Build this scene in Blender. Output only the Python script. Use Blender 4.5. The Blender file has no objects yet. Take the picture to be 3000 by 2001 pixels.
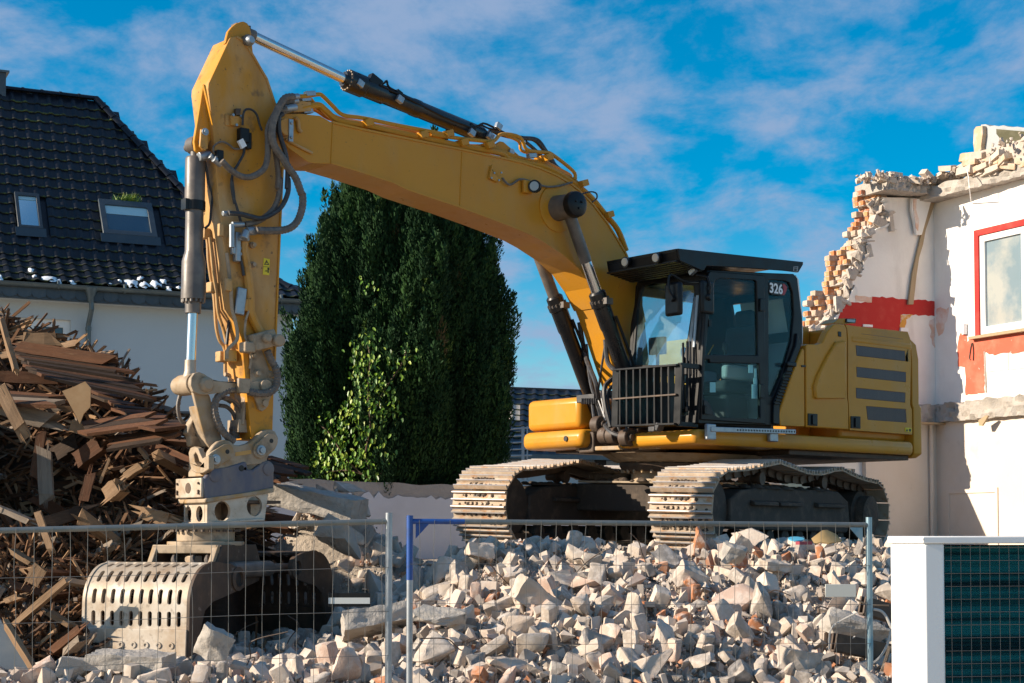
import bpy, bmesh, math, random
import numpy as np
from mathutils import Vector, Matrix, Euler, noise
from mathutils.geometry import tessellate_polygon
R = math.radians
scene = bpy.context.scene
COL = scene.collection

# ------------------------------------------------------------------ camera, sky, sun, exposure
FPX, CU, VPP, PITCH, EYE = 3750.0, 1175.5, None, R(2.5), 2.0
HORIZON = 1225.0
SH = HORIZON - 784.0 - FPX * math.tan(PITCH)
VPP = 784.0 + SH
cam_d = bpy.data.cameras.new('camera')
cam = bpy.data.objects.new('camera', cam_d); COL.objects.link(cam)
cam_d.sensor_width = 36.0
cam_d.lens = 36.0 * FPX / 2351.0
cam_d.shift_y = SH / 2351.0
cam_d.clip_end = 3000
cam.location = (0, 0, EYE)
cam.rotation_euler = (R(90) + PITCH, 0, 0)
scene.camera = cam

SUN_AZ = Vector((-0.98, -0.20)).normalized()
SUN_EL = R(23)
sun_d = bpy.data.lights.new('sun', 'SUN'); sun_d.energy = 5.0; sun_d.angle = R(0.5); sun_d.color = (1.0, 0.86, 0.68)
sun = bpy.data.objects.new('sun', sun_d); COL.objects.link(sun)
sdir = Vector((SUN_AZ.x * math.cos(SUN_EL), SUN_AZ.y * math.cos(SUN_EL), math.sin(SUN_EL)))
sun.rotation_euler = sdir.to_track_quat('Z', 'Y').to_euler()
sun.location = sdir * 50

world = bpy.data.worlds.new('World'); scene.world = world; world.use_nodes = True
wn, wl = world.node_tree.nodes, world.node_tree.links
wn.clear()
w_out = wn.new('ShaderNodeOutputWorld'); w_bg = wn.new('ShaderNodeBackground')
sky = wn.new('ShaderNodeTexSky'); sky.sky_type = 'NISHITA'; sky.sun_disc = False
sky.sun_elevation = SUN_EL; sky.sun_rotation = math.atan2(SUN_AZ.x, SUN_AZ.y) % (2 * math.pi)
sky.altitude = 0; sky.air_density = 1.0; sky.dust_density = 0.3; sky.ozone_density = 3.0
hs = wn.new('ShaderNodeHueSaturation'); hs.inputs['Saturation'].default_value = 1.65; hs.inputs['Hue'].default_value = 0.490
hs.inputs['Value'].default_value = 1.0
wl.new(sky.outputs[0], hs.inputs['Color'])
tc = wn.new('ShaderNodeTexCoord')
sep = wn.new('ShaderNodeSeparateXYZ'); wl.new(tc.outputs['Generated'], sep.inputs[0])
# project the direction on a cloud layer so that the clouds flatten towards the horizon
den = wn.new('ShaderNodeMath'); den.operation = 'ADD'; den.inputs[1].default_value = 0.22; wl.new(sep.outputs['Z'], den.inputs[0])
dv1 = wn.new('ShaderNodeMath'); dv1.operation = 'DIVIDE'; wl.new(sep.outputs['X'], dv1.inputs[0]); wl.new(den.outputs[0], dv1.inputs[1])
dv2 = wn.new('ShaderNodeMath'); dv2.operation = 'DIVIDE'; wl.new(sep.outputs['Y'], dv2.inputs[0]); wl.new(den.outputs[0], dv2.inputs[1])
cmb = wn.new('ShaderNodeCombineXYZ'); wl.new(dv1.outputs[0], cmb.inputs[0]); wl.new(dv2.outputs[0], cmb.inputs[1])
mp = wn.new('ShaderNodeMapping'); mp.inputs['Scale'].default_value = (1.5, 1.15, 1); mp.inputs['Location'].default_value = (2.2, 5.3, 0); mp.inputs['Rotation'].default_value = (0, 0, 0.35)
wl.new(cmb.outputs[0], mp.inputs[0])
cn = wn.new('ShaderNodeTexNoise'); cn.inputs['Scale'].default_value = 3.1; cn.inputs['Detail'].default_value = 10; cn.inputs['Roughness'].default_value = 0.62; cn.inputs['Distortion'].default_value = 0.15
wl.new(mp.outputs[0], cn.inputs['Vector'])
cr = wn.new('ShaderNodeValToRGB'); cr.color_ramp.interpolation = 'EASE'
cr.color_ramp.elements[0].position = 0.41; cr.color_ramp.elements[0].color = (0, 0, 0, 1)
cr.color_ramp.elements[1].position = 0.66; cr.color_ramp.elements[1].color = (0.85, 0.85, 0.85, 1)
wl.new(cn.outputs[0], cr.inputs[0])
mx = wn.new('ShaderNodeMixRGB'); mx.inputs[2].default_value = (2.2, 2.9, 4.3, 1)
wl.new(cr.outputs[0], mx.inputs[0]); wl.new(hs.outputs[0], mx.inputs[1])
wl.new(mx.outputs[0], w_bg.inputs[0]); w_bg.inputs[1].default_value = 0.09
wl.new(w_bg.outputs[0], w_out.inputs[0])

scene.view_settings.view_transform = 'Standard'
scene.view_settings.look = 'None'
scene.view_settings.exposure = 0.72
scene.view_settings.gamma = 1.0
scene.view_settings.use_curve_mapping = False
scene.render.engine = 'CYCLES'
scene.cycles.max_bounces = 8
scene.cycles.transparent_max_bounces = 16

# ------------------------------------------------------------------ helpers: rays
FW = Vector((0, math.cos(PITCH), math.sin(PITCH)))
UPV = Vector((0, -math.sin(PITCH), math.cos(PITCH)))
CAMP = Vector((0, 0, EYE))
def ray(u, v):
    return FW + Vector((1, 0, 0)) * ((u - CU) / FPX) + UPV * ((VPP - v) / FPX)
def at(u, v, Y):
    d = ray(u, v); return CAMP + d * (Y / d.y)
def onplane(u, v, p0, n):
    d = ray(u, v); t = (Vector(p0) - CAMP).dot(n) / d.dot(n); return CAMP + d * t
def conv(ox, oy, sc):
    k = 2351 / 3000.0
    return lambda x, y: ((ox + sc * x) * k, (oy + sc * y) * k)
Z1 = conv(500, 0, 800 / 2091); Z2 = conv(450, 500, 500 / 1307); Z3 = conv(450, 1000, 500 / 1120)
Z4 = conv(200, 1500, 900 / 2351); Z5 = conv(1200, 250, 800 / 1930); Z6 = conv(1700, 680, 700 / 1663)
Z7 = conv(2200, 850, 560 / 1597); Z8 = conv(1280, 1300, 820 / 2351); ZT = conv(1850, 1300, 800 / 2351)
ZH = conv(0, 230, 600 / 1404); ZW = conv(0, 880, 600 / 1517); ZL = conv(0, 1450, 500 / 1423)
ZB = conv(2300, 350, 700 / 1829); ZR = conv(2450, 900, 550 / 1232); ZA = conv(2400, 1500, 600 / 1878)
ZC = conv(800, 500, 750 / 1176)

# ------------------------------------------------------------------ helpers: materials
def _noise(nt, scale, detail=6, rough=0.6, coord='Object', stretch=None):
    tcn = nt.nodes.new('ShaderNodeTexCoord'); n = nt.nodes.new('ShaderNodeTexNoise')
    n.inputs['Scale'].default_value = scale; n.inputs['Detail'].default_value = detail; n.inputs['Roughness'].default_value = rough
    if stretch:
        m = nt.nodes.new('ShaderNodeMapping'); m.inputs['Scale'].default_value = stretch
        nt.links.new(tcn.outputs[coord], m.inputs[0]); nt.links.new(m.outputs[0], n.inputs['Vector'])
    else:
        nt.links.new(tcn.outputs[coord], n.inputs['Vector'])
    return n
def mat(name, base, rough=0.6, metal=0.0, layers=(), bump=0.0, bscale=40, bdist=0.01, spec=0.5, coat=0.0, rnd=0.0, rvar=0.0, rcols=None, attr=None, bstretch=None):
    """layers: (colour, noise scale, low, high, amount[, stretch])"""
    m = bpy.data.materials.new(name); m.use_nodes = True
    nt = m.node_tree; b = nt.nodes['Principled BSDF']
    b.inputs['Roughness'].default_value = rough; b.inputs['Metallic'].default_value = metal
    b.inputs['Specular IOR Level'].default_value = spec; b.inputs['Coat Weight'].default_value = coat
    b.inputs['Coat Roughness'].default_value = 0.12
    rgb = nt.nodes.new('ShaderNodeRGB'); rgb.outputs[0].default_value = (*base, 1)
    cur = rgb.outputs[0]
    if rcols or attr:
        cr_ = nt.nodes.new('ShaderNodeValToRGB'); cr_.color_ramp.interpolation = 'CONSTANT'
        els = cr_.color_ramp.elements
        cs = rcols
        els[0].position = 0; els[0].color = (*cs[0][1], 1); els[1].position = cs[1][0]; els[1].color = (*cs[1][1], 1)
        for p_, c_ in cs[2:]:
            e = els.new(p_); e.color = (*c_, 1)
        if attr:
            at_ = nt.nodes.new('ShaderNodeAttribute'); at_.attribute_name = attr; nt.links.new(at_.outputs['Fac'], cr_.inputs[0])
        else:
            oi = nt.nodes.new('ShaderNodeObjectInfo'); nt.links.new(oi.outputs['Random'], cr_.inputs[0])
        cur = cr_.outputs[0]
    for L_ in layers:
        col, sc, lo, hi, amt = L_[:5]
        n = _noise(nt, sc, stretch=L_[5] if len(L_) > 5 else None)
        mr = nt.nodes.new('ShaderNodeMapRange'); mr.inputs[1].default_value = lo; mr.inputs[2].default_value = hi
        mr.inputs[3].default_value = 0; mr.inputs[4].default_value = amt
        nt.links.new(n.outputs[0], mr.inputs[0])
        mxn = nt.nodes.new('ShaderNodeMixRGB'); mxn.inputs[2].default_value = (*col, 1)
        nt.links.new(mr.outputs[0], mxn.inputs[0]); nt.links.new(cur, mxn.inputs[1]); cur = mxn.outputs[0]
    if rnd:
        oi = nt.nodes.new('ShaderNodeObjectInfo'); mr = nt.nodes.new('ShaderNodeMapRange')
        mr.inputs[3].default_value = 1 - rnd; mr.inputs[4].default_value = 1 + rnd
        nt.links.new(oi.outputs['Random'], mr.inputs[0])
        h = nt.nodes.new('ShaderNodeHueSaturation'); nt.links.new(cur, h.inputs['Color']); nt.links.new(mr.outputs[0], h.inputs['Value']); cur = h.outputs[0]
    nt.links.new(cur, b.inputs['Base Color'])
    if rvar:
        n = _noise(nt, 7); mr = nt.nodes.new('ShaderNodeMapRange'); mr.inputs[1].default_value = .3; mr.inputs[2].default_value = .7
        mr.inputs[3].default_value = max(0.02, rough - rvar); mr.inputs[4].default_value = min(1, rough + rvar)
        nt.links.new(n.outputs[0], mr.inputs[0]); nt.links.new(mr.outputs[0], b.inputs['Roughness'])
    if bump:
        n = _noise(nt, bscale, 8, .65, stretch=bstretch); bp = nt.nodes.new('ShaderNodeBump'); bp.inputs['Strength'].default_value = bump; bp.inputs['Distance'].default_value = bdist
        nt.links.new(n.outputs[0], bp.inputs['Height']); nt.links.new(bp.outputs[0], b.inputs['Normal'])
    return m
def glassmat(name, tint, refl=0.35, alpha_tint=0.7, body=0.0, bodycol=(.4,.5,.5)):
    m = bpy.data.materials.new(name); m.use_nodes = True; nt = m.node_tree; nt.nodes.clear()
    out = nt.nodes.new('ShaderNodeOutputMaterial'); tr = nt.nodes.new('ShaderNodeBsdfTransparent'); tr.inputs[0].default_value = (*tint, 1)
    gl = nt.nodes.new('ShaderNodeBsdfGlossy'); gl.inputs['Roughness'].default_value = 0.02; gl.inputs[0].default_value = (.9, .95, 1, 1)
    lw_ = nt.nodes.new('ShaderNodeLayerWeight'); lw_.inputs[0].default_value = .5; fr = nt.nodes.new('ShaderNodeMath'); fr.operation = 'POWER'; fr.inputs[1].default_value = 4; nt.links.new(lw_.outputs['Facing'], fr.inputs[0])
    ad = nt.nodes.new('ShaderNodeMath'); ad.operation = 'ADD'; ad.inputs[1].default_value = refl; nt.links.new(fr.outputs[0], ad.inputs[0]); ad.use_clamp = True
    df = nt.nodes.new('ShaderNodeBsdfDiffuse'); df.inputs[0].default_value = (*bodycol, 1)
    n = _noise(nt, 3.0); mr = nt.nodes.new('ShaderNodeMapRange'); mr.inputs[1].default_value = .35; mr.inputs[2].default_value = .7; mr.inputs[4].default_value = body
    nt.links.new(n.outputs[0], mr.inputs[0])
    m0 = nt.nodes.new('ShaderNodeMixShader'); nt.links.new(mr.outputs[0], m0.inputs[0]); nt.links.new(tr.outputs[0], m0.inputs[1]); nt.links.new(df.outputs[0], m0.inputs[2])
    ms = nt.nodes.new('ShaderNodeMixShader'); nt.links.new(ad.outputs[0], ms.inputs[0]); nt.links.new(m0.outputs[0], ms.inputs[1]); nt.links.new(gl.outputs[0], ms.inputs[2])
    nt.links.new(ms.outputs[0], out.inputs[0]); return m

DUST = (0.42, 0.33, 0.24)
M = {}
M['yellow'] = mat('yellow_paint', (0.57, 0.255, 0.022), .36, coat=.06, spec=.22, layers=[((.50, .20, .02), 1.6, .45, .75, .5), ((.40, .27, .13), 2.2, .52, .78, .35, (1, 1, .3)), ((.22, .12, .04), 1.1, .56, .74, .4), ((.13, .08, .04), 26, .66, .72, .5)], bump=.05, bscale=60, bdist=.003, rvar=.1)
M['yellow_dirty'] = mat('dusty_yellow_paint', (0.56, 0.25, 0.026), .42, spec=.25, layers=[((.50, .37, .22), 1.3, .42, .62, .65, (1, 1, .5)), ((.30, .15, .05), 2.4, .52, .70, .6, (1, 1, .35)), ((.10, .07, .05), 6, .58, .72, .7), ((.05, .04, .035), 19, .64, .69, .85)], bump=.1, bscale=50, bdist=.004, rvar=.12)
M['dusty_steel'] = mat('dusty_tan_steel', (0.36, 0.27, 0.18), .65, layers=[((.48, .38, .27), 4, .4, .7, .6), ((.13, .10, .07), 6, .50, .66, .75), ((.50, .28, .08), 3, .56, .66, .6)], bump=.15, bscale=40, bdist=.005)
M['blue_grey'] = mat('worn_blue_grey_steel', (0.105, 0.11, 0.15), .6, layers=[((.24, .20, .17), 4, .42, .68, .8, (1, 1, .4)), ((.20, .11, .06), 13, .6, .72, .5)], bump=.12, bscale=30, bdist=.004)
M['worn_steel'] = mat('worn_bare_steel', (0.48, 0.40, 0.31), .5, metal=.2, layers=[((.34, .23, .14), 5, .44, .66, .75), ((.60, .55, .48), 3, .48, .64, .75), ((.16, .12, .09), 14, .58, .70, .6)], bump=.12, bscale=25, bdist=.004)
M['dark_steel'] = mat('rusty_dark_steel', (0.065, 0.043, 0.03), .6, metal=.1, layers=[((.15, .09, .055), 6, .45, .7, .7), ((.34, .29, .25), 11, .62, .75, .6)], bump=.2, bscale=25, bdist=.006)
M['chrome'] = mat('chrome_rod', (0.70, 0.69, 0.68), .24, metal=1.0, spec=.5)
M['galv'] = mat('galvanised_steel', (0.36, 0.39, 0.42), .42, metal=.7, layers=[((.25, .27, .30), 14, .45, .65, .6)], bump=.04, bscale=60)
M['black'] = mat('black_paint', (0.009, 0.009, 0.010), .38, spec=.28, layers=[((.03, .027, .025), 5, .55, .85, .3)], rvar=.08)
M['black_cyl'] = mat('black_cylinder_paint', (0.010, 0.010, 0.011), .30, layers=[((.05, .045, .04), 9, .6, .85, .25)], rvar=.08)
M['grey_cyl'] = mat('dusty_grey_cylinder', (0.10, 0.085, 0.075), .42, layers=[((.26, .21, .17), 5, .42, .7, .6)], rvar=.1, bump=.05)
M['rubber'] = mat('rubber_hose', (0.03, 0.03, 0.034), .5, layers=[((.12, .11, .10), 20, .5, .7, .5)])
M['dust_rubber'] = mat('dusty_rubber_hose', (0.12, 0.10, 0.085), .6, layers=[((.26, .21, .17), 20, .45, .7, .6)])
M['glass'] = glassmat('cab_glass', (.84, .94, .94), 0.0, body=.02, bodycol=(.30, .36, .34))
M['glass_front'] = glassmat('cab_windscreen_glass', (.66, .88, .92), .10, body=.14, bodycol=(.55, .68, .70))
M['skyglass'] = mat('window_glass', (0.62, 0.86, 0.92), .06, metal=.95, spec=1.0)
M['darkglass'] = mat('dark_window_glass', (0.03, 0.035, 0.04), .05, spec=1.0)
M['paleglass'] = mat('dusty_pane_glass', (0.20, 0.27, 0.31), .08, spec=1.0, layers=[((.42, .42, .38), 1.3, .48, .62, .8)])
M['track'] = mat('dusty_track_steel', (0.40, 0.30, 0.21), .7, metal=.1, layers=[((.56, .48, .39), 4, .45, .62, .7), ((.42, .18, .05), 6, .53, .64, .8), ((.12, .09, .07), 14, .6, .72, .6)], bump=.35, bscale=22, bdist=.012, rnd=.12)
M['grouser'] = mat('worn_track_bars', (0.46, 0.43, 0.42), .5, metal=.35, layers=[((.44, .30, .19), 6, .5, .7, .6), ((.18, .13, .10), 18, .62, .72, .5)], bump=.1, bscale=30)
M['mud'] = mat('dried_mud', (0.09, 0.065, 0.048), .95, layers=[((.22, .17, .12), 7, .5, .7, .6), ((.04, .03, .025), 18, .5, .7, .6)], bump=.8, bscale=18, bdist=.03)
M['frame'] = mat('muddy_undercarriage', (0.05, 0.036, 0.027), .8, layers=[((.14, .10, .07), 6, .5, .7, .6)], bump=.4, bscale=22, bdist=.01)
M['white'] = mat('white_enamel', (0.80, 0.80, 0.80), .4, layers=[((.62, .60, .56), 1.6, .50, .74, .5, (1, 1, .3)), ((.45, .42, .38), 9, .66, .76, .4)])
M['grey_pl'] = mat('grey_plastic', (0.30, 0.31, 0.32), .6)
M['louvre'] = mat('grey_louvre', (0.105, 0.095, 0.10), .5, layers=[((.15, .13, .12), 12, .4, .7, .5, (1, 1, .1))], bump=.25, bscale=120, bdist=.003)
M['yel_label'] = mat('yellow_sticker', (0.75, 0.58, 0.02), .5)
M['black_ink'] = mat('black_print', (0.01, 0.01, 0.01), .5)
M['white_ink'] = mat('white_print', (0.8, 0.8, 0.8), .4)
M['red_ink'] = mat('red_print', (0.35, 0.02, 0.03), .4)
M['lamp'] = mat('lamp_lens', (0.34, 0.35, 0.35), .15, spec=.8)
M['blue'] = mat('blue_painted_tube', (0.015, 0.075, 0.30), .4, layers=[((.03, .05, .12), 18, .5, .7, .6)])
M['teal'] = mat('galvanised_post', (0.27, 0.38, 0.44), .38, metal=.6, layers=[((.05, .22, .36), 6, .5, .62, .6), ((.38, .40, .41), 4, .55, .7, .5)])
M['fence'] = mat('weathered_fence_tube', (0.17, 0.19, 0.19), .45, metal=.55, layers=[((.27, .27, .25), 6, .45, .7, .6)])
M['wire'] = mat('fence_wire', (0.21, 0.20, 0.185), .45, metal=.6)
M['seat'] = mat('seat_cloth', (0.03, 0.03, 0.033), .85)
M['paper'] = mat('pale_sticker', (0.45, 0.62, 0.66), .5)

# ------------------------------------------------------------------ helpers: meshes
SMALL = set('bolts gland_bolts ring_bolts cover_bolts bolts pipe_clips pipe_clamps silver_clamps silver_fittings hose_fittings clamp_blocks rail_holes hinges label_print sticker_print gutter_joints hose_bundle guard_mounts connector_block rail_brackets screws mud_heap track_chain grille_slats louvres'.split())
class MB:
    def __init__(s): s.v = []; s.f = []; s.m = []; s.mi = 0
    def add(s, vs, fs):
        o = len(s.v); s.v += [tuple(p) for p in vs]; s.f += [tuple(i + o for i in f) for f in fs]; s.m += [s.mi] * len(fs)
    def box(s, c, size, rot=None, top=None):
        x, y, z = size[0] / 2, size[1] / 2, size[2] / 2; t = top or (1, 1)
        vs = [Vector(p) for p in [(-x, -y, -z), (x, -y, -z), (x, y, -z), (-x, y, -z), (-x * t[0], -y * t[1], z), (x * t[0], -y * t[1], z), (x * t[0], y * t[1], z), (-x * t[0], y * t[1], z)]]
        if rot is not None: vs = [rot @ p for p in vs]
        s.add([p + Vector(c) for p in vs], [(0, 3, 2, 1), (4, 5, 6, 7), (0, 1, 5, 4), (1, 2, 6, 5), (2, 3, 7, 6), (3, 0, 4, 7)])
    def bar(s, a, b, w, h, up=(0, 0, 1)):
        a, b = Vector(a), Vector(b); d = b - a; L_ = d.length; x = d / L_; u = Vector(up)
        y = u.cross(x); y = y.normalized() if y.length > 1e-6 else Vector((0, 1, 0)); z = x.cross(y)
        s.box((a + b) / 2, (L_, w, h), Matrix((x, y, z)).transposed())
    def hexa(s, p): s.add(p, [(0, 3, 2, 1), (4, 5, 6, 7), (0, 1, 5, 4), (1, 2, 6, 5), (2, 3, 7, 6), (3, 0, 4, 7)])
    def cyl(s, a, b, r0, r1=None, n=16, cap=True):
        a, b = Vector(a), Vector(b); r1 = r0 if r1 is None else r1
        x = (b - a).normalized(); y = x.orthogonal().normalized(); z = x.cross(y)
        vs = []
        for c, r in ((a, r0), (b, r1)):
            for i in range(n):
                t = 2 * math.pi * i / n; vs.append(c + (y * math.cos(t) + z * math.sin(t)) * r)
        fs = [(i, (i + 1) % n, n + (i + 1) % n, n + i) for i in range(n)]
        if cap: fs += [tuple(range(n - 1, -1, -1)), tuple(range(n, 2 * n))]
        s.add(vs, fs)
    def lathe(s, a, axis, prof, n=20):
        """prof: (distance along the axis, radius)"""
        a, x = Vector(a), Vector(axis).normalized(); y = x.orthogonal().normalized(); z = x.cross(y); vs = []
        for d, r in prof:
            for i in range(n):
                t = 2 * math.pi * i / n; vs.append(a + x * d + (y * math.cos(t) + z * math.sin(t)) * r)
        fs = []
        for k in range(len(prof) - 1):
            fs += [(k * n + i, k * n + (i + 1) % n, (k + 1) * n + (i + 1) % n, (k + 1) * n + i) for i in range(n)]
        fs += [tuple(range(n - 1, -1, -1)), tuple(range((len(prof) - 1) * n, len(prof) * n))]
        s.add(vs, fs)
    def tube(s, pts, r, n=8, rib=0.0):
        pts = [Vector(p) for p in pts]; vs = []; N = len(pts); prev = None
        for i, p in enumerate(pts):
            d = (pts[min(i + 1, N - 1)] - pts[max(i - 1, 0)]).normalized()
            if prev is None: y = d.orthogonal().normalized()
            else:
                y = prev - d * prev.dot(d); y = y.normalized() if y.length > 1e-6 else d.orthogonal().normalized()
            prev = y; z = d.cross(y); rr = r * (1 + (rib if i % 2 else -rib))
            for k in range(n):
                t = 2 * math.pi * k / n; vs.append(p + (y * math.cos(t) + z * math.sin(t)) * rr)
        fs = [(i * n + k, i * n + (k + 1) % n, (i + 1) * n + (k + 1) % n, (i + 1) * n + k) for i in range(N - 1) for k in range(n)]
        fs += [tuple(range(n - 1, -1, -1)), tuple(range((N - 1) * n, N * n))]
        s.add(vs, fs)
    def prism(s, poly, off, holes=()):
        """poly, holes: lists of coplanar 3D points; off: offset vector to the back face"""
        off = Vector(off); loops = [[Vector(p) for p in poly]] + [[Vector(p) for p in h] for h in holes]
        flat = [p for l in loops for p in l]; n = len(flat)
        tris = tessellate_polygon(loops)
        fs = []
        for t in tris: fs.append(tuple(t)); fs.append(tuple(i + n for i in reversed(t)))
        o = 0
        for l in loops:
            k = len(l)
            fs += [(o + i, o + (i + 1) % k, n + o + (i + 1) % k, n + o + i) for i in range(k)]; o += k
        s.add(flat + [p + off for p in flat], fs)
    def build(s, name, material, parent=None, smooth=35, bevel=0, seg=2, fixn=True, solid=0, merge=0):
        me = bpy.data.meshes.new(name); me.from_pydata(s.v, [], s.f)
        mats = material if isinstance(material, (list, tuple)) else [material]
        for m_ in mats: me.materials.append(m_)
        if len(mats) > 1: me.polygons.foreach_set('material_index', s.m)
        if fixn:
            bm = bmesh.new(); bm.from_mesh(me)
            if merge: bmesh.ops.remove_doubles(bm, verts=bm.verts, dist=merge)
            bmesh.ops.recalc_face_normals(bm, faces=bm.faces); bm.to_mesh(me); bm.free()
        if smooth:
            me.shade_smooth(); me.set_sharp_from_angle(angle=R(smooth))
        me.update()
        o = bpy.data.objects.new(name, me); COL.objects.link(o)
        if parent is not None: o.parent = parent
        if name in SMALL: o['kind'] = 'stuff'
        if solid:
            sm = o.modifiers.new('thickness', 'SOLIDIFY'); sm.thickness = solid; sm.offset = 0; es = o.modifiers.new('sharp_edges', 'EDGE_SPLIT'); es.split_angle = R(40)
        if bevel:
            bv = o.modifiers.new('edges', 'BEVEL'); bv.width = bevel; bv.segments = seg; bv.limit_method = 'ANGLE'; bv.angle_limit = R(40)
            bv.use_clamp_overlap = True; bv.harden_normals = False
        return o
def empty(name, loc=(0, 0, 0), rz=0):
    o = bpy.data.objects.new(name, None); COL.objects.link(o); o.location = loc; o.rotation_euler = (0, 0, rz); o.empty_display_size = .3; return o
def tag(o, label=None, cat=None, group=None, kind=None):
    if label: o['label'] = label
    if cat: o['category'] = cat
    if group: o['group'] = group
    if kind: o['kind'] = kind
    return o
def inst(name, me, parent=None, loc=(0, 0, 0), rot=None, scale=None, mtx=None):
    o = bpy.data.objects.new(name, me); COL.objects.link(o)
    if parent is not None: o.parent = parent
    if mtx is not None: o.matrix_local = mtx
    else:
        o.location = loc
        if rot is not None: o.rotation_euler = rot
        if scale is not None: o.scale = scale
    return o
def circle(c, a, b, r, n=16, t0=0, t1=2 * math.pi, rb=None):
    rb = rb or r; c, a, b = Vector(c), Vector(a), Vector(b)
    k = n if abs(t1 - t0 - 2 * math.pi) < 1e-6 else n - 1
    return [c + a * (r * math.cos(t0 + (t1 - t0) * i / k)) + b * (rb * math.sin(t0 + (t1 - t0) * i / k)) for i in range(n)]
def smoothpath(pts, n=8):
    pts = [Vector(p) for p in pts]; P = [pts[0] * 2 - pts[1]] + pts + [pts[-1] * 2 - pts[-2]]; out = []
    for i in range(1, len(P) - 2):
        p0, p1, p2, p3 = P[i - 1:i + 3]
        for k in range(n):
            t = k / n
            out.append(.5 * ((2 * p1) + (p2 - p0) * t + (2 * p0 - 5 * p1 + 4 * p2 - p3) * t * t + (3 * p1 - p0 - 3 * p2 + p3) * t ** 3))
    out.append(pts[-1]); return out
def textobj(name, body, size, mtx, material, parent, ext=.002, bold=0.0):
    cu = bpy.data.curves.new(name, 'FONT'); cu.body = body; cu.size = size; cu.extrude = ext; cu.align_x = 'CENTER'; cu.align_y = 'CENTER'; cu.offset = bold; cu.resolution_u = 3
    t = bpy.data.objects.new(name + '_tmp', cu); COL.objects.link(t)
    dg = bpy.context.evaluated_depsgraph_get(); me = bpy.data.meshes.new_from_object(t.evaluated_get(dg))
    bpy.data.objects.remove(t); me.transform(mtx); me.materials.clear(); me.materials.append(material)
    o = bpy.data.objects.new(name, me); COL.objects.link(o); o.parent = parent; return o
# ------------------------------------------------------------------ THE EXCAVATOR (local frame: x forward, y to its left, z up)
BY = R(49.5)
XC = Vector((2.03, 19.6, 1.85))
XF = Vector((-math.sin(BY), -math.cos(BY), 0)); XL = Vector((math.cos(BY), -math.sin(BY), 0))
EXR = math.atan2(XF.y, XF.x)
ex = empty('excavator', XC, EXR)
tag(ex, 'yellow tracked excavator with black cab, standing on the rubble with its long boom raised', 'excavator')
def tol(p): d = p - XC; return Vector((d.dot(XF), d.dot(XL), d.z))
def ML(uv, lat): return tol(onplane(uv[0], uv[1], XC + XL * lat, XL))
def MS(uv, s): return tol(onplane(uv[0], uv[1], XC + XF * s, XF))
def MP(uv, p0, n):
    p0 = Vector(p0); n = Vector(n)
    return tol(onplane(uv[0], uv[1], XC + XF * p0.x + XL * p0.y + Vector((0, 0, p0.z)), XF * n.x + XL * n.y + Vector((0, 0, n.z))))
Y_ = lambda w: Vector((0, w, 0))
def plate(name, uvs, lat, w, material, parent, holes=(), bevel=.008, **k):
    """side plate: outline read on the plane y = lat, thickness w towards the far side"""
    b = MB(); b.prism([ML(p, lat) for p in uvs], Y_(-w), [[ML(p, lat) for p in h] for h in holes])
    return b.build(name, material, parent, bevel=bevel, **k)

# ---------------- boom
btop = [(645, 262), (690, 261), (735, 266), (764, 283), (842, 301), (940, 321), (1000, 333), (1061, 345), (1122, 358), (1165, 367), (1200, 375), (1242, 388), (1281, 405), (1308, 421), (1330, 438), (1363, 472), (1395, 514), (1421, 556), (1437, 583), (1460, 640), (1480, 740), (1490, 830), (1478, 885)]
bbot = [(1445, 890), (1425, 830), (1400, 755), (1381, 705), (1359, 660), (1330, 618), (1294, 586), (1249, 556), (1220, 540), (1174, 521), (1122, 501), (1051, 475), (940, 438), (902, 420), (809, 390), (761, 376), (722, 375), (707, 372), (662, 339), (645, 315)]
BW_ = .23
boom = plate('boom', btop + bbot, BW_ - .012, 2 * BW_ - .024, M['yellow'], ex, bevel=.004)
b = MB()
def strip(b, uvs, lat, w, th, up):
    P = [ML(p, lat) for p in uvs]
    for p, q in zip(P[:-1], P[1:]):
        d = (q - p).normalized(); n = Vector((-d.z, 0, d.x)) * up
        q2 = q + d * .002
        b.hexa([p - Y_(w), q2 - Y_(w), q2, p, p - Y_(w) + n * th, q2 - Y_(w) + n * th, q2 + n * th, p + n * th])
strip(b, btop[3:-2], BW_, 2 * BW_, .022, -1 if ML(btop[0], 0).x > ML(btop[5], 0).x else 1)
b.build('top_flange', M['yellow'], boom, smooth=50)
b = MB(); strip(b, bbot[3:16], BW_, 2 * BW_, .022, 1 if ML(btop[0], 0).x > ML(btop[5], 0).x else -1)
b.build('bottom_flange', M['yellow'], boom, smooth=50)
for a_, c_ in (((764, 286), (760, 374)), ((1061, 349), (1056, 474)), ((1447, 605), (1420, 660))):   # weld seams
    b = MB(); b.tube([ML(a_, BW_ - .01), ML(((a_[0] + c_[0]) / 2, (a_[1] + c_[1]) / 2), BW_ - .01), ML(c_, BW_ - .01)], .008, 6); b.build('weld_seam', M['yellow'], boom)
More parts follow.
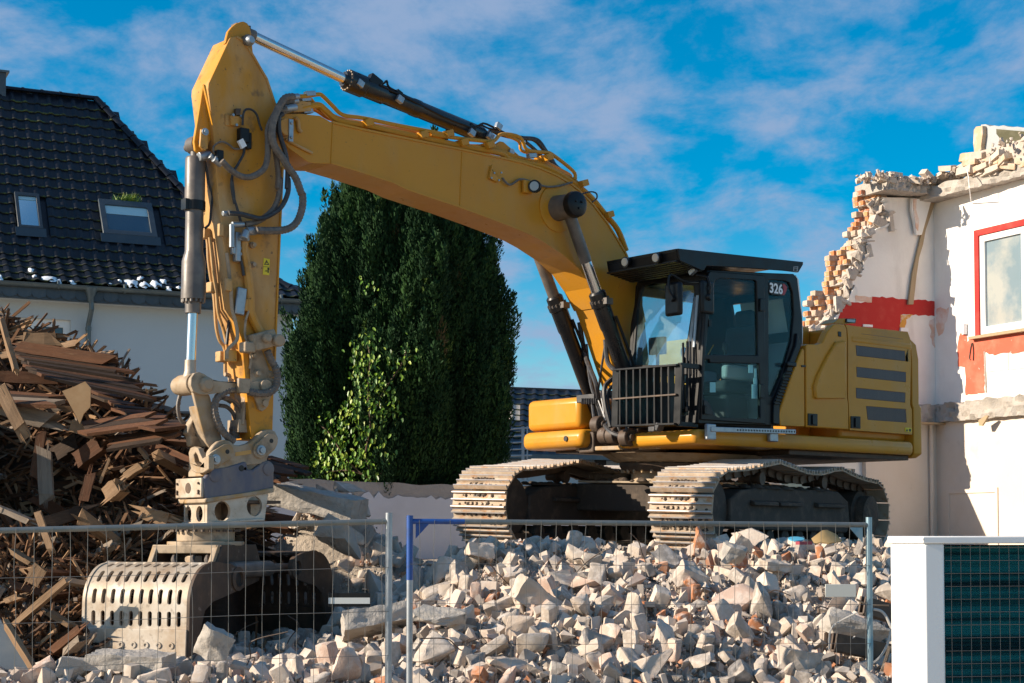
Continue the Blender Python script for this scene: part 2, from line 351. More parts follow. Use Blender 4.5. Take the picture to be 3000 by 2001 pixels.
# nose pin boss, retaining plate, pin of the boom cylinders, brackets
b = MB(); c = ML(Z1(850, 985), BW_); b.cyl(c, c + Y_(.10), .085, n=20); b.build('pin_boss', M['yellow_dirty'], boom, bevel=.006)
b = MB(); c = ML(Z1(918, 1000), BW_ + .1); b.box(c, (.05, .03, .22)); b.cyl(c + Vector((0, .01, .07)), c + Vector((0, .03, .07)), .014); b.cyl(c + Vector((0, .01, -.07)), c + Vector((0, .03, -.07)), .014); b.build('pin_keeper', M['galv'], boom, bevel=.005)
b = MB(); b.tube(smoothpath([ML(Z1(x, y), BW_ + .012) for x, y in ((955, 900), (975, 930), (980, 985), (1000, 1012))], 5), .02, 8); b.build('hose_bracket', M['yellow_dirty'], boom)
b = MB(); b.tube(smoothpath([ML(Z1(x, y), BW_ + .004) for x, y in ((880, 1065), (960, 1110), (1085, 1172))], 5), .014, 6); b.build('weld_seam', M['yellow_dirty'], boom)
cp = ML(Z5(1045, 870), BW_)
b = MB(); b.lathe(cp - Y_(.02), (0, 1, 0), [(0, .26), (.022, .26), (.026, .25)], 40); b.build('reinforcing_disc', M['yellow'], boom)
b = MB(); b.lathe(cp, (0, 1, 0), [(0, .145), (.05, .14), (.10, .135), (.24, .13)], 28); b.build('cylinder_pin', M['grey_cyl'], boom, bevel=.004)
b = MB(); b.lathe(cp + Y_(.24), (0, 1, 0), [(0, .14), (.03, .148), (.09, .14), (.11, .10)], 28)
for k in range(3):
    a_ = k * 2.09 + .5; b.cyl(cp + Vector((math.cos(a_) * .05, .345, math.sin(a_) * .05)), cp + Vector((math.cos(a_) * .05, .365, math.sin(a_) * .05)), .016, n=6)
b.build('pin_cap', M['black'], boom, bevel=.005)
b = MB(); b.prism([ML(Z5(*p), .1) for p in ((585, 430), (640, 395), (665, 400), (775, 495), (760, 505), (580, 470))], Y_(-.035)); b.prism([ML(Z5(*p), -.06) for p in ((585, 430), (640, 395), (665, 400), (775, 495), (760, 505), (580, 470))], Y_(-.035)); b.build('arm_cylinder_bracket', M['yellow'], boom, bevel=.006)
b = MB(); c = ML(Z5(713, 472), .10); b.cyl(c, c + Y_(.03), .035, n=14); b.build('pin', M['galv'], boom)
# work lamp on the boom side with its cable and junction plate
c = ML(Z5(838, 722), BW_)
b = MB(); b.box(c + Y_(.02) + Vector((.03, 0, 0)), (.13, .04, .14)); lp = b.build('work_lamp', M['yellow'], boom, bevel=.01)
b = MB(); ld = Vector((.82, .55, -.05)).normalized(); c2 = c + Y_(.09) + Vector((-.02, 0, 0)); b.lathe(c2, ld, [(-.06, .05), (-.03, .068), (.03, .07)], 20); b.build('lamp_housing', M['black'], lp)
b = MB(); b.lathe(c2 + ld * .031, ld, [(0, .052), (.004, .05)], 20); b.build('lens', M['lamp'], lp)
b = MB(); b.prism([ML(Z5(*p), BW_ + .02) for p in ((585, 560), (590, 610), (640, 660), (625, 685), (565, 655), (575, 600))], Y_(-.03)); b.build('junction_plate', M['yellow'], boom, bevel=.004)
b = MB()
for x, y in ((595, 620), (645, 618), (575, 655), (628, 672)): cc = ML(Z5(x, y), BW_ + .02); b.cyl(cc, cc + Y_(.015), .011, n=6)
b.build('bolts', M['galv'], boom)
b = MB(); b.tube(smoothpath([ML(Z5(x, y), BW_ + .02) for x, y in ((655, 655), (690, 695), (720, 700), (785, 663), (870, 685), (960, 715), (1050, 712), (1150, 685))], 6), .012, 6); b.build('cable', M['dust_rubber'], boom)
b = MB(); b.tube(smoothpath([ML(Z5(x, y), BW_ + .2) for x, y in ((1165, 805), (1215, 770), (1280, 752), (1320, 765), (1322, 800), (1290, 825))], 6), .009, 6); b.build('grease_hose', M['rubber'], boom)

# ---------------- pipes along the top of the boom
def pipe(name, pts, r, lat, material, parent, n=5, seg=8, rib=0):
    P = []
    for p in pts:
        l = p[2] if len(p) > 2 else lat
        P.append(ML((p[0], p[1]), l))
    b = MB(); b.tube(smoothpath(P, n) if n else P, r, seg, rib=rib); return b.build(name, material, parent)
z1 = lambda *a: [Z1(*p) for p in a]; z5 = lambda *a: [Z5(*p) for p in a]; z2 = lambda *a: [Z2(*p) for p in a]; z3 = lambda *a: [Z3(*p) for p in a]
Ypipe = [
    (z1((960, 738), (1040, 735), (1135, 722), (1170, 740), (1240, 810), (1320, 880), (1480, 905), (1740, 960), (2091, 1028)) + z5((150, 345), (330, 372), (470, 388), (590, 395), (650, 345), (780, 368), (830, 455), (960, 475), (1010, 490), (1155, 605), (1172, 665)), .021, .20),
    (z1((945, 775), (1060, 765), (1100, 800), (1270, 905), (1480, 950), (1880, 1022), (2091, 1062)) + z5((120, 378), (280, 412), (400, 432), (560, 440), (650, 470), (740, 505), (870, 540), (930, 545), (1010, 590), (1110, 640), (1180, 690)), .03, .12),
    (z1((1000, 830), (1080, 812), (1140, 808), (1190, 850), (1290, 925), (1520, 965), (1900, 1050), (2091, 1090)) + z5((200, 395), (420, 440), (640, 478), (700, 520), (850, 555), (960, 580), (1080, 640), (1200, 720), (1290, 800), (1380, 910), (1470, 1020), (1530, 1170)), .034, .17),
    (z5((655, 345), (770, 395), (790, 460), (880, 490), (1000, 560), (1130, 630), (1135, 655)), .018, .05),
    (z1((880, 850), (1000, 880), (1090, 840), (1200, 905), (1300, 935)), .016, .05),
]
for pts, r, lat in Ypipe: pipe('hydraulic_pipe', pts, r, lat, M['yellow'], boom, n=4)
b = MB()
for (x, y), l in ((Z5(535, 430), .14), (Z5(245, 350), .14), (Z5(950, 515), .14), (Z5(1200, 700), .15), (Z5(1380, 920), .15), (Z1(1900, 1040), .14), (Z1(1480, 950), .14), (Z5(350, 412), .14)):
    c = ML((x, y), l); b.box(c, (.10, .22, .07), Matrix.Rotation(.35, 3, 'Y'))
b.build('pipe_clamps', M['yellow'], boom, bevel=.006)
b = MB()
for (x, y), l in ((Z5(862, 498), .2), (Z1(1065, 718), .2), (Z1(1030, 758), .17), (Z1(1045, 850), .16)):
    c = ML((x, y), l); b.box(c, (.11, .06, .05), Matrix.Rotation(.2, 3, 'Y'))
b.build('silver_clamps', M['galv'], boom, bevel=.005)
b = MB(); b.prism([ML(Z1(*p), .2) for p in ((940, 860), (1080, 850), (1080, 780), (985, 770), (940, 800))], Y_(-.3)); b.build('manifold_bracket', M['yellow_dirty'], boom, bevel=.01)
for pts, r in ((z5((540, 365), (580, 320), (640, 345), (760, 372), (870, 380), (930, 430), (985, 510), (1040, 590)), .026), (z5((700, 350), (800, 372), (900, 385), (960, 460), (1010, 540)), .024), (z5((820, 400), (880, 450), (950, 520), (1010, 580)), .02), (z5((990, 480), (1030, 560), (1100, 620), (1180, 700), (1240, 760), (1310, 840), (1400, 950)), .018)):
    pipe('black_hose', pts, r, -.02, M['rubber'], boom)

# ---------------- arm cylinder above the boom
b = MB()
ra, rb = ML(Z1(610, 268), 0), ML(Z1(1335, 608), 0); b.cyl(ra, rb, .052, n=24); rod = b.build('arm_cylinder', M['chrome'], ex)
ax = (rb - ra).normalized(); be = ML(Z5(560, 372), 0); ax = (be - rb).normalized(); Lb = (be - rb).length
b = MB(); b.lathe(rb - ax * .02, ax, [(0, .075), (.04, .10), (.05, .115), (.24, .115), (.26, .10), (.50, .10), (.52, .088), (Lb * .45, .088), (Lb * .45 + .02, .094), (Lb * .45 + .10, .094), (Lb * .45 + .12, .088), (Lb - .1, .088), (Lb, .05)], 24)
b.build('barrel', M['black_cyl'], rod)
b = MB()
for k in range(16):
    a_ = k / 16 * 2 * math.pi; yv = ax.orthogonal().normalized(); zv = ax.cross(yv); d = yv * math.cos(a_) + zv * math.sin(a_); c = rb + ax * .045 + d * .098; b.cyl(c - ax * .03, c, .012, n=6)
b.build('gland_bolts', M['dusty_steel'], rod)
b = MB(); b.lathe(ra - ax * .10, ax, [(0, .06), (.14, .06), (.15, .05)], 16); c = ML(Z1(600, 305), .20); b.cyl(c - Y_(.40), c, .055, n=18); b.build('rod_eye', M['grey_cyl'], rod, bevel=.005)
b = MB(); c = ML(Z1(603, 312), .2); b.lathe(c, (0, 1, 0), [(0, .05), (.03, .045), (.05, .03)], 16); b.build('pin_end', M['galv'], rod)
pipe('grease_line', z1((1500, 640), (1570, 600), (1625, 640), (1655, 618), (1670, 665), (1760, 715), (2091, 880)) + z5((420, 270), (465, 300), (520, 268), (600, 300)), .012, .05, M['black'], rod, n=3)
pipe('grease_line', z1((1600, 650), (1700, 700), (1780, 735), (2091, 895)) + z5((400, 285), (440, 300), (500, 280), (560, 305), (640, 320), (690, 345)), .011, .09, M['black'], rod, n=3)
b = MB()
for p, s_ in ((Z1(1440, 600), .06), (Z1(1560, 625), .10), (Z1(1580, 660), .06), (Z1(1740, 715), .05), (Z5(435, 300), .06)):
    b.box(ML(p, .05), (s_ * 1.5, .08, s_), Matrix.Rotation(-.45, 3, 'Y'))
b.build('clamp_blocks', M['black'], rod, bevel=.006)
b = MB()
for p in (Z1(1755, 760), Z5(440, 335), Z5(570, 360), Z5(628, 290), Z1(1450, 640)):
    b.box(ML(p, .10), (.08, .05, .07), Matrix.Rotation(-.45, 3, 'Y'))
b.build('silver_fittings', M['galv'], rod, bevel=.006)

# ---------------- stick
stick_o = [(545, 82), (558, 90), (572, 108), (586, 130), (599, 153), (608, 168), (615, 180), (629, 222), (635, 240), (645, 300), (652, 384), (648, 470), (645, 542), (640, 662), (633, 842), (629, 889), (626, 990), (615, 1010), (577, 1008), (564, 878), (556, 784), (545, 737), (530, 707), (516, 584), (509, 521), (500, 440), (492, 330), (488, 288), (478, 205), (479, 192), (528, 87)]
SW = .16
stick = plate('stick', stick_o, SW, 2 * SW, M['yellow_dirty'], ex, bevel=.006)
for lat in (SW - .05, -SW + .01):
    plate('cylinder_lug', [(479, 196), (466, 200), (455, 270), (446, 325), (449, 345), (460, 354), (472, 350), (484, 320), (492, 330), (488, 288)], lat, .04, M['yellow'], stick)
for lat in (SW - .02, -.06):
    plate('top_lug', [(517, 100), (524, 72), (532, 62), (542, 54), (552, 50), (560, 49), (568, 53), (574, 62), (577, 75), (581, 120), (599, 156), (545, 100)], lat, .045, M['yellow'], stick)
b = MB(); b.box(ML((553, 84), .03), (.16, .10, .22)); b.build('top_web', M['dark_steel'], stick)
# raised edge along the upper side plate, rib and lower reinforcing plates
b = MB(); strip(b, stick_o[0:9], SW + .012, .03, .02, 1); b.build('edge_lip', M['yellow_dirty'], stick)
b = MB(); strip(b, stick_o[10:16], SW + .015, .03, .018, 1); b.build('edge_lip', M['yellow'], stick)
plate('rib_plate', z1((250, 640), (270, 650), (325, 960), (300, 860)), SW + .03, .03, M['yellow'], stick)
plate('pin_plate', z1((235, 985), (285, 990), (288, 1135), (255, 1150), (225, 1120)), SW + .03, .03, M['yellow_dirty'], stick)
b = MB(); c = ML(Z1(262, 1010), SW + .03); b.cyl(c, c + Y_(.012), .034, n=20); b.cyl(c, c + Y_(.03), .02, n=6); b.build('bolt', M['galv'], stick)
plate('reinforcing_plate', z3((625, 10), (690, 5), (745, 150), (785, 260), (780, 300), (640, 300)), SW + .02, .02, M['dusty_steel'], stick)
plate('pivot_plate', z3((660, 350), (780, 345), (740, 440), (715, 460), (690, 445)), SW + .03, .03, M['dusty_steel'], stick)
for p, r in ((Z3(672, 210), .028), (Z3(757, 220), .028), (Z3(643, 97), .02), (Z3(715, 408), .035), (Z3(748, 293), .06), (Z2(750, 572), .022), (Z2(750, 722), .022)):
    b = MB(); c = ML(p, SW); b.lathe(c, (0, 1, 0), [(0, r * 1.4), (.03, r * 1.35), (.035, r), (.06, r * .9)], 16); b.build('boss', M['dusty_steel'], stick)
plate('bolted_plate', z1((418, 872), (540, 880), (535, 970), (420, 960)), SW + .012, .02, M['yellow_dirty'], stick)
plate('bolted_plate', z1((458, 880), (545, 888), (535, 968), (465, 958)), SW + .035, .03, M['yellow_dirty'], stick)
b = MB(); b.prism([ML(p, SW + .05) for p in z1((500, 830), (540, 830), (530, 880), (500, 880))], Y_(-.04)); b.build('bracket', M['dark_steel'], stick)
b = MB()
for p in z1((477, 880), (538, 890), (503, 957)) + z2((665, 595), (667, 638), (712, 1003), (718, 1048)):
    c = ML(p, SW + .04); b.cyl(c - Y_(.04), c + Y_(.012), .014, n=6)
b.build('bolts', M['galv'], stick)
# black/steel pipes on the lower stick
pipe('hydraulic_pipe', z2((690, 540), (690, 620), (715, 760), (730, 880), (740, 1000), (745, 1090), (790, 1190), (830, 1260)), .045, SW + .03, M['yellow_dirty'], stick, n=4)
pipe('hydraulic_pipe', z2((560, 630), (575, 760), (590, 900), (600, 1050), (625, 1150), (640, 1230), (635, 1300), (570, 1370), (565, 1440)), .018, SW + .02, M['dusty_steel'], stick, n=4)
b = MB(); b.box(ML(Z2(637, 585), SW + .05), (.055, .07, .28)); b.box(ML(Z2(680, 520), SW + .06), (.11, .09, .05)); b.box(ML(Z2(612, 610), SW + .05), (.05, .05, .08)); b.build('pipe_block', M['galv'], stick, bevel=.01)
b = MB(); b.box(ML(Z2(665, 1000), SW + .04), (.10, .04, .26), Matrix.Rotation(-.12, 3, 'Y')); b.build('guard_bracket', M['galv'], stick, bevel=.01)
b = MB(); b.box(ML(Z2(512, 455), SW + .03), (.05, .05, .12)); b.box(ML(Z2(572, 875), SW + .03), (.06, .05, .12)); b.box(ML(Z2(720, 1030), SW + .03), (.10, .05, .12)); b.box(ML(Z2(590, 1420), SW), (.10, .07, .11)); b.box(ML(Z2(590, 545), SW + .02), (.05, .05, .10)); b.build('pipe_clips', M['yellow_dirty'], stick, bevel=.008)
b = MB(); c = ML(Z2(830, 1300), SW + .08); b.box(c, (.26, .14, .16), Matrix.Rotation(.3, 3, 'Y')); b.box(c + Vector((.16, 0, -.08)), (.12, .12, .10)); b.cyl(c + Vector((-.12, .06, 0)), c + Vector((-.12, .14, 0)), .06, n=14); b.cyl(c + Vector((0, 0, 0)), c + Vector((0, .12, .02)), .05, n=8); b.build('valve_block', M['dusty_steel'], stick, bevel=.015)
# pipes on the bright front face of the stick
fx = .035
def FR(uv, lat):      # a point just off the stick's front face at lateral position lat
    return ML(uv, lat)
for off, pp in ((-.02, ((405, 480), (415, 570), (420, 680), (440, 830), (460, 930), (470, 1060), (480, 1200), (505, 1300), (545, 1370), (548, 1568))), (.03, ((430, 510), (445, 650), (460, 800), (480, 930), (495, 1090), (540, 1230), (560, 1330), (565, 1440))), (.06, ((610, 660), (605, 780), (600, 920), (590, 1060), (575, 1180), (560, 1330)))):
    pipe('hydraulic_pipe', [Z2(*p) for p in pp], .017, -.05 + off, M['yellow_dirty'] if off < .06 else M['rubber'], stick, n=4)
pipe('hydraulic_pipe', z2((545, 1560), (580, 1568)) + z3((500, 250), (520, 260)), .02, -.03, M['dusty_steel'], stick, n=3)
b = MB()
for p, q in (((405, 485), -.1), ((455, 895), -.08), ((525, 1425), -.1), ((590, 1415), .02)):
    b.box(ML(Z2(*p), q), (.10, .10, .10))
b.build('pipe_clamps', M['yellow_dirty'], stick, bevel=.01)
# warning label with its two pictograms
c = ML(Z2(864, 733), SW + .004)
b = MB(); b.prism([ML(p, SW + .004) for p in z2((843, 668), (890, 678), (886, 800), (837, 795))], Y_(-.003)); wl_ = b.build('warning_label', M['yel_label'], stick, smooth=0)
b = MB()
def tri(b, a, c_, lat):
    P = [ML(p, lat) for p in a]; Q = [ML(p, lat) for p in c_]; b.prism(P, Y_(-.002), [Q])
tri(b, z2((866, 683), (886, 722), (847, 720)), z2((866, 694), (878, 716), (855, 715)), SW + .007)
b.prism([ML(p, SW + .007) for p in z2((841, 733), (888, 737), (888, 740), (841, 736))], Y_(-.002))
b.prism([ML(p, SW + .007) for p in z2((872, 758), (882, 758), (882, 782), (874, 782))], Y_(-.002))
b.prism([ML(p, SW + .007) for p in z2((854, 765), (864, 765), (864, 761), (870, 768), (864, 774), (864, 770), (854, 770))], Y_(-.002))
b.prism([ML(p, SW + .007) for p in z2((864, 700), (868, 700), (867, 709), (865, 709))], Y_(-.002))
b.cyl(ML(Z2(877, 752), SW + .005), ML(Z2(877, 752), SW + .007), .012, n=10)
b.build('label_print', M['black_ink'], wl_, smooth=0)

# hoses between boom and stick
HS = [
    (z1((880, 835), (815, 855), (780, 905), (745, 990), (745, 1080), (742, 1200), (715, 1290), (640, 1345), (560, 1355), (470, 1310), (385, 1225)), .030, .30, M['dust_rubber']),
    (z1((945, 740), (880, 750), (840, 800), (805, 870), (780, 960), (775, 1050), (800, 1130), (850, 1200), (900, 1280), (960, 1370), (1000, 1480)) + z2((1140, 180), (1140, 270), (1110, 370), (1060, 430), (990, 455), (900, 460), (780, 458)), .036, .36, M['dust_rubber']),
    (z1((940, 775), (870, 790), (830, 860), (795, 950), (790, 1060), (800, 1150), (815, 1250), (825, 1350), (820, 1450)) + z2((970, 60), (960, 180), (925, 280), (860, 350), (780, 395), (690, 412)), .028, .27, M['dust_rubber']),
    (z1((860, 870), (830, 900), (830, 1000), (850, 1080), (880, 1180), (895, 1300), (890, 1450)) + z2((1030, 60), (1030, 160), (990, 260), (930, 320), (830, 365), (740, 350), (660, 330), (570, 325)), .024, .32, M['rubber']),
    (z1((700, 1000), (680, 950), (660, 880), (620, 840), (575, 840), (555, 880), (550, 960)), .011, .22, M['rubber']),
    (z1((560, 1100), (560, 1170), (520, 1250), (480, 1320), (465, 1420), (490, 1560)) + z2((600, 60), (600, 150), (640, 290), (670, 400)), .013, .20, M['rubber']),
    (z1((330, 1170), (330, 1120), (390, 1085), (450, 1110), (490, 1140), (560, 1130), (600, 1090), (590, 1010)), .010, .20, M['dust_rubber']),
    (z2((660, 650), (680, 740), (690, 810)), .014, .21, M['rubber']),
    (z2((735, 1060), (705, 1150), (700, 1260), (715, 1310), (745, 1420), (735, 1520)), .012, .21, M['dusty_steel']),
]
def resample(P, step):
    out = [P[0]]; acc = 0
    for a_, c_ in zip(P[:-1], P[1:]):
        L_ = (c_ - a_).length; t = step - acc
        while t <= L_:
            out.append(a_ + (c_ - a_) * (t / L_)); t += step
        acc = L_ - (t - step)
    return out
for pts, r, lat, m_ in HS:
    P = resample(smoothpath([ML(p, lat) for p in pts], 10), max(.012, r * .45))
    b = MB(); b.tube(P, r, 8, rib=.07 if m_ is M['dust_rubber'] else 0); b.build('hydraulic_hose', m_, stick)
b = MB()
for p, q, r, lat in ((Z2(690, 520), Z2(715, 462), .04, .3), (Z2(715, 462), Z2(780, 460), .042, .3), (Z2(600, 590), Z2(600, 410), .026, .27), (Z2(600, 412), Z2(690, 412), .028, .27), (Z2(530, 328), Z2(600, 325), .026, .28), (Z1(880, 832), Z1(960, 820), .035, .3), (Z1(930, 742), Z1(980, 738), .03, .28), (Z1(930, 776), Z1(975, 770), .028, .26), (Z1(330, 1215), Z1(390, 1260), .035, .22), (Z1(215, 1200), Z1(300, 1190), .045, .1), (Z1(300, 1190), Z1(350, 1235), .032, .18)):
    b.cyl(ML(p, lat), ML(q, lat), r, n=12)
b.build('hose_fittings', M['galv'], stick, bevel=.005)
b = MB(); b.box(ML(Z1(555, 1040), .2), (.10, .08, .14)); b.box(ML(Z1(590, 1080), .2), (.06, .06, .16)); b.box(ML(Z1(370, 1200), .22), (.07, .07, .12)); b.build('connector_block', M['black'], stick, bevel=.01)
b = MB(); b.box(ML(Z1(545, 1100), .24), (.06, .03, .08), Matrix.Rotation(.6, 3, 'Y')); b.build('connector_tag', M['white_ink'], stick)

# ---------------- bucket cylinder in front of the stick
ct, cb = ML(Z1(190, 1205), 0), ML(Z2(302, 1035), 0)
cb.x = ct.x + (cb.x - ct.x)
ax = (cb - ct).normalized(); Lc = (cb - ct).length
b = MB(); b.lathe(ct, ax, [(0, .085), (.02, .095), (.42, .095), (.43, .085), (Lc - .52, .085), (Lc - .5, .09), (Lc - .42, .112), (Lc - .06, .115), (Lc - .05, .075), (Lc + .07, .075)], 28)
bc = b.build('bucket_cylinder', M['grey_cyl'], ex)
b = MB(); b.lathe(ct + ax * .42, ax, [(0, .101), (.09, .101)], 28); b.box(ct + ax * .46 + Vector((.1, 0, 0)), (.04, .09, .1)); b.build('clamp_band', M['black'], bc)
rb2 = ML(Z3(240, 235), 0)
b = MB(); b.cyl(cb + ax * .05, rb2, .047, n=24); b.build('rod', M['chrome'], bc)
b = MB(); b.lathe(rb2 - ax * .16, ax, [(0, .052), (.1, .054), (.16, .07), (.2, .07)], 18); b.build('rod_end', M['worn_steel'], bc)
b = MB(); c = ML(Z1(192, 1110), 0); b.cyl(c - Y_(.07), c + Y_(.07), .085, n=20); b.cyl(c, ct + ax * .02, .05, n=14); b.cyl(c - Y_(.17), c + Y_(.17), .04, n=14); b.build('cylinder_eye', M['grey_cyl'], bc, bevel=.008)
b = MB()
for k in range(14):
    a_ = k / 14 * 2 * math.pi; c = ct + ax * (Lc - .06) + Vector((math.cos(a_), math.sin(a_), 0)) * .098; b.cyl(c, c + ax * .03, .015, n=6)
b.build('gland_bolts', M['grey_cyl'], bc)
pipe('grease_line', z1((260, 1220), (275, 1300), (290, 1400), (320, 1500)) + z2((440, 290), (430, 400), (395, 440)), .012, .05, M['rubber'], bc, n=3)

# ---------------- linkage
lk = [(458, 859)] + z3((245, 290), (248, 240), (270, 208), (300, 201), (335, 215), (375, 245), (430, 260), (560, 266), (660, 268), (700, 258), (735, 248), (765, 258), (782, 280), (782, 305), (765, 325), (735, 335), (640, 322), (560, 330), (470, 335), (400, 342), (350, 350), (300, 347), (262, 330))
lk = lk[1:]
plate('guide_link', lk, .22, .05, M['dusty_steel'], ex, bevel=.014)
gl2 = plate('guide_link', lk, -.17, .05, M['dusty_steel'], ex, bevel=.014)
b = MB(); c = ML(Z3(345, 283), .22); b.lathe(c, (0, 1, 0), [(-.06, .075), (.02, .075), (.03, .07), (.05, .045)], 8); b.build('pin_nut', M['dusty_steel'], gl2)
b = MB(); c = ML(Z3(300, 275), .17); b.cyl(c - Y_(.4), c, .085, n=22); b.cyl(c - Y_(.33), c - Y_(.07), .10, n=22); c = ML(Z3(745, 293), .25); b.cyl(c - Y_(.46), c, .065, n=18); b.build('link_pin', M['dusty_steel'], gl2, bevel=.008)
pl_o = z3((258, 330), (368, 350), (395, 450), (450, 640), (440, 665), (375, 700), (345, 660), (300, 500))
for lat in (.135, -.09): plate('power_link', pl_o, lat, .045, M['dusty_steel'], ex, bevel=.01)
b = MB(); b.prism([ML(p, .09) for p in z3((290, 420), (330, 430), (420, 680), (372, 690), (330, 600))], Y_(-.18)); b.build('link_web', M['dusty_steel'], ex, bevel=.01)
plate('clevis', z3((235, 560), (275, 470), (290, 480), (262, 560), (285, 590), (275, 620), (330, 640), (350, 690), (250, 690), (240, 620), (222, 600)), -.06, .10, M['dusty_steel'], ex, bevel=.012)

# ---------------- quick coupler and tilting housing
W2 = .24
cpl_o = z3((358, 850), (355, 760), (372, 718), (400, 680), (430, 655), (470, 645), (505, 655), (535, 680), (570, 683), (620, 670), (665, 640), (700, 600), (730, 580), (770, 577), (800, 592), (820, 635), (815, 675), (798, 710), (760, 745), (745, 775), (750, 800), (560, 815), (420, 850))
cpl = plate('quick_coupler', cpl_o, W2, .07, M['dusty_steel'], ex, bevel=.012)
b = MB(); b.prism([ML(p, -.17) for p in cpl_o], Y_(-.07)); b.build('side_plate', M['dusty_steel'], cpl, bevel=.012)
b = MB(); b.prism([ML(p, .17) for p in z3((350, 735), (420, 720), (540, 760), (720, 740), (740, 800), (560, 815), (380, 880), (345, 885))], Y_(-.34)); b.build('cross_body', M['dusty_steel'], cpl, bevel=.01)
for pa, pc in ((Z3(403, 775), Z3(484, 724)), (Z3(702, 715), Z3(773, 653))):
    P, Q = ML(pa, W2 + .03), ML(pc, W2 + .03); d = (Q - P).normalized(); n_ = Vector((-d.z, 0, d.x)); r = .075
    out = [P + (-d * math.cos(t) + n_ * math.sin(t)) * r for t in np.linspace(-math.pi / 2, math.pi / 2, 9)] + [Q + (d * math.cos(t) - n_ * math.sin(t)) * r for t in np.linspace(-math.pi / 2, math.pi / 2, 9)]
    b = MB(); b.prism(out, Y_(-.035)); lp_ = b.build('pin_lock_plate', M['dusty_steel'], cpl, bevel=.006)
    b = MB(); b.lathe(P, (0, 1, 0), [(0, .05), (.02, .048), (.022, .03), (.045, .028)], 12); b.build('bolt', M['galv'], lp_)
    b = MB(); b.lathe(Q, (0, 1, 0), [(-.01, .022), (.002, .022)], 12); b.build('hole', M['black_ink'], lp_)
b = MB(); b.prism([ML(p, W2 + .003) for p in z3((537, 728), (640, 712), (642, 738), (537, 754))], Y_(-.004)); b.build('orange_sticker', mat('orange_tape', (.55, .30, .08), .5), cpl, smooth=0)
# hooked lifting eye on the front
fs = ML((385, 900), -.2).x
hook = [MS(p, ML(Z3(345, 800), W2).x + .03) for p in z3((228, 730), (240, 700), (265, 690), (290, 700), (300, 730), (318, 770), (355, 745), (362, 760), (362, 840), (330, 862), (280, 865), (250, 850), (235, 800))]
hole_ = [MS(p, ML(Z3(345, 800), W2).x + .03) for p in z3((262, 745), (275, 728), (288, 750), (300, 790), (315, 800), (305, 820), (285, 815), (268, 790))]
b = MB(); b.prism(hook, Vector((-.06, 0, 0)), [hole_]); b.build('lifting_hook', M['dusty_steel'], cpl, bevel=.01)
xf = ML(Z3(345, 950), W2).x
def boxF(name, luv, material, bev=.012, parent=None, holes=()):
    """housing: side outline on y = W2, extruded to the far side"""
    return plate(name, luv, W2, 2 * W2, material, parent or ex, bevel=bev)
hs_ = plate('tilt_housing', z3((330, 905), (350, 880), (400, 838), (470, 828), (600, 788), (612, 800), (618, 840), (650, 845), (722, 790), (750, 782), (775, 792), (790, 810), (790, 960), (600, 1010), (345, 1040), (332, 1000)), W2 + .012, .06, M['blue_grey'], ex, bevel=.012)
b = MB(); b.prism([ML(p, W2 - .05) for p in z3((332, 910), (790, 850), (790, 960), (600, 1010), (345, 1040))], Y_(-.36)); b.build('housing_core', M['dusty_steel'], hs_, bevel=.01)
b = MB(); b.prism([ML(p, -.18) for p in z3((330, 905), (350, 880), (400, 838), (470, 828), (600, 800), (722, 790), (775, 792), (790, 960), (345, 1040))], Y_(-.06)); b.build('side_plate', M['dusty_steel'], hs_, bevel=.012)
b = MB(); b.prism([ML(p, W2 + .03) for p in z3((340, 1030), (560, 1000), (792, 958), (794, 990), (560, 1030), (340, 1062))], Y_(-.52)); b.build('flange', M['dusty_steel'], hs_, bevel=.012)
plate('upper_lug', z3((540, 800), (600, 800), (610, 850), (560, 860)), W2 - .02, .1, M['dusty_steel'], hs_)
for p in (Z3(403, 880), Z3(752, 838)):
    b = MB(); b.lathe(ML(p, W2 + .01), (0, 1, 0), [(0, .062), (.012, .06), (.016, .05), (.018, .0)], 24); b.build('pivot_disc', M['blue_grey'], hs_)
b = MB(); c = ML(Z3(577, 833), W2 + .012); b.lathe(c, (0, 1, 0), [(0, .03), (.004, .028)], 14); b.build('hole', M['black_ink'], hs_)
# front cover plate, its bolts and crest-shaped stain
xp = ML(Z3(335, 950), W2 + .012).x
y0_, y1_ = -.24, W2 - .0
zt, zb_ = ML(Z3(335, 895), W2).z, ML(Z3(335, 1025), W2).z
b = MB(); b.hexa([(xp + .03, y0_, zb_), (xp + .03, y1_, zb_), (xp, y1_, zb_), (xp, y0_, zb_), (xp + .03, y0_, zt), (xp + .03, y1_, zt), (xp, y1_, zt), (xp, y0_, zt)]); b.build('front_cover', M['worn_steel'], hs_, bevel=.008)
b = MB()
for yy in (y0_ + .04, y1_ - .04):
    for zz in (zt - .05, (zt + zb_) / 2 - .03, zb_ + .04): b.cyl((xp + .03, yy, zz), (xp + .045, yy, zz), .012, n=8)
b.cyl((xp + .03, 0, (zt + zb_) / 2), (xp + .034, 0, (zt + zb_) / 2), .05, n=20)
b.build('cover_bolts', M['dark_steel'], hs_)
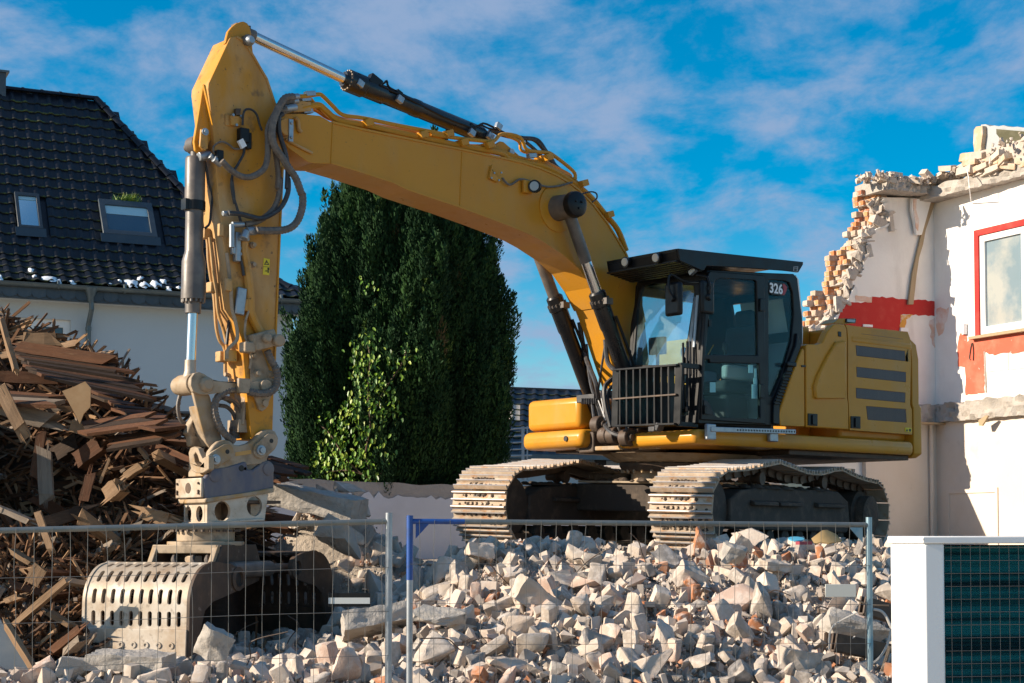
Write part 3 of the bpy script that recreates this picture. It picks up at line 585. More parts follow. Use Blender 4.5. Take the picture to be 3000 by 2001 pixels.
# lower housing with round openings (real holes in the plates)
lo = z3((352, 1062), (752, 995), (728, 1178), (350, 1200))
def holeY(p, r, lat): return circle(ML(p, lat), (1, 0, 0), (0, 0, 1), r, 18, rb=r * 1.12)
lh = plate('lower_housing', lo, W2 - .005, .04, M['dusty_steel'], ex, holes=(), bevel=0)
bpy.data.objects.remove(lh)
b = MB(); b.prism([ML(p, W2 - .005) for p in lo], Y_(-.04), [holeY(Z3(452, 1115), .085, W2 - .005), holeY(Z3(662, 1082), .085, W2 - .005)]); lh = b.build('lower_housing', M['worn_steel'], ex)
b = MB(); b.prism([ML(p, -W2 + .045) for p in lo], Y_(-.04)); b.build('side_plate', M['worn_steel'], lh)
xl = ML(Z3(352, 1130), W2).x; zt2, zb2 = ML(Z3(352, 1062), W2).z, ML(Z3(352, 1200), W2).z; fpoly = [(xl, -W2 + .045, zb2), (xl, W2 - .05, zb2), (xl, W2 - .05, zt2), (xl, -W2 + .045, zt2)]
b = MB(); b.prism(fpoly, (-.03, 0, 0), [circle((xl, yy, (zt2 + zb2) / 2), (0, 1, 0), (0, 0, 1), .062, 18, rb=.075) for yy in (-.115, .095)]); b.build('front_plate', M['worn_steel'], lh)
b = MB(); b.prism([ML(p, W2 + .02) for p in z3((350, 1185), (728, 1160), (728, 1178), (350, 1202))], Y_(-.48)); b.build('base_flange', M['worn_steel'], lh, bevel=.008)
b = MB(); pc = ML(Z3(540, 1130), 0); b.box((pc.x, 0, zt2 + .02), (.75, .40, .03)); b.cyl((pc.x, 0, zb2), (pc.x, 0, zt2), .14, n=20); b.build('inner_core', M['dark_steel'], lh)
pr_ = ML(Z3(343, 1200), 0); ROT = Vector((pr_.x, 0, zb2))      # rotator axis, underside of the housing
# hoses through the linkage
for pts, r, lat in ((z3((575, 318), (510, 315), (460, 335), (415, 375), (400, 440), (410, 500), (440, 570), (480, 620), (530, 660)), .036, .19), (z3((800, 170), (812, 230), (800, 300), (760, 335), (690, 342), (620, 330)), .036, .27), (z3((510, 400), (450, 370), (400, 400)), .02, .0), (z3((590, 520), (570, 440), (520, 385), (460, 372)), .025, .05), (z3((545, 540), (520, 470), (480, 430), (430, 420)), .02, -.03), (z3((210, 560), (170, 500), (160, 420), (175, 350)), .02, -.2), (z3((745, 60), (770, 120), (800, 170)), .036, .24), (z3((530, 560), (530, 640)), .05, 0)):
    P = resample(smoothpath([ML(p, lat) for p in pts], 10), max(.012, r * .45)); b = MB(); b.tube(P, r, 8, rib=.08); b.build('coupler_hose', M['dust_rubber'], ex)
b = MB(); b.box(ML(Z3(590, 292), .26), (.13, .05, .14)); b.build('hose_clamp', M['dusty_steel'], ex, bevel=.01)
b = MB()
for k in range(6): b.cyl(ML(Z3(545 + k * 12, 330), -.05 + .03 * k), ML(Z3(535 + k * 10, 545), -.05 + .03 * k), .018, n=8)
b.box(ML(Z3(580, 560), 0), (.2, .2, .12)); b.build('hose_bundle', M['dusty_steel'], ex)
# ---------------- boom cylinders
def boomcyl(lat, top, gl, end, rodr, barr):
    T, G, E = ML(top, lat), ML(gl, lat), ML(end, lat); ax = (E - T).normalized(); G = T + ax * (G - T).dot(ax); L_ = (E - G).length
    b = MB(); b.lathe(G, ax, [(0, barr * .92), (.02, barr * 1.12), (.1, barr * 1.12), (.11, barr * 1.28), (.17, barr * 1.28), (.18, barr * 1.14), (.42, barr * 1.12), (.46, barr), (L_ - .15, barr), (L_ - .1, barr * .8)], 26)
    o = b.build('boom_cylinder', M['black_cyl'], ex)
    b = MB(); b.cyl(T, G + ax * .05, rodr, n=24); b.build('rod', M['chrome'], o)
    b = MB(); b.lathe(T, ax, [(0, rodr * 1.1), (.62, rodr * 1.1), (.66, rodr)], 24); b.build('rod_sleeve', M['grey_cyl'], o)
    b = MB(); b.cyl(E - Y_(.1), E + Y_(.1), barr * 1.3, n=22); b.cyl(E - Y_(.17), E + Y_(.17), barr * .6, n=16); b.build('foot_eye', M['grey_cyl'], o, bevel=.008)
    b = MB()
    for k in range(14):
        a_ = k / 14 * 2 * math.pi; yv = ax.orthogonal().normalized(); zv = ax.cross(yv); c = G + ax * .09 + (yv * math.cos(a_) + zv * math.sin(a_)) * barr * 1.19; b.cyl(c, c + ax * .03, .012, n=6)
    b.box(G + ax * .13 + Y_(barr * 1.2), (.1, .1, .07)); b.build('gland_bolts', M['grey_cyl'], o)
    b = MB(); side = Vector((-.06, .11 if lat > 0 else .1, 0))
    b.tube(smoothpath([G + ax * .3 + side, G + ax * .8 + side * 1.1, G + ax * (L_ - .4) + side, G + ax * (L_ - .15) + side * 2], 6), .017, 7); b.build('oil_line', M['black'], o)
boomcyl(.36, (1301, 474), Z6(110, 415), (1486, 1003), .062, .088)
boomcyl(-.36, (1238, 590), (1270, 680), (1393, 1005), .062, .088)

# ---------------- upper frame: deck, tank, engine housing, counterweight
SF = ML((1603, 972), 1.47).x           # cab front
zdk = ML((1603, 985), 1.5).z           # deck top
zdb = ML((1610, 1020), 1.5).z
xrear = ML((2098, 1040), 1.5).x
print('SF', SF, 'deck', zdk, zdb, 'rear', xrear)
def slab(name, x0, x1, y0, y1, z0, z1, m_, parent=None, bev=.02, seg=3, rc=0, rcorners=()):
    pts = []
    for (x, y, k) in ((x0, y0, 0), (x1, y0, 1), (x1, y1, 2), (x0, y1, 3)):
        if k in rcorners:
            cx = x + rc * (1 if x == x0 else -1); cy = y + rc * (1 if y == y0 else -1)
            a0 = {0: math.pi, 1: -math.pi / 2, 2: 0, 3: math.pi / 2}[k]
            pts += [Vector((cx + rc * math.cos(a0 + t * math.pi / 12), cy + rc * math.sin(a0 + t * math.pi / 12), z0)) for t in range(7)]
        else: pts.append(Vector((x, y, z0)))
    b = MB(); b.prism(pts, (0, 0, z1 - z0)); return b.build(name, m_, parent or ex, bevel=bev, seg=seg)
deck = slab('deck_sill', ML(Z7(1340, 700), 1.47).x + .012, SF + .10, .30, 1.52, zdb, zdk, M['yellow'], bev=.07, seg=4)
b = MB(); b.box((-.55, 0, zdb + .07), (3.0, 2.4, .12)); b.build('belly_frame', M['dark_steel'], ex, bevel=.01)
# rail with holes bolted to the sill
b = MB(); A, B_ = ML(Z6(905, 1372), 1.60), ML(Z6(1495, 1390), 1.60)
b.bar(A, B_, .03, .055); rl = b.build('sill_rail', M['galv'], ex, bevel=.006)
b = MB()
for k in range(22):
    p = A + (B_ - A) * (.30 + .68 * k / 21); b.cyl(p + Y_(.0), p + Y_(.018), .011, n=8)
b.build('rail_holes', M['black_ink'], rl)
b = MB(); b.box(ML(Z6(905, 1390), 1.58), (.14, .05, .17)); b.box(ML(Z6(1340, 1425), 1.56), (.14, .05, .11)); b.build('rail_brackets', M['galv'], rl, bevel=.01)
# far front tank
zt1, zt2_, zt3 = MS((1280, 914), SF + .02).z, MS((1280, 988), SF + .05).z, MS((1280, 1030), SF + .05).z
ys0 = MS((1207, 960), SF + .03).y; ys1 = MS((1330, 960), SF + .03).y
tk = slab('front_tank', SF - 1.3, SF + .02, ys0, ys1, zt2_ + .012, zt1, M['yellow'], bev=.075, seg=4)
slab('step_box', SF - 1.3, SF + .08, ys0 - .03, ys1 + .10, zt3, zt2_, M['yellow'], bev=.085, seg=4)
b = MB(); c = MS((1300, 1007), SF + .08); b.cyl(c, c + Vector((.015, 0, 0)), .032, n=16); b.build('keyhole', M['black_ink'], tk)

# engine housing
zh = ML((1980, 760), 1.2).z
xA = ML((1849, 900), 1.47).x; xB = ML(Z7(812, 700), 1.47).x; xC = ML(Z7(1340, 700), 1.47).x
ytop = 1.47
core = slab('engine_housing', xC, xB + .05, -1.42, 1.38, zdk, zh - .03, M['yellow'], bev=.04)
slab('hood_ledge', xB + .05, ML((1836, 800), 1.0).x, -1.42, .95, zdk, ML((1870, 752), .95).z, M['yellow'], bev=.04)
def panel(name, uvs, lat, th, m_, parent, bev=.016, holes=()):
    b = MB(); b.prism([ML(p, lat) for p in uvs], Y_(-th), [[ML(p, lat) for p in h] for h in holes]); return b.build(name, m_, parent, bevel=bev, seg=3)
z7 = lambda *a: [Z7(*p) for p in a]; z6 = lambda *a: [Z6(*p) for p in a]
panel('cab_side_panel', z7((245, 1132), (231, 1040), (330, 740), (432, 482), (450, 500), (453, 1140)), 1.50, .12, M['yellow'], core)
pB = panel('side_door', z7((463, 1143), (460, 462), (475, 450), (560, 452), (600, 440), (640, 350), (690, 290), (720, 280), (782, 286), (800, 320), (806, 420), (806, 900), (815, 950), (818, 1165)), 1.50, .10, M['yellow'], core)
gr_ = [z7((875, 460), (1287, 508), (1293, 594), (882, 548)), z7((881, 640), (1296, 684), (1297, 770), (884, 726)), z7((877, 815), (1292, 856), (1290, 940), (879, 903)), z7((962, 967), (1296, 994), (1303, 1107), (975, 1083))]
pC = panel('engine_door', z7((826, 1168), (818, 950), (812, 900), (812, 420), (806, 330), (790, 288), (870, 300), (1310, 348), (1330, 400), (1337, 600), (1330, 960), (1345, 1000), (1348, 1207)), 1.50, .10, M['yellow'], core, holes=gr_)
for g in gr_:
    b = MB(); b.prism([ML(p, 1.485) for p in g], Y_(-.03)); gv = b.build('grille', M['louvre'], core, smooth=0)
    P = [ML(p, 1.492) for p in g]
    b = MB()
    for k in range(1, 12):
        t = k / 12; b.bar(P[0] + (P[3] - P[0]) * t, P[1] + (P[2] - P[1]) * t, .012, .008)
    b.build('grille_slats', M['louvre'], gv, smooth=0)
# chamfer strip along the roof edge with the top grille
za, zb3 = ML(Z7(1000, 330), 1.5).z, ML(Z7(1000, 420), 1.5).z
b = MB(); x0, x1 = xC + .02, xB - .02
e0 = [ML(Z7(805, 392), 1.50), ML(Z7(1335, 440), 1.50)]
b.prism([(x1, 1.36, zh), (x1, 1.505, zh - .13), (x1, 1.505, zh - .22), (x1, 1.36, zh - .22)], (x0 - x1, 0, 0)); b.build('roof_chamfer', M['yellow'], core, bevel=.03, seg=3)
b = MB(); b.prism([(x1 - .2, 1.40, zh - .022), (x1 - .2, 1.49, zh - .105), (x0 + .18, 1.49, zh - .105), (x0 + .14, 1.40, zh - .022)], (0, .012, .010)); b.build('roof_grille', M['louvre'], core)
# sculpted bulge on the side door, latches, labels
b = MB(); b.prism([ML(p, 1.535) for p in z7((545, 905), (535, 800), (560, 720), (640, 560), (720, 430), (800, 420), (800, 905))], Y_(-.05)); b.build('door_bulge', M['yellow'], pB, bevel=.03, seg=3)
for q, par in (((480, 1030, 558, 1135), pB), ((838, 1052, 917, 1157), pC)):
    x_0, y_0, x_1, y_1 = q
    b = MB(); b.prism([ML(p, 1.512) for p in z7((x_0, y_0), (x_1, y_0 + 4), (x_1, y_1), (x_0, y_1 - 5))], Y_(-.02)); lt = b.build('latch', M['black'], par, bevel=.004)
    b = MB(); b.prism([ML(p, 1.53) for p in z7((x_0 + 38, y_0 + 12), (x_1 - 8, y_0 + 12), (x_1 - 8, y_1 - 12), (x_0 + 38, y_1 - 12))], Y_(-.03)); b.build('handle', M['black'], lt, bevel=.004)
b = MB(); b.prism([ML(p, 1.508) for p in z7((730, 345), (755, 348), (755, 390), (733, 385))], Y_(-.01)); b.build('slot', M['black_ink'], pB)
b = MB(); b.prism([ML(p, 1.512) for p in z7((422, 627), (458, 627), (458, 643), (428, 643))], Y_(-.01)); b.build('slot', M['black_ink'], pB)
b = MB(); b.prism([ML(p, 1.508) for p in z7((1290, 1148), (1343, 1152), (1343, 1188), (1292, 1184))], Y_(-.01)); lb = b.build('warning_label', M['yel_label'], pC, smooth=0)
b = MB(); b.prism([ML(p, 1.511) for p in z7((1295, 1180), (1305, 1156), (1314, 1181))], Y_(-.002)); b.prism([ML(p, 1.511) for p in z7((1322, 1158), (1338, 1159), (1338, 1182), (1322, 1181))], Y_(-.002)); b.build('label_print', M['black_ink'], lb, smooth=0)
# rear work light
b = MB(); b.prism([ML(p, 1.35) for p in z7((690, 276), (740, 236), (880, 236), (870, 274), (790, 284))], Y_(-.22)); rl2 = b.build('rear_lamp_bracket', M['yellow'], core, bevel=.008)
b = MB(); b.prism([ML(p, 1.37) for p in z7((800, 236), (882, 238), (876, 276), (796, 270))], Y_(-.22)); b.build('lamp_housing', M['black'], rl2, bevel=.006)
b = MB(); b.prism([ML(p, 1.38) for p in z7((808, 243), (872, 246), (868, 270), (806, 265))], Y_(-.01)); b.build('lens', M['lamp'], rl2)
# counterweight with its bowed rear
zc0, zc1 = zdb - .03, zh - .02
pts = []
for k in range(17):
    t = -1 + 2 * k / 16; y = 1.50 * t; pts.append(Vector((xC - .16 - .26 * (1 - abs(t) ** 2.2) - .0, y, 0)))
poly = [Vector((xC + .0, 1.50, 0))] + [p for p in reversed(pts)] + [Vector((xC + .0, -1.50, 0))]
b = MB(); n = len(poly)
lev = [(zc0, .05), (zc0 + .05, .0), (zc0 + .62, .0), (zc0 + .66, .02), (zc1 - .30, .02), (zc1 - .12, .04), (zc1, .12)]
vs = []; cx_ = xC - .1
for z, ins in lev:
    for p in poly: vs.append(Vector((p.x + (ins if p.x < xC - .01 else 0), p.y * (1 - ins / 1.5), z)))
fs = [(k * n + i, k * n + (i + 1) % n, (k + 1) * n + (i + 1) % n, (k + 1) * n + i) for k in range(len(lev) - 1) for i in range(n)] + [tuple(range(n)), tuple(range((len(lev) - 1) * n, len(lev) * n))]
b.add(vs, fs); b.build('counterweight', M['yellow'], ex, bevel=.02, seg=3, smooth=50)
b = MB(); b.box((xC - .004, 1.30, (zc0 + zc1) / 2), (.02, .30, zc1 - zc0 - .2))
slab('under_cover', xC + .0, -.3, -1.35, 1.42, zdb - .06, zdb - .002, M['dark_steel'], bev=.01)

# ---------------- cab
CL = 1.47
side = z6((820, 1330), (845, 900), (868, 600), (885, 300), (900, 262), (1290, 283), (1485, 290), (1512, 320), (1545, 600), (1546, 760), (1535, 800), (1440, 1010), (1395, 1180), (1385, 1345))
door = z6((842, 1305), (850, 900), (868, 600), (893, 290), (905, 272), (1276, 300), (1284, 330), (1290, 1000), (1292, 1335))
quart = z6((1312, 330), (1425, 338), (1455, 350), (1480, 420), (1488, 560), (1470, 760), (1400, 1000), (1345, 1130), (1330, 1145), (1312, 1140))
b = MB(); b.prism([ML(p, CL) for p in side], Y_(-.06), [[ML(p, CL) for p in z6((850, 1300), (856, 900), (874, 600), (898, 300), (910, 280), (1262, 303), (1272, 330), (1278, 1000), (1280, 1325))], [ML(p, CL) for p in quart]])
cab = b.build('cab', M['black'], ex, bevel=.008)
dh1 = z6((945, 332), (985, 318), (1215, 333), (1228, 345), (1234, 600), (1236, 858), (872, 852), (885, 700), (905, 500), (925, 380))
dh2 = z6((868, 885), (900, 885), (905, 910), (1245, 915), (1252, 1100), (1255, 1290), (1245, 1300), (960, 1290), (935, 1270), (905, 1200), (885, 1170), (858, 1160))
b = MB(); b.prism([ML(p, CL + .025) for p in door], Y_(-.045), [[ML(p, CL + .025) for p in dh1], [ML(p, CL + .025) for p in dh2]]); dr = b.build('door', M['black'], cab, bevel=.008)
b = MB(); b.prism([ML(p, CL + .005) for p in dh1], Y_(-.006)); b.build('window_pane', M['glass'], cab, smooth=0)
b = MB(); b.prism([ML(p, CL + .005) for p in dh2], Y_(-.006)); b.build('window_pane', M['glass'], cab, smooth=0)
b = MB(); b.prism([ML(p, CL - .02) for p in quart], Y_(-.006)); b.build('quarter_pane', M['glass'], cab, smooth=0)
b = MB(); b.prism([ML(p, CL + .035) for p in z6((862, 1168), (885, 1175), (915, 1240), (915, 1272), (862, 1270))], Y_(-.02)); b.build('door_handle_plate', M['black_ink'], cab, bevel=.004)
b = MB(); b.prism([ML(p, CL + .05) for p in z6((868, 1205), (885, 1205), (885, 1265), (868, 1265))], Y_(-.02)); b.build('door_handle', M['black'], cab, bevel=.004)
b = MB()
for q in ((1255, 460, 1285, 550), (1255, 1058, 1285, 1155)): b.prism([ML(p, CL + .05) for p in z6((q[0], q[1]), (q[2], q[1]), (q[2], q[3]), (q[0], q[3]))], Y_(-.03))
b.build('hinges', M['black'], cab, bevel=.006)
b = MB(); b.prism([ML(p, CL + .03) for p in z6((895, 610), (915, 605), (915, 655), (897, 658))], Y_(-.03)); b.build('latch', M['black'], cab, bevel=.004)
# rear louvred strip
b = MB(); b.prism([ML(p, CL + .03) for p in z6((1512, 700), (1540, 790), (1390, 1185), (1390, 1340), (1345, 1335), (1350, 1180), (1430, 970), (1500, 790))], Y_(-.08)); lv = b.build('louvre_strip', M['black'], cab, bevel=.01)
b = MB()
for k in range(12):
    t = k / 11; c = ML(Z6(1455 - 85 * t, 965 + 230 * t), CL + .04); b.box(c, (.10, .025, .018))
b.build('louvres', M['black'], lv, bevel=.004)
b = MB(); b.box(ML(Z6(1465, 920), CL + .05), (.16, .05, .05)); b.build('rear_handle', M['black'], cab, bevel=.01)
# front frame: leaning plane through the near front edge
pb, pt = ML(Z6(820, 1330), CL), ML(Z6(885, 262), CL)
fd = (pt - pb).normalized(); fn = Vector((0, 1, 0)).cross(fd); fn = fn if fn.x > 0 else -fn
def FPl(uv, off=0): return MP(uv, pb + fn * off, fn)
fro = z6((822, 1330), (845, 900), (868, 600), (885, 262), (405, 300), (395, 400), (350, 640), (335, 960), (325, 1335))
fh1 = z6((500, 352), (785, 372), (792, 420), (735, 800), (705, 925), (360, 925), (375, 640), (415, 420), (440, 370))
fh2 = z6((362, 1010), (745, 990), (752, 1120), (750, 1270), (700, 1278), (372, 1290), (355, 1230), (352, 1100))
b = MB(); b.prism([FPl(p) for p in fro], -fn * .06, [[FPl(p) for p in fh1], [FPl(p) for p in fh2]]); ff = b.build('front_frame', M['black'], cab, bevel=.008)
b = MB(); b.prism([FPl(p, -.02) for p in fh1], -fn * .006); b.build('windscreen', M['glass_front'], cab, smooth=0)
b = MB(); b.prism([FPl(p, -.02) for p in fh2], -fn * .006); b.build('lower_windscreen', M['glass'], cab, smooth=0)
yF = FPl(Z6(345, 960)).y; print('far cab y', yF)
# far side wall of the cab (glazed), rear wall, floor, roof
off = Y_(-(CL - yF))
P_side = [ML(p, CL) + off for p in side]
fsr = [(p - off) for p in P_side]
def inset(xa, xb, za_, zb_, y): return [Vector((xa, y, za_)), Vector((xb, y, za_)), Vector((xb, y, zb_)), Vector((xa, y, zb_))]
cab_h0, cab_h1 = pb.z, pt.z
xr_ = ML(Z6(1540, 700), CL).x
b = MB(); b.prism(P_side, Y_(.05), [inset(SF - .22, SF - 1.25, cab_h0 + .55, cab_h1 - .16, yF)]); b.build('far_side', M['black'], cab)
b = MB(); b.prism(inset(SF - .22, SF - 1.25, cab_h0 + .55, cab_h1 - .16, yF + .02), Y_(.006)); b.build('far_pane', M['glass'], cab, smooth=0)
rp = ML(Z6(1500, 350), CL); rb_ = ML(Z6(1540, 760), CL)
b = MB(); b.prism([Vector((rb_.x - .0, CL - .06, rb_.z)), Vector((rb_.x, yF + .05, rb_.z)), Vector((rp.x, yF + .05, cab_h1)), Vector((rp.x, CL - .06, cab_h1))], (.05, 0, 0), [[Vector((rb_.x, CL - .16, rb_.z + .12)), Vector((rb_.x, yF + .15, rb_.z + .12)), Vector((rp.x, yF + .15, cab_h1 - .15)), Vector((rp.x, CL - .16, cab_h1 - .15))]]); b.build('rear_frame', M['black'], cab)
bpt = ML(Z6(1385, 1345), CL)
b = MB(); b.hexa([(bpt.x + .02, yF + .05, cab_h0), (SF - .1, yF + .05, cab_h0), (SF - .1, CL - .07, cab_h0), (bpt.x + .02, CL - .07, cab_h0)] + [(bpt.x + .02, yF + .05, cab_h0 + .06), (SF - .1, yF + .05, cab_h0 + .06), (SF - .1, CL - .07, cab_h0 + .06), (bpt.x + .02, CL - .07, cab_h0 + .06)]); b.build('floor', M['seat'], cab)
b = MB(); b.prism([Vector((bpt.x + .04, CL - .07, cab_h0)), Vector((bpt.x + .04, yF + .05, cab_h0)), Vector((rb_.x + .03, yF + .05, rb_.z)), Vector((rb_.x + .03, CL - .07, rb_.z))], (.03, 0, 0)); b.build('rear_bulkhead', M['grey_pl'], cab)
b = MB(); b.hexa([(rp.x, yF, cab_h1 - .07), (pt.x - .02, yF, cab_h1 - .07), (pt.x - .02, CL - .03, cab_h1 - .07), (rp.x, CL - .03, cab_h1 - .07)] + [(rp.x + .04, yF + .04, cab_h1 + .03), (pt.x - .05, yF + .04, cab_h1 + .03), (pt.x - .05, CL - .06, cab_h1 + .03), (rp.x + .04, CL - .06, cab_h1 + .03)]); b.build('cab_roof', M['black'], cab, bevel=.01)
b = MB(); b.prism([ML(p, CL - .02) for p in z6((1500, 300), (1545, 600), (1546, 790), (1550, 700), (1545, 560), (1520, 330))], Y_(-.9)); b.build('rear_edge_trim', M['paper'] if False else M['white'], cab)
# interior
ym = (CL + yF) / 2
b = MB()
b.box((SF - 1.05, ym, cab_h0 + .48), (.55, .5, .14)); b.box((SF - 1.32, ym, cab_h0 + .86), (.14, .48, .72), Matrix.Rotation(-.18, 3, 'Y')); b.box((SF - 1.40, ym, cab_h0 + 1.30), (.10, .28, .22)); b.box((SF - 1.05, ym, cab_h0 + .2), (.4, .4, .4))
b.build('operator_seat', M['seat'], cab, bevel=.05, seg=3)
for sg in (-1, 1):
    b = MB(); b.box((SF - .95, ym + sg * .32, cab_h0 + .62), (.55, .10, .16)); cs = b.build('armrest_console', M['grey_pl'], cab, bevel=.03)
    b = MB(); b.cyl((SF - .74, ym + sg * .32, cab_h0 + .66), (SF - .70, ym + sg * .32, cab_h0 + .86), .016); b.lathe((SF - .70, ym + sg * .32, cab_h0 + .84), (0, 0, 1), [(0, .02), (.05, .035), (.1, .03), (.12, .01)], 12); b.build('joystick', M['black'], cs)
b = MB(); b.box((SF - .35, yF + .16, cab_h0 + .95), (.05, .22, .2), Matrix.Rotation(.2, 3, 'Z')); b.cyl((SF - .35, yF + .16, cab_h0 + .1), (SF - .35, yF + .16, cab_h0 + .9), .02); b.build('monitor', M['black'], cab, bevel=.01)
for sg in (-.12, .12):
    b = MB(); b.bar((SF - .25, ym + sg, cab_h0 + .08), (SF - .42, ym + sg, cab_h0 + .3), .09, .02); b.cyl((SF - .35, ym + sg, cab_h0 + .2), (SF - .30, ym + sg, cab_h0 + .55), .012); b.build('pedal', M['black'], cab)
b = MB(); b.bar((SF - .6, ym - .1, cab_h0 + .5), (SF - .75, ym + .1, cab_h0 + .95), .03, .01); b.build('yellow_strap', M['yellow'], cab)
for q in ((1172, 925, 1203, 980), (1215, 950, 1232, 1013), (1207, 1015, 1240, 1058), (1195, 1060, 1240, 1158), (903, 1045, 942, 1115)):
    b = MB(); b.prism([ML(p, CL - .012) for p in z6((q[0], q[1]), (q[2], q[1]), (q[2], q[3]), (q[0], q[3]))], Y_(-.003)); b.build('window_sticker', M['paper'], cab, smooth=0)
# number badge 326 with its red tail
bd = z6((1318, 352), (1330, 346), (1405, 352), (1425, 358), (1443, 380), (1440, 405), (1425, 440), (1400, 443), (1330, 432), (1316, 400))
b = MB(); b.prism([ML(p, CL + .004) for p in bd], Y_(-.008)); bdg = b.build('number_badge', M['black_ink'], cab, smooth=0)
b = MB(); b.prism([ML(p, CL + .008) for p in z6((1409, 360), (1424, 362), (1439, 382), (1436, 404), (1423, 435), (1406, 438), (1416, 400))], Y_(-.004)); b.build('badge_arrow', M['red_ink'], bdg, smooth=0)
cc = ML(Z6(1364, 392), CL + .010)
w_ = (ML(Z6(1410, 392), CL).x - ML(Z6(1318, 392), CL).x)
mt = Matrix.Translation(cc) @ Matrix(((-1, 0, 0, 0), (0, 0, 1, 0), (0, 1, 0, 0), (0, 0, 0, 1)))
tz = textobj('badge_number', '326', .24, mt @ Matrix.Diagonal((1, 1, 1, 1)), M['white_ink'], bdg, bold=.006)
xs = [v.co.x for v in tz.data.vertices]; zs = [v.co.z for v in tz.data.vertices]
hx, hz = (max(xs) - min(xs)), (max(zs) - min(zs)); wantx = abs(w_) * .98; wantz = abs(ML(Z6(1364, 356), CL).z - ML(Z6(1364, 428), CL).z)
mxx, mzz = (max(xs) + min(xs)) / 2, (max(zs) + min(zs)) / 2
for v in tz.data.vertices: v.co.x = cc.x + (v.co.x - mxx) * wantx / hx; v.co.z = cc.z + (v.co.z - mzz) * wantz / hz
b = MB(); b.prism([ML(p, 1.542) for p in z6((1484, 240), (1517, 238), (1513, 275), (1482, 272))], Y_(-.003)); sq = b.build('guard_sticker', M['grey_pl'], cab, smooth=0)
b = MB(); b.prism([ML(p, 1.544) for p in z6((1488, 246), (1512, 244), (1509, 252), (1488, 252))], Y_(-.003)); b.prism([ML(p, 1.544) for p in z6((1490, 256), (1508, 256), (1506, 271), (1488, 269))], Y_(-.003)); b.build('sticker_print', M['black_ink'], sq, smooth=0)
# roof guard with its visor and two lamps
GL = 1.54
gs = [ML(p, GL) for p in z6((680, 113), (1553, 207), (1552, 225), (1520, 280), (1425, 268), (1100, 245), (880, 235), (862, 268), (835, 262), (695, 200))]
b = MB(); b.prism(gs, Y_(-.03)); rg = b.build('roof_guard', M['black'], ex, bevel=.006)
dY = Y_(MS((1397, 591), gs[0].x).y - GL)
b = MB(); b.prism([p + dY for p in gs], Y_(-.03)); b.build('far_skirt', M['black'], rg, bevel=.006)
b = MB(); t0, t1 = gs[0], gs[1]; b.hexa([t0 + Vector((0, -.03, -.03)), t1 + Vector((0, -.03, -.03)), t1 + dY + Vector((0, 0, -.03)), t0 + dY + Vector((0, 0, -.03)), t0 + Vector((0, -.03, 0)), t1 + Vector((0, -.03, 0)), t1 + dY, t0 + dY]); b.build('top_plate', M['black'], rg)
v0, v1 = gs[0] + Vector((0, -.03, 0)), gs[9] + Vector((0, -.03, 0)); v2 = ML(Z6(868, 262), GL) + Vector((.02, -.05, 0))
b = MB(); b.hexa([v1, v1 + dY, v1 + dY + Vector((-.03, 0, 0)), v1 + Vector((-.03, 0, 0)), v0, v0 + dY, v0 + dY + Vector((-.03, 0, 0)), v0 + Vector((-.03, 0, 0))]); b.build('visor', M['black'], rg)
for k in range(7):
    t = k / 6; p = v1 + (v2 - v1) * t; b = MB(); b.bar(p, p + dY, .07, .02); b.build('visor_slat', M['black'], rg, bevel=.004)
b = MB(); b.hexa([v1 + Vector((-.02, 0, .05)), v1 + dY + Vector((-.02, 0, .05)), v2 + dY + Vector((0, 0, .12)), v2 + Vector((0, 0, .12))] + [v1 + Vector((-.02, 0, .07)), v1 + dY + Vector((-.02, 0, .07)), v2 + dY + Vector((0, 0, .14)), v2 + Vector((0, 0, .14))]); b.build('visor_back', M['black'], rg)
for p in (Z6(323, 210), Z6(537, 180)):
    c = MS(p, v0.x + .02); b = MB(); b.lathe(c, (1, 0, -.1), [(-.05, .04), (.0, .058), (.03, .06)], 20); lh_ = b.build('work_lamp', M['black'], rg); b = MB(); b.lathe(c + Vector((.031, 0, 0)), (1, 0, -.1), [(0, .048), (.008, .044)], 20); b.build('lens', M['lamp'], rg)
b = MB(); b.box(MS(Z6(785, 272), SF + .05), (.05, .09, .05), Matrix.Rotation(.5, 3, 'X')); b.build('roof_latch', M['galv'], rg)
# mirrors
m1 = MS(Z6(652, 467), SF + .32); b = MB(); b.box(m1, (.07, .23, .36)); mr1 = b.build('mirror', M['black'], cab, bevel=.03, seg=3)
b = MB(); b.tube(smoothpath([m1 + Vector((.05, .03, .02)), m1 + Vector((.08, 0, .12)), m1 + Vector((.05, .0, .26)), MS(Z6(730, 345), SF + .2), FPl(Z6(850, 350), .03)], 6), .014, 7); b.lathe(m1 + Vector((.035, .02, 0)), (1, 0, 0), [(0, .035), (.04, .03)], 12); b.build('mirror_arm', M['black'], mr1)
m2 = ML(Z6(878, 455), CL + .16); b = MB(); b.box(m2, (.20, .07, .36)); mr2 = b.build('mirror', M['black'], cab, bevel=.03, seg=3)
b = MB(); b.tube([m2 + Vector((0, .04, .03)), m2 + Vector((0, .06, .1)), m2 + Vector((0, .02, .22)), m2 + Vector((0, -.14, .26))], .014, 7); b.lathe(m2 + Vector((0, .03, 0)), (0, 1, 0), [(0, .045), (.04, .03)], 12); b.build('mirror_arm', M['black'], mr2)
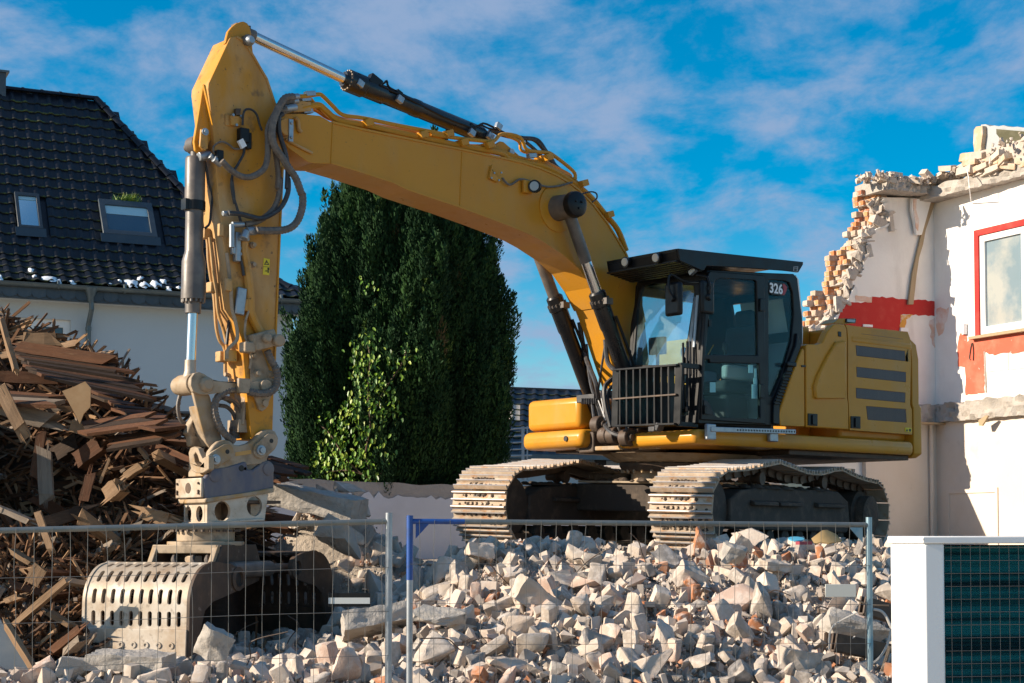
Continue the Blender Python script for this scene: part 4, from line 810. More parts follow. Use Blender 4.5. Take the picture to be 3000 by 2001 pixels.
# wiper, grab rail on the front edge
b = MB(); b.bar(FPl(Z6(800, 450), .05), FPl(Z6(760, 800), .05), .02, .03); b.bar(FPl(Z6(815, 440), .06), FPl(Z6(790, 800), .06), .03, .012); b.build('wiper', M['galv'], cab)
b = MB(); b.bar(FPl(Z6(715, 770), .07), FPl(Z6(720, 1230), .07), .025, .025); b.bar(FPl(Z6(745, 760), .07), FPl(Z6(742, 1250), .07), .025, .025); b.bar(FPl(Z6(765, 760), .06), FPl(Z6(770, 1000), .06), .02, .02); b.build('grab_rail', M['black'], cab, bevel=.004)
# window guard: frame and ten flat bars
XG = SF + .26
gd = MB(); TL, TR, BR, BL = [MS(p, XG) for p in z6((250, 960), (690, 925), (675, 1335), (242, 1350))]
gd.bar(TL, TR, .10, .022); gd.bar(BL, BR, .10, .022); gd.bar(TL, BL, .022, .10, up=(0, 1, 0)); gd.bar(TR, BR, .022, .10, up=(0, 1, 0))
gdo = gd.build('window_guard', M['black'], ex, bevel=.003)
MLf, MRt = TL + (BL - TL) * .52, TR + (BR - TR) * .50
b = MB(); b.bar(MLf, MRt, .09, .016); b.build('cross_bar', M['dark_steel'], gdo)
for k in range(1, 9):
    t = k / 9; b = MB(); p, q = TL + (TR - TL) * t, BL + (BR - BL) * t; b.box((p + q) / 2, (.085, .022, (p - q).length)); b.build('slat', M['black'], gdo)
b = MB(); b.bar(TL + (BL - TL) * .01, TL + Vector((-.3, 0, 0)), .03, .03); b.bar(TR, TR + Vector((-.3, 0, 0)), .05, .05); b.bar(BR, BR + Vector((-.3, 0, 0)), .05, .05); b.build('guard_mounts', M['black'], gdo)
b = MB(); b.bar(MS(Z6(540, 1380), XG), MS(Z6(560, 1330), XG), .1, .06); b.box(MS(Z6(520, 1372), XG), (.12, .1, .06)); b.build('foot_peg', M['rubber'], gdo, bevel=.01)

# ---------------- boom foot area: brackets, hoses, valve clutter
b = MB(); b.box((SF - 1.25, .0, zdk + .12), (1.1, .5, .5)); b.box((SF - .3, -.36, zdb + .1), (.5, .26, .25)); b.box((SF - .3, .36, zdb + .1), (.5, .26, .25)); b.build('boom_foot_mount', M['dark_steel'], ex, bevel=.02)
for p, l in (((1375, 975), -.15), ((1392, 1000), -.2), ((1410, 1000), .15), ((1440, 1005), .2)):
    b = MB(); c = MS(p, SF + .12); b.cyl(c - Y_(.06), c + Y_(.06), .10, n=18); b.cyl(c - Y_(.1), c + Y_(.1), .045, n=12); b.build('pin_boss', M['dark_steel'], ex, bevel=.01)
b = MB(); b.box(MS((1352, 915), SF + .05), (.12, .30, .09)); b.box(MS((1412, 905), SF + .05), (.12, .28, .07))
for k in range(9): b.box(MS((1336 + k * 4, 921), SF + .12), (.02, .012, .07))
b.build('hose_clamp_block', M['rubber'], ex, bevel=.006)
rr = random.Random(4)
hl = [((1345, 790), (1352, 850), (1362, 900), (1385, 950), (1392, 1000)), ((1330, 740), (1345, 820), (1368, 880), (1380, 940), (1420, 990)), ((1388, 800), (1380, 850), (1372, 900), (1360, 930)), ((1390, 780), (1395, 830), (1412, 850), (1425, 850)),
      ((1405, 870), (1388, 890), (1390, 930), (1402, 980)), ((1412, 880), (1395, 905), (1402, 950), (1425, 1000)), ((1370, 920), (1380, 960), (1400, 990), (1430, 1003)), ((1425, 900), (1415, 930), (1420, 980), (1436, 1005)), ((1360, 925), (1365, 965), (1375, 1000)), ((1440, 900), (1432, 940), (1442, 1000))]
for k, pts in enumerate(hl):
    b = MB(); b.tube(smoothpath([MS(p, SF + .05 + rr.uniform(-.05, .15)) for p in pts], 7), rr.choice((.014, .02, .028, .022)), 7); b.build('hydraulic_hose', M['rubber'], ex)
for k in range(7):
    a_ = MS((1385 + rr.uniform(-20, 50), 890 + rr.uniform(-10, 30)), SF + .1); c_ = MS((1400 + rr.uniform(-20, 50), 995), SF + .1)
    b = MB(); b.tube(smoothpath([a_, (a_ + c_) / 2 + Vector((0, rr.uniform(-.1, .1), 0)), c_], 6), .006, 5); b.build('thin_cable', M['dust_rubber'] if k % 3 else M['white'], ex)
b = MB(); b.bar(MS(Z8(1180, 45), SF - .1), MS(Z8(1865, 25), SF - .1), .06, .05); b.build('front_cross_rail', M['dusty_steel'], ex, bevel=.01)

# ---------------- undercarriage
TA = R(35); TF = Vector((-math.sin(TA), -math.cos(TA), 0)); TL_ = Vector((math.cos(TA), -math.sin(TA), 0))
ROLL = R(1.6)
def T(x, y, z):    # track frame -> excavator frame
    y2 = y * math.cos(ROLL) + z * math.sin(ROLL) * 0; z2 = z - y * math.sin(ROLL)
    w = TF * x + TL_ * y2; return Vector((w.dot(XF), w.dot(XL), z2))
c0, cx1, cy1 = T(0, 0, 0), T(1, 0, 0), T(0, 1, 0)
TX = (cx1 - c0).normalized(); TY = (cy1 - c0).normalized(); TZ = TX.cross(TY)
RT = 0.41                                       # idler radius to the outside of the links
def trackpath():
    P = []
    xf_, xr = 1.92, -1.95
    for k in range(15):                          # around the front idler, bottom to top
        t = -math.pi / 2 + math.pi * k / 14; P.append((xf_ + RT * math.cos(t), .43 + RT * math.sin(t)))
    P += [(1.55, .865), (1.25, .90), (.9, .945), (.75, .965), (.45, .93), (.05, .875), (-.35, .87), (-.75, .93), (-.95, .94), (-1.3, .88), (-1.6, .84)]
    for k in range(13):
        t = math.pi / 2 + .2 + (math.pi - .2) * k / 12; P.append((xr + .40 * math.cos(t), .42 + .40 * math.sin(t)))
    return P
tp = [Vector((x, 0, z)) for x, z in trackpath()]
tp.append(tp[0].copy())
seglen = [(b_ - a_).length for a_, b_ in zip(tp[:-1], tp[1:])]; tot = sum(seglen)
def ptat(s):
    s = s % tot
    for (a_, b_), l in zip(zip(tp[:-1], tp[1:]), seglen):
        if s <= l: return a_ + (b_ - a_) * (s / l), (b_ - a_).normalized()
        s -= l
    return tp[-1], (tp[0] - tp[-2]).normalized()
NSH = 49; pitch = tot / NSH; SWD = .37
# one shoe: bent plate with three grouser bars, in frame x along the track, z outwards
b = MB(); h = pitch / 2 - .004
prof = [(-h, -.012), (-h, .0), (-h + .012, .036), (-h + .026, .036), (-h + .04, .006), (-.012, .004), (-.006, .030), (.008, .030), (.014, .004), (h - .040, .006), (h - .028, .036), (h - .012, .036), (h, .004), (h, -.012)]
b.prism([Vector((x, -SWD, z)) for x, z in prof], (0, 2 * SWD, 0)); me_shoe = b.build('shoe_src', [M['track']], None, smooth=30)
me_sh = me_shoe.data; bpy.data.objects.remove(me_shoe)
b = MB(); 
for x in (-h + .019, .001, h - .020): b.box((x, 0, .036), (.013, 2 * SWD + .004, .012))
t_ = b.build('x', M['grouser'], None); me_g = t_.data; bpy.data.objects.remove(t_)
b = MB()
for yy in (-.10, -.04, .04, .10): b.cyl((-.045, yy, .004), (-.045, yy, .026), .017, n=6)
t_ = b.build('x', M['track'], None); me_b = t_.data; bpy.data.objects.remove(t_)
b = MB()
for yy in (-.055, .055): b.prism([(-.01 + .045, yy - .03, .0065), (.02 + .045, yy - .022, .0065), (.02 + .045, yy + .022, .0065), (-.01 + .045, yy + .03, .0065)], (0, 0, .002))
t_ = b.build('x', M['black_ink'], None, smooth=0); me_h = t_.data; bpy.data.objects.remove(t_)
bmj = bmesh.new(); mats_ = [M['track'], M['grouser'], M['black_ink'], M['mud']]
for k, me_ in enumerate((me_sh, me_g, me_b, me_h)):
    n0 = len(bmj.faces); bmj.from_mesh(me_); bmj.faces.ensure_lookup_table()
    for f in bmj.faces[n0:]: f.material_index = (0, 1, 0, 2)[k]
me_full = bpy.data.meshes.new('track_shoe')
for m_ in mats_: me_full.materials.append(m_)
bmj.to_mesh(me_full); bmj.free(); me_full.shade_smooth(); me_full.set_sharp_from_angle(angle=R(30))
rs = random.Random(11)
mudm = []
for vv in range(3):      # three mud fillings that sit between the bars
    b = MB()
    for k in range(26):
        s_ = rs.uniform(.008, .026); x = rs.choice((-.055, -.04, .045, .06)) + rs.uniform(-.015, .015); y = rs.gauss(0, .15)
        if abs(y) > .33: continue
        b.lathe((x, y, .002), (0, 0, 1), [(0, s_ * 1.3), (s_ * .6, s_), (s_, s_ * .3)], 5)
    t_ = b.build('x', M['mud'], None, smooth=80); mudm.append(t_.data); bpy.data.objects.remove(t_)
for side_ in (1, -1):
    yc = 1.295 * side_
    b = MB()                                    # track frame beam = the part that carries the shoes
    b.prism([T(x, yc + .20, z) for x, z in ((1.62, .24), (1.62, .56), (1.35, .66), (.9, .70), (-1.2, .70), (-1.5, .58), (-1.55, .30), (-1.45, .20))], T(0, -.40, 0) - T(0, 0, 0))
    tr = b.build('track', M['frame'], ex, bevel=.02)
    if side_ > 0: tr['label'] = 'near track'
    else: tr['label'] = 'far track'
    for k in range(NSH):
        p, d = ptat(pitch * (k + .37)); n_ = Vector((-d.z, 0, d.x)); n_ = -n_ if False else n_
        c = Vector((.0, 0, .45)); 
        if n_.dot(p - c) < 0 and abs((p - c).x) > .2: n_ = -n_
        if abs((p - c).x) <= 2.0: n_ = n_ if (n_.z > 0) == (p.z > .45) or abs(n_.z) < .2 else -n_
        X3 = TX * d.x + TZ * d.z; Z3_ = TX * n_.x + TZ * n_.z; Y3 = Z3_.cross(X3)
        pos = T(p.x, yc, p.z) + Z3_ * .01
        mm = Matrix.Translation(pos) @ Matrix((X3, Y3, Z3_)).transposed().to_4x4() @ Matrix.Rotation(rs.uniform(-.035, .035), 4, 'Y')
        inst('track_shoe', me_full, tr, mtx=mm)
        if n_.z > -.6: inst('mud_clod', mudm[k % 3], tr, mtx=mm)
    # chain links, inside the shoes
    b = MB()
    for k in range(NSH):
        p, d = ptat(pitch * (k + .37)); n_ = Vector((-d.z, 0, d.x))
        if n_.dot(Vector((0, 0, .45)) - p) < 0: n_ = -n_
        for yy in (-.09, .09):
            a_ = p - d * pitch * .5 + n_ * .055; c_ = p + d * pitch * .5 + n_ * .055
            b.bar(T(a_.x, yc + yy, a_.z), T(c_.x, yc + yy, c_.z), .045, .09)
            q = p + n_ * .06 + d * pitch * .45; b.cyl(T(q.x, yc + yy - .03, q.z), T(q.x, yc + yy + .045 * side_, q.z), .045, n=10)
    b.build('track_chain', M['dark_steel'], tr)
    for x_ in (1.92,):
        b = MB(); b.lathe(T(x_, yc - .16, .43), TY, [(0, .30), (.02, .34), (.10, .34), (.11, .37), (.21, .37), (.22, .34), (.30, .34), (.32, .30)], 28); b.build('idler_wheel', M['frame'], tr)
    b = MB(); b.lathe(T(-1.95, yc - .14, .42), TY, [(0, .30), (.30, .30), (.31, .24), (.40, .22), (.44, .18), (.46, .05)], 28); b.build('sprocket', M['frame'], tr)
    b = MB(); b.lathe(T(-1.95, yc + .20, .42), TY, [(0, .24), (.10, .24), (.12, .20), (.13, .05)], 28); b.build('final_drive', M['mud'], tr)
    for k in range(8):
        b = MB(); b.lathe(T(1.35 - k * .385, yc - .15, .135), TY, [(0, .10), (.06, .10), (.07, .075), (.24, .075), (.25, .10), (.31, .10)], 14); b.build('bottom_roller', M['frame'], tr)
    for x_ in (.80, -.85):
        b = MB(); b.lathe(T(x_, yc - .10, .80), TY, [(0, .05), (.10, .05), (.11, .075), (.16, .075), (.165, .055), (.23, .055), (.235, .075), (.28, .075)], 16); b.build('carrier_roller', M['dark_steel'], tr)
    for k, (xa, xb) in enumerate(((1.15, .55), (.5, -.1), (-.5, -1.3))): b = MB(); b.hexa([T(xa, yc + .20, .50), T(xb, yc + .20, .50), T(xb, yc + .26, .50), T(xa, yc + .26, .50), T(xa, yc + .20, .56), T(xb, yc + .20, .56), T(xb, yc + .26, .54), T(xa, yc + .26, .54)]); b.build('track_step', M['frame'], tr, bevel=.01)
    b = MB()                                    # heaped dirt on the frame
    for k in range(130):
        x = rs.uniform(-1.3, 1.3); s_ = rs.uniform(.02, .06); b.lathe(T(x, yc + rs.uniform(-.18, .18), .69), TZ, [(0, s_ * 1.6), (s_ * .5, s_), (s_ * .8, s_ * .4)], 6)
    b.build('mud_heap', M['mud'], tr, smooth=80)
b = MB()
b.prism([T(x, y, .40) for x, y in ((.62, -1.1), (.62, 1.1), (-.62, 1.1), (-.62, -1.1))], T(0, 0, .33) - T(0, 0, 0))
cbd = b.build('car_body', M['frame'], ex, bevel=.02)
b = MB(); b.prism([T(x, y, .735) for x, y in ((.66, -1.05), (.66, 1.05), (-.66, 1.05), (-.66, -1.05))], T(0, 0, .025) - T(0, 0, 0)); b.build('top_flange', M['dusty_steel'], cbd, bevel=.006)
b = MB(); b.lathe(T(0, 0, .75), TZ, [(0, .60), (.13, .60)], 36); b.build('turret', M['dusty_steel'], cbd)
b = MB(); b.lathe(T(0, 0, .88), TZ, [(0, .70), (.06, .74), (.10, .74)], 40); sr = b.build('slew_ring', M['dark_steel'], cbd)
b = MB()
for k in range(32):
    a_ = k / 32 * 2 * math.pi; p = T(math.cos(a_) * .70, math.sin(a_) * .70, .86); b.cyl(p, p + TZ * .035, .022, n=6)
    p = T(math.cos(a_) * .77, math.sin(a_) * .77, .985); b.cyl(p, p + TZ * .03, .022, n=6)
b.build('ring_bolts', M['dusty_steel'], sr)
b = MB(); b.lathe(T(0, 0, .99), TZ, [(0, .80), (.03, .86), (.10, .98), (zdb - 1.02, 1.0)], 40); b.build('slew_skirt', M['dusty_steel'], cbd)
b = MB()
for k in range(90):
    s_ = rs.uniform(.02, .06); a_ = rs.uniform(0, 6.28); r_ = rs.uniform(.55, .95); b.lathe(T(math.cos(a_) * r_, math.sin(a_) * r_ * 1.1, .755), TZ, [(0, s_ * 1.6), (s_ * .6, s_), (s_ * .9, s_ * .4)], 6)
b.build('mud_heap', M['mud'], cbd, smooth=80)

# ---------------- sorting grapple (part of the machine, hung on the rotator)
GY = R(20)                                      # opening direction in the world
Qw = Vector((math.sin(GY), math.cos(GY), 0)); Ww = Vector((math.cos(GY), -math.sin(GY), 0))
rotw = XC + XF * ROT.x + XL * ROT.y + Vector((0, 0, ROT.z))
def G(q, w, z):       # q opening direction, w along the jaws, z metres above the world zero
    p = Vector((rotw.x, rotw.y, 0)) + Qw * q + Ww * w; p.z = z; return tol(p)
GQ = (G(1, 0, 0) - G(0, 0, 0)); GW = (G(0, 1, 0) - G(0, 0, 0)); GZ = Vector((0, 0, 1))
zr = rotw.z; print('rotator world', rotw)
grp = MB(); grp.cyl(G(0, 0, zr - .03), G(0, 0, zr), .33, n=32); grp.cyl(G(0, 0, zr - .16), G(0, 0, zr - .03), .27, n=32); grp.cyl(G(0, 0, zr - .20), G(0, 0, zr - .16), .36, n=32)
gro = grp.build('grapple_frame', M['dusty_steel'], ex, bevel=.008)
b = MB()
for k in range(28):
    a_ = k / 28 * 6.283; p = G(.31 * math.cos(a_), .31 * math.sin(a_), zr - .05); b.cyl(p - GZ * .02, p, .02, n=6)
b.build('ring_bolts', M['dark_steel'], gro)
# A-frame plates under the ring, both sides
for sg in (-1, 1):
    b = MB(); wv = .30 * sg
    out = [G(-.30, wv, zr - .19), G(.34, wv, zr - .19), G(.47, wv, zr - .42), G(.40, wv, zr - .54), G(.10, wv, zr - .60), G(-.34, wv, zr - .56), G(-.45, wv, zr - .44)]
    b.prism(out, GW * (.05 * sg)); b.build('side_plate', M['dark_steel'], gro, bevel=.008)
b = MB()
for w in (-.34, .30): b.prism([G(-.33, w, zr - .19), G(-.37, w, zr - .19), G(-.48, w - .03, zr - .46), G(-.42, w - .03, zr - .46)], GW * .05)
b.hexa([G(-.38, -.34, zr - .27), G(-.32, -.34, zr - .27), G(-.32, .34, zr - .27), G(-.38, .34, zr - .27), G(-.38, -.34, zr - .19), G(-.32, -.34, zr - .19), G(-.32, .34, zr - .19), G(-.38, .34, zr - .19)])
b.build('front_brace', M['dusty_steel'], gro, bevel=.008)
b = MB(); b.prism([G(-.1, -.26, zr - .20), G(.28, -.26, zr - .20), G(.28, -.26, zr - .58), G(-.1, -.26, zr - .58)], GW * .52); b.build('centre_box', M['dark_steel'], gro, bevel=.01)
for w in (-.15, .05, .2):
    b = MB(); b.tube(smoothpath([G(-.25, w, zr - .25), G(-.40, w + .05, zr - .34), G(-.30, w + .12, zr - .44), G(-.15, w, zr - .45)], 8), .022, 7); b.build('hydraulic_hose', M['dust_rubber'], gro)
b = MB(); b.box(G(-.3, .05, zr - .38), (.12, .12, .18)); b.build('valve_block', M['worn_steel'], gro, bevel=.01)
# closing cylinders
for w in (-.40, .40):
    b = MB(); b.lathe(G(-.25, w, zr - .42), GQ, [(0, .06), (.02, .075), (.75, .075), (.77, .045), (1.15, .045)], 18); b.build('closing_cylinder', M['grey_cyl'], gro)
# jaws: a rolled shell with real slots
JW = 1.03; JZ = None
zbot = at(300, 1507, rotw.y - .95).z
zsh = zbot + .235; ztop = zbot + .80
def jawprof(t):      # arc length t from the top inner end to the blade joint: (q outward, z)
    Lt, Rr = .20, .34
    if t < Lt: return (.62 - .0 + t, ztop + .015 * math.sin(t * 8))
    t -= Lt; q0 = .62 + Lt; a_ = t / Rr
    if a_ < math.pi / 2 * .96: return (q0 + Rr * math.sin(a_), ztop - Rr + Rr * math.cos(a_))
    a1 = math.pi / 2 * .96; t -= a1 * Rr; q1, zz = q0 + Rr * math.sin(a1), ztop - Rr + Rr * math.cos(a1)
    return (q1 + t * .02, zz - t)
Ltot = .20 + .34 * math.pi / 2 * .96 + (jawprof(.20 + .34 * math.pi / 2 * .96)[1] - zsh)
def jaw(sg, lab):
    qo, zo = (.42, .08) if sg > 0 else (0, 0)
    def S(w, t, o=0):
        q, z = jawprof(t); q2, z2 = jawprof(t + .01); nx, nz = (z - z2), (q2 - q); l = math.hypot(nx, nz); q += o * nx / l; z += o * nz / l
        return G(sg * q + qo, w, z + zo)
    NC = 10; mg = .035; cw = (JW - 2 * mg) / NC
    rows = [(.17, .37), (.37, .565), (.565, .76), (.76, Ltot - .012)]
    b = MB()
    cols = [-JW / 2, -JW / 2 + mg] + [-JW / 2 + mg + cw * (c + k / 6) for c in range(NC) for k in range(1, 7)] + [JW / 2]
    def strip_(ws, ts):
        for ta, tb in zip(ts[:-1], ts[1:]):
            for wa, wb in zip(ws[:-1], ws[1:]): b.add([S(wa, ta), S(wb, ta), S(wb, tb), S(wa, tb)], [(0, 1, 2, 3)])
    strip_(cols, [0, .06, .12, .17]); strip_(cols, [Ltot - .012, Ltot])
    for t0, t1 in rows:
        tm = (t0 + t1) / 2; hl_ = min(.066, (t1 - t0) / 2 - .018); rw = .021; te0, te1 = tm - hl_ - .006, tm + hl_ + .006
        tp_, bp = tm - hl_ + rw, tm + hl_ - rw; side_t = [tp_ + (bp - tp_) * k / 4 for k in (1, 2, 3)]
        lo = [t0 + (te0 - t0) * k / 3 for k in range(4)]; hi = [te1 + (t1 - te1) * k / 3 for k in range(4)]
        strip_(cols, lo); strip_(cols, hi)
        strip_(cols[:2], [te0] + side_t + [te1]); strip_(cols[-2:], [te0] + side_t + [te1])
        for c in range(NC):
            wc = -JW / 2 + mg + cw * (c + .5); ws = cols[1 + 6 * c:8 + 6 * c]
            inner = [(wc - rw * math.cos(math.pi * k / 6), tp_ - rw * math.sin(math.pi * k / 6)) for k in range(7)] + [(wc + rw, t) for t in side_t]
            inner += [(wc + rw * math.cos(math.pi * k / 6), bp + rw * math.sin(math.pi * k / 6)) for k in range(7)] + [(wc - rw, t) for t in reversed(side_t)]
            outer = [(w, te0) for w in ws] + [(ws[-1], t) for t in side_t] + [(w, te1) for w in reversed(ws)] + [(ws[0], t) for t in reversed(side_t)]
            n = len(inner); b.add([S(w, t) for w, t in outer] + [S(w, t) for w, t in inner], [(i, (i + 1) % n, n + (i + 1) % n, n + i) for i in range(n)])
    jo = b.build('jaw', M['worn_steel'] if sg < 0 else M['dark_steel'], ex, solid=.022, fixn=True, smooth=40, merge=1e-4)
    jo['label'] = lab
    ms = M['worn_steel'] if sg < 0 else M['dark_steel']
    for we, me_ in ((-JW / 2 - .03, ms), (JW / 2, M['dark_steel'])):
        out = [S(0, Ltot * k / 22, .02) for k in range(23)]; q_, z_ = jawprof(Ltot)
        out = [G(sg * .50 + qo, 0, ztop + .01 + zo)] + out + [G(sg * (q_ + .03) + qo, 0, zbot + .02 + zo), G(sg * (q_ - .09) + qo, 0, zbot + .04 + zo), G(sg * (q_ - .17) + qo, 0, zsh + zo), G(sg * (q_ - .24) + qo, 0, zsh + .17 + zo), G(sg * (q_ - .38) + qo, 0, ztop - .32 + zo), G(sg * (q_ - .55) + qo, 0, ztop - .29 + zo), G(sg * .36 + qo, 0, ztop - .24 + zo), G(sg * .27 + qo, 0, ztop - .14 + zo), G(sg * .33 + qo, 0, ztop - .03 + zo)]
        out = [p + GW * we for p in out]
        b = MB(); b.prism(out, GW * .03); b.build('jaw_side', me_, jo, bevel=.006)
        b = MB(); c = G(sg * .36 + qo, we, ztop - .13 + zo); s1 = 1 if we > 0 else -1
        b.lathe(c, GW * s1, [(0, .11), (.045, .11), (.05, .075), (.055, .07), (.03, .065)], 24); b.build('pivot_eye', M['dark_steel'], jo)
        b = MB(); b.lathe(c, GW * s1, [(0, .06), (.035, .06)], 20); b.build('pivot_bore', M['black_ink'], jo)
    q_, z_ = jawprof(Ltot)
    b = MB(); b.prism([G(sg * (q_ - .03) + qo, -JW / 2 - .05, zsh + .02 + zo), G(sg * (q_ + .035) + qo, -JW / 2 - .05, zsh + .02 + zo), G(sg * (q_ + .045) + qo, -JW / 2 - .05, zbot + zo), G(sg * (q_ + .0) + qo, -JW / 2 - .05, zbot + zo)], GW * (JW + .06)); bl = b.build('blade', ms, jo, bevel=.006)
    for k in range(7):
        w = -JW / 2 + .14 + k * (JW - .20) / 6.6; c = G(sg * (q_ + .038) + qo, w, zsh - .12 + zo); b = MB(); b.lathe(c, GQ * sg, [(0, .03), (.012, .028), (.012, .015), (.004, .012)], 14); b.build('blade_bolt', ms, bl)
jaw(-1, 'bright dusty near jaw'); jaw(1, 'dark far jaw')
# ------------------------------------------------------------------ MATERIALS OF THE SITE
RC = [(0, (.54, .435, .35)), (.20, (.42, .355, .295)), (.38, (.58, .485, .405)), (.54, (.31, .27, .235)), (.70, (.52, .375, .30)), (.80, (.46, .39, .33)), (.94, (.42, .18, .09))]
RL = [((.64, .57, .51), 4, .46, .64, .7), ((.26, .22, .19), 3, .60, .74, .5), ((.45, .24, .14), 4, .66, .72, .45)]
M['rubble'] = mat('broken_masonry', (.5, .4, .35), .93, rcols=RC, layers=RL, bump=.55, bscale=26, bdist=.012, spec=.2)
M['rubble_fine'] = mat('small_broken_masonry', (.5, .4, .35), .93, rcols=RC, attr='tint', layers=RL, bump=.4, bscale=40, bdist=.008, spec=.2)
M['dirt'] = mat('rubble_dust', (.40, .34, .28), .97, layers=[((.42, .36, .30), 3, .4, .65, .8), ((.14, .11, .09), 7, .6, .75, .7)], bump=.8, bscale=14, bdist=.05, spec=.1)
M['ground'] = mat('dusty_ground', (.46, .39, .30), .97, layers=[((.32, .28, .22), .6, .4, .7, .6)], bump=.3, bscale=4, spec=.1)
M['concrete'] = mat('broken_concrete', (.40, .365, .325), .92, layers=[((.50, .45, .40), 4, .45, .7, .7), ((.19, .16, .13), 7, .58, .72, .7)], bump=.7, bscale=18, bdist=.03, spec=.2)
M['brick'] = mat('old_brick', (.5, .2, .1), .9, rcols=[(0, (.52, .20, .085)), (.3, (.56, .28, .13)), (.5, (.45, .34, .26)), (.75, (.42, .17, .10)), (.9, (.55, .46, .38))], layers=[((.58, .48, .39), 9, .52, .64, .85), ((.25, .12, .08), 18, .6, .72, .5)], bump=.4, bscale=40, bdist=.008, spec=.2)
M['brick_pale'] = mat('dusty_loose_brick', (.5, .4, .3), .92, rcols=[(0, (.55, .46, .37)), (.35, (.54, .38, .25)), (.6, (.50, .43, .36)), (.85, (.52, .30, .17))], layers=[((.60, .52, .44), 7, .48, .64, .7)], bump=.4, bscale=35, bdist=.01, spec=.2)
M['mortar'] = mat('torn_mortar', (.50, .43, .37), .95, layers=[((.60, .54, .48), 8, .45, .65, .7), ((.30, .24, .20), 12, .6, .75, .6)], bump=.8, bscale=22, bdist=.025, spec=.1)
M['plaster'] = mat('white_plaster_wall', (.87, .83, .78), .85, layers=[((.66, .60, .55), .9, .46, .75, .6), ((.58, .53, .49), 2.2, .56, .72, .45, (1, 1, .25)), ((.78, .62, .52), 1.7, .64, .76, .35), ((.40, .34, .30), 30, .75, .80, .6)], bump=.3, bscale=22, bdist=.008, spec=.25)
M['plaster_low'] = mat('beige_plaster_wall', (.72, .62, .52), .88, layers=[((.80, .72, .64), 1.3, .42, .68, .6), ((.44, .36, .31), 3.5, .6, .76, .4)], bump=.15, bscale=35, bdist=.006, spec=.2)
M['red'] = mat('red_wall_paint', (.50, .035, .03), .8, layers=[((.60, .12, .09), 3, .5, .75, .5)], bump=.35, bscale=45, bdist=.006, spec=.25)
M['red_faded'] = mat('faded_red_wall_paint', (.60, .12, .07), .8, layers=[((.66, .24, .16), 4, .45, .7, .6), ((.75, .60, .54), 12, .66, .72, .6)], bump=.2, bscale=45, bdist=.005, spec=.25)
M['peach'] = mat('peach_paint_trace', (.74, .48, .36), .85, layers=[((.78, .68, .62), 6, .45, .62, .9)], spec=.2)
M['orange_p'] = mat('orange_paint_trace', (.68, .33, .07), .85, layers=[((.76, .66, .56), 9, .5, .66, .9)], spec=.2)
M['tan_board'] = mat('tan_batten', (.40, .29, .17), .7, layers=[((.30, .21, .12), 3, .45, .7, .5, (8, 8, .4))], bump=.1)
M['white_frame'] = mat('white_window_frame', (.78, .78, .77), .35)
M['tile'] = mat('dark_roof_tile', (.009, .011, .017), .36, spec=.32, layers=[((.02, .019, .021), 5, .5, .7, .6)], rnd=.3, bump=.1, bscale=30)
M['moss'] = mat('mossy_tile_edge', (.018, .02, .018), .8, layers=[((.10, .115, .025), 3.2, .47, .60, .9)], bump=.3)
M['slate'] = mat('slate_shingle', (.045, .06, .075), .45, rnd=.25, layers=[((.08, .09, .10), 4, .5, .7, .5)])
M['zinc'] = mat('zinc_gutter', (.10, .13, .145), .42, metal=.4, layers=[((.17, .20, .20), 4, .45, .7, .6)])
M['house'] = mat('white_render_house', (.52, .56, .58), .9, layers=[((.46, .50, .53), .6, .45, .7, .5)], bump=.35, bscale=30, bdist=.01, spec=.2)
M['lowwall'] = mat('white_garden_wall', (.66, .67, .70), .88, layers=[((.55, .55, .57), 1.2, .5, .72, .6)], bump=.12, bscale=20, spec=.2)
M['snow'] = mat('snow', (.85, .87, .9), .6)
GRAIN = (.7, 9, 9)
def woodmat(n, c, l2, l3): return mat(n, c, .8, layers=[(l2, 2.2, .40, .64, .85, GRAIN), (l3, 5, .55, .72, .7, (1.2, 16, 16)), ((.04, .03, .025), 2.5, .62, .75, .5)], rnd=.3, bump=.5, bscale=7, bdist=.01, bstretch=(.7, 12, 12), spec=.2)
M['wood'] = woodmat('old_roof_timber', (.115, .050, .025), (.07, .034, .019), (.20, .11, .06))
M['splinter'] = mat('mixed_splinters', (.2, .1, .05), .85, rcols=[(0, (.12, .06, .03)), (.35, (.20, .11, .06)), (.6, (.07, .04, .025)), (.8, (.36, .22, .12)), (.93, (.24, .19, .15))], attr='tint', spec=.2)
M['wood_grey'] = woodmat('greyed_timber', (.27, .215, .165), (.17, .13, .10), (.36, .28, .20))
M['wood_fresh'] = woodmat('freshly_split_timber', (.30, .19, .11), (.20, .12, .065), (.40, .27, .16))
M['wood_dark'] = woodmat('dark_stained_timber', (.05, .032, .022), (.03, .02, .015), (.09, .058, .04))
M['leaf_dark'] = mat('conifer_foliage', (.030, .065, .026), .7, rcols=[(0, (.012, .036, .014)), (.35, (.022, .058, .020)), (.65, (.036, .085, .024)), (.88, (.075, .13, .03)), (.975, (.09, .07, .03))], attr='tint', spec=.12)
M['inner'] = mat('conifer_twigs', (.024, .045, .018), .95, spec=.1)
M['vine'] = mat('climber_leaf', (.10, .20, .025), .45, rcols=[(0, (.09, .20, .018)), (.35, (.18, .30, .025)), (.65, (.28, .36, .04)), (.85, (.05, .12, .02))], spec=.5)
M['vine_a'] = mat('climber_leaf_small', (.10, .20, .025), .45, rcols=[(0, (.09, .20, .018)), (.35, (.18, .30, .025)), (.65, (.28, .36, .04)), (.85, (.05, .12, .02))], attr='tint', spec=.5)
M['stem'] = mat('brown_stem', (.10, .06, .035), .8)
M['bark'] = mat('conifer_bark', (.07, .045, .03), .9, bump=.5)
M['sheet'] = mat('tan_hardboard', (.34, .20, .09), .6, layers=[((.45, .30, .16), 5, .45, .7, .6)])
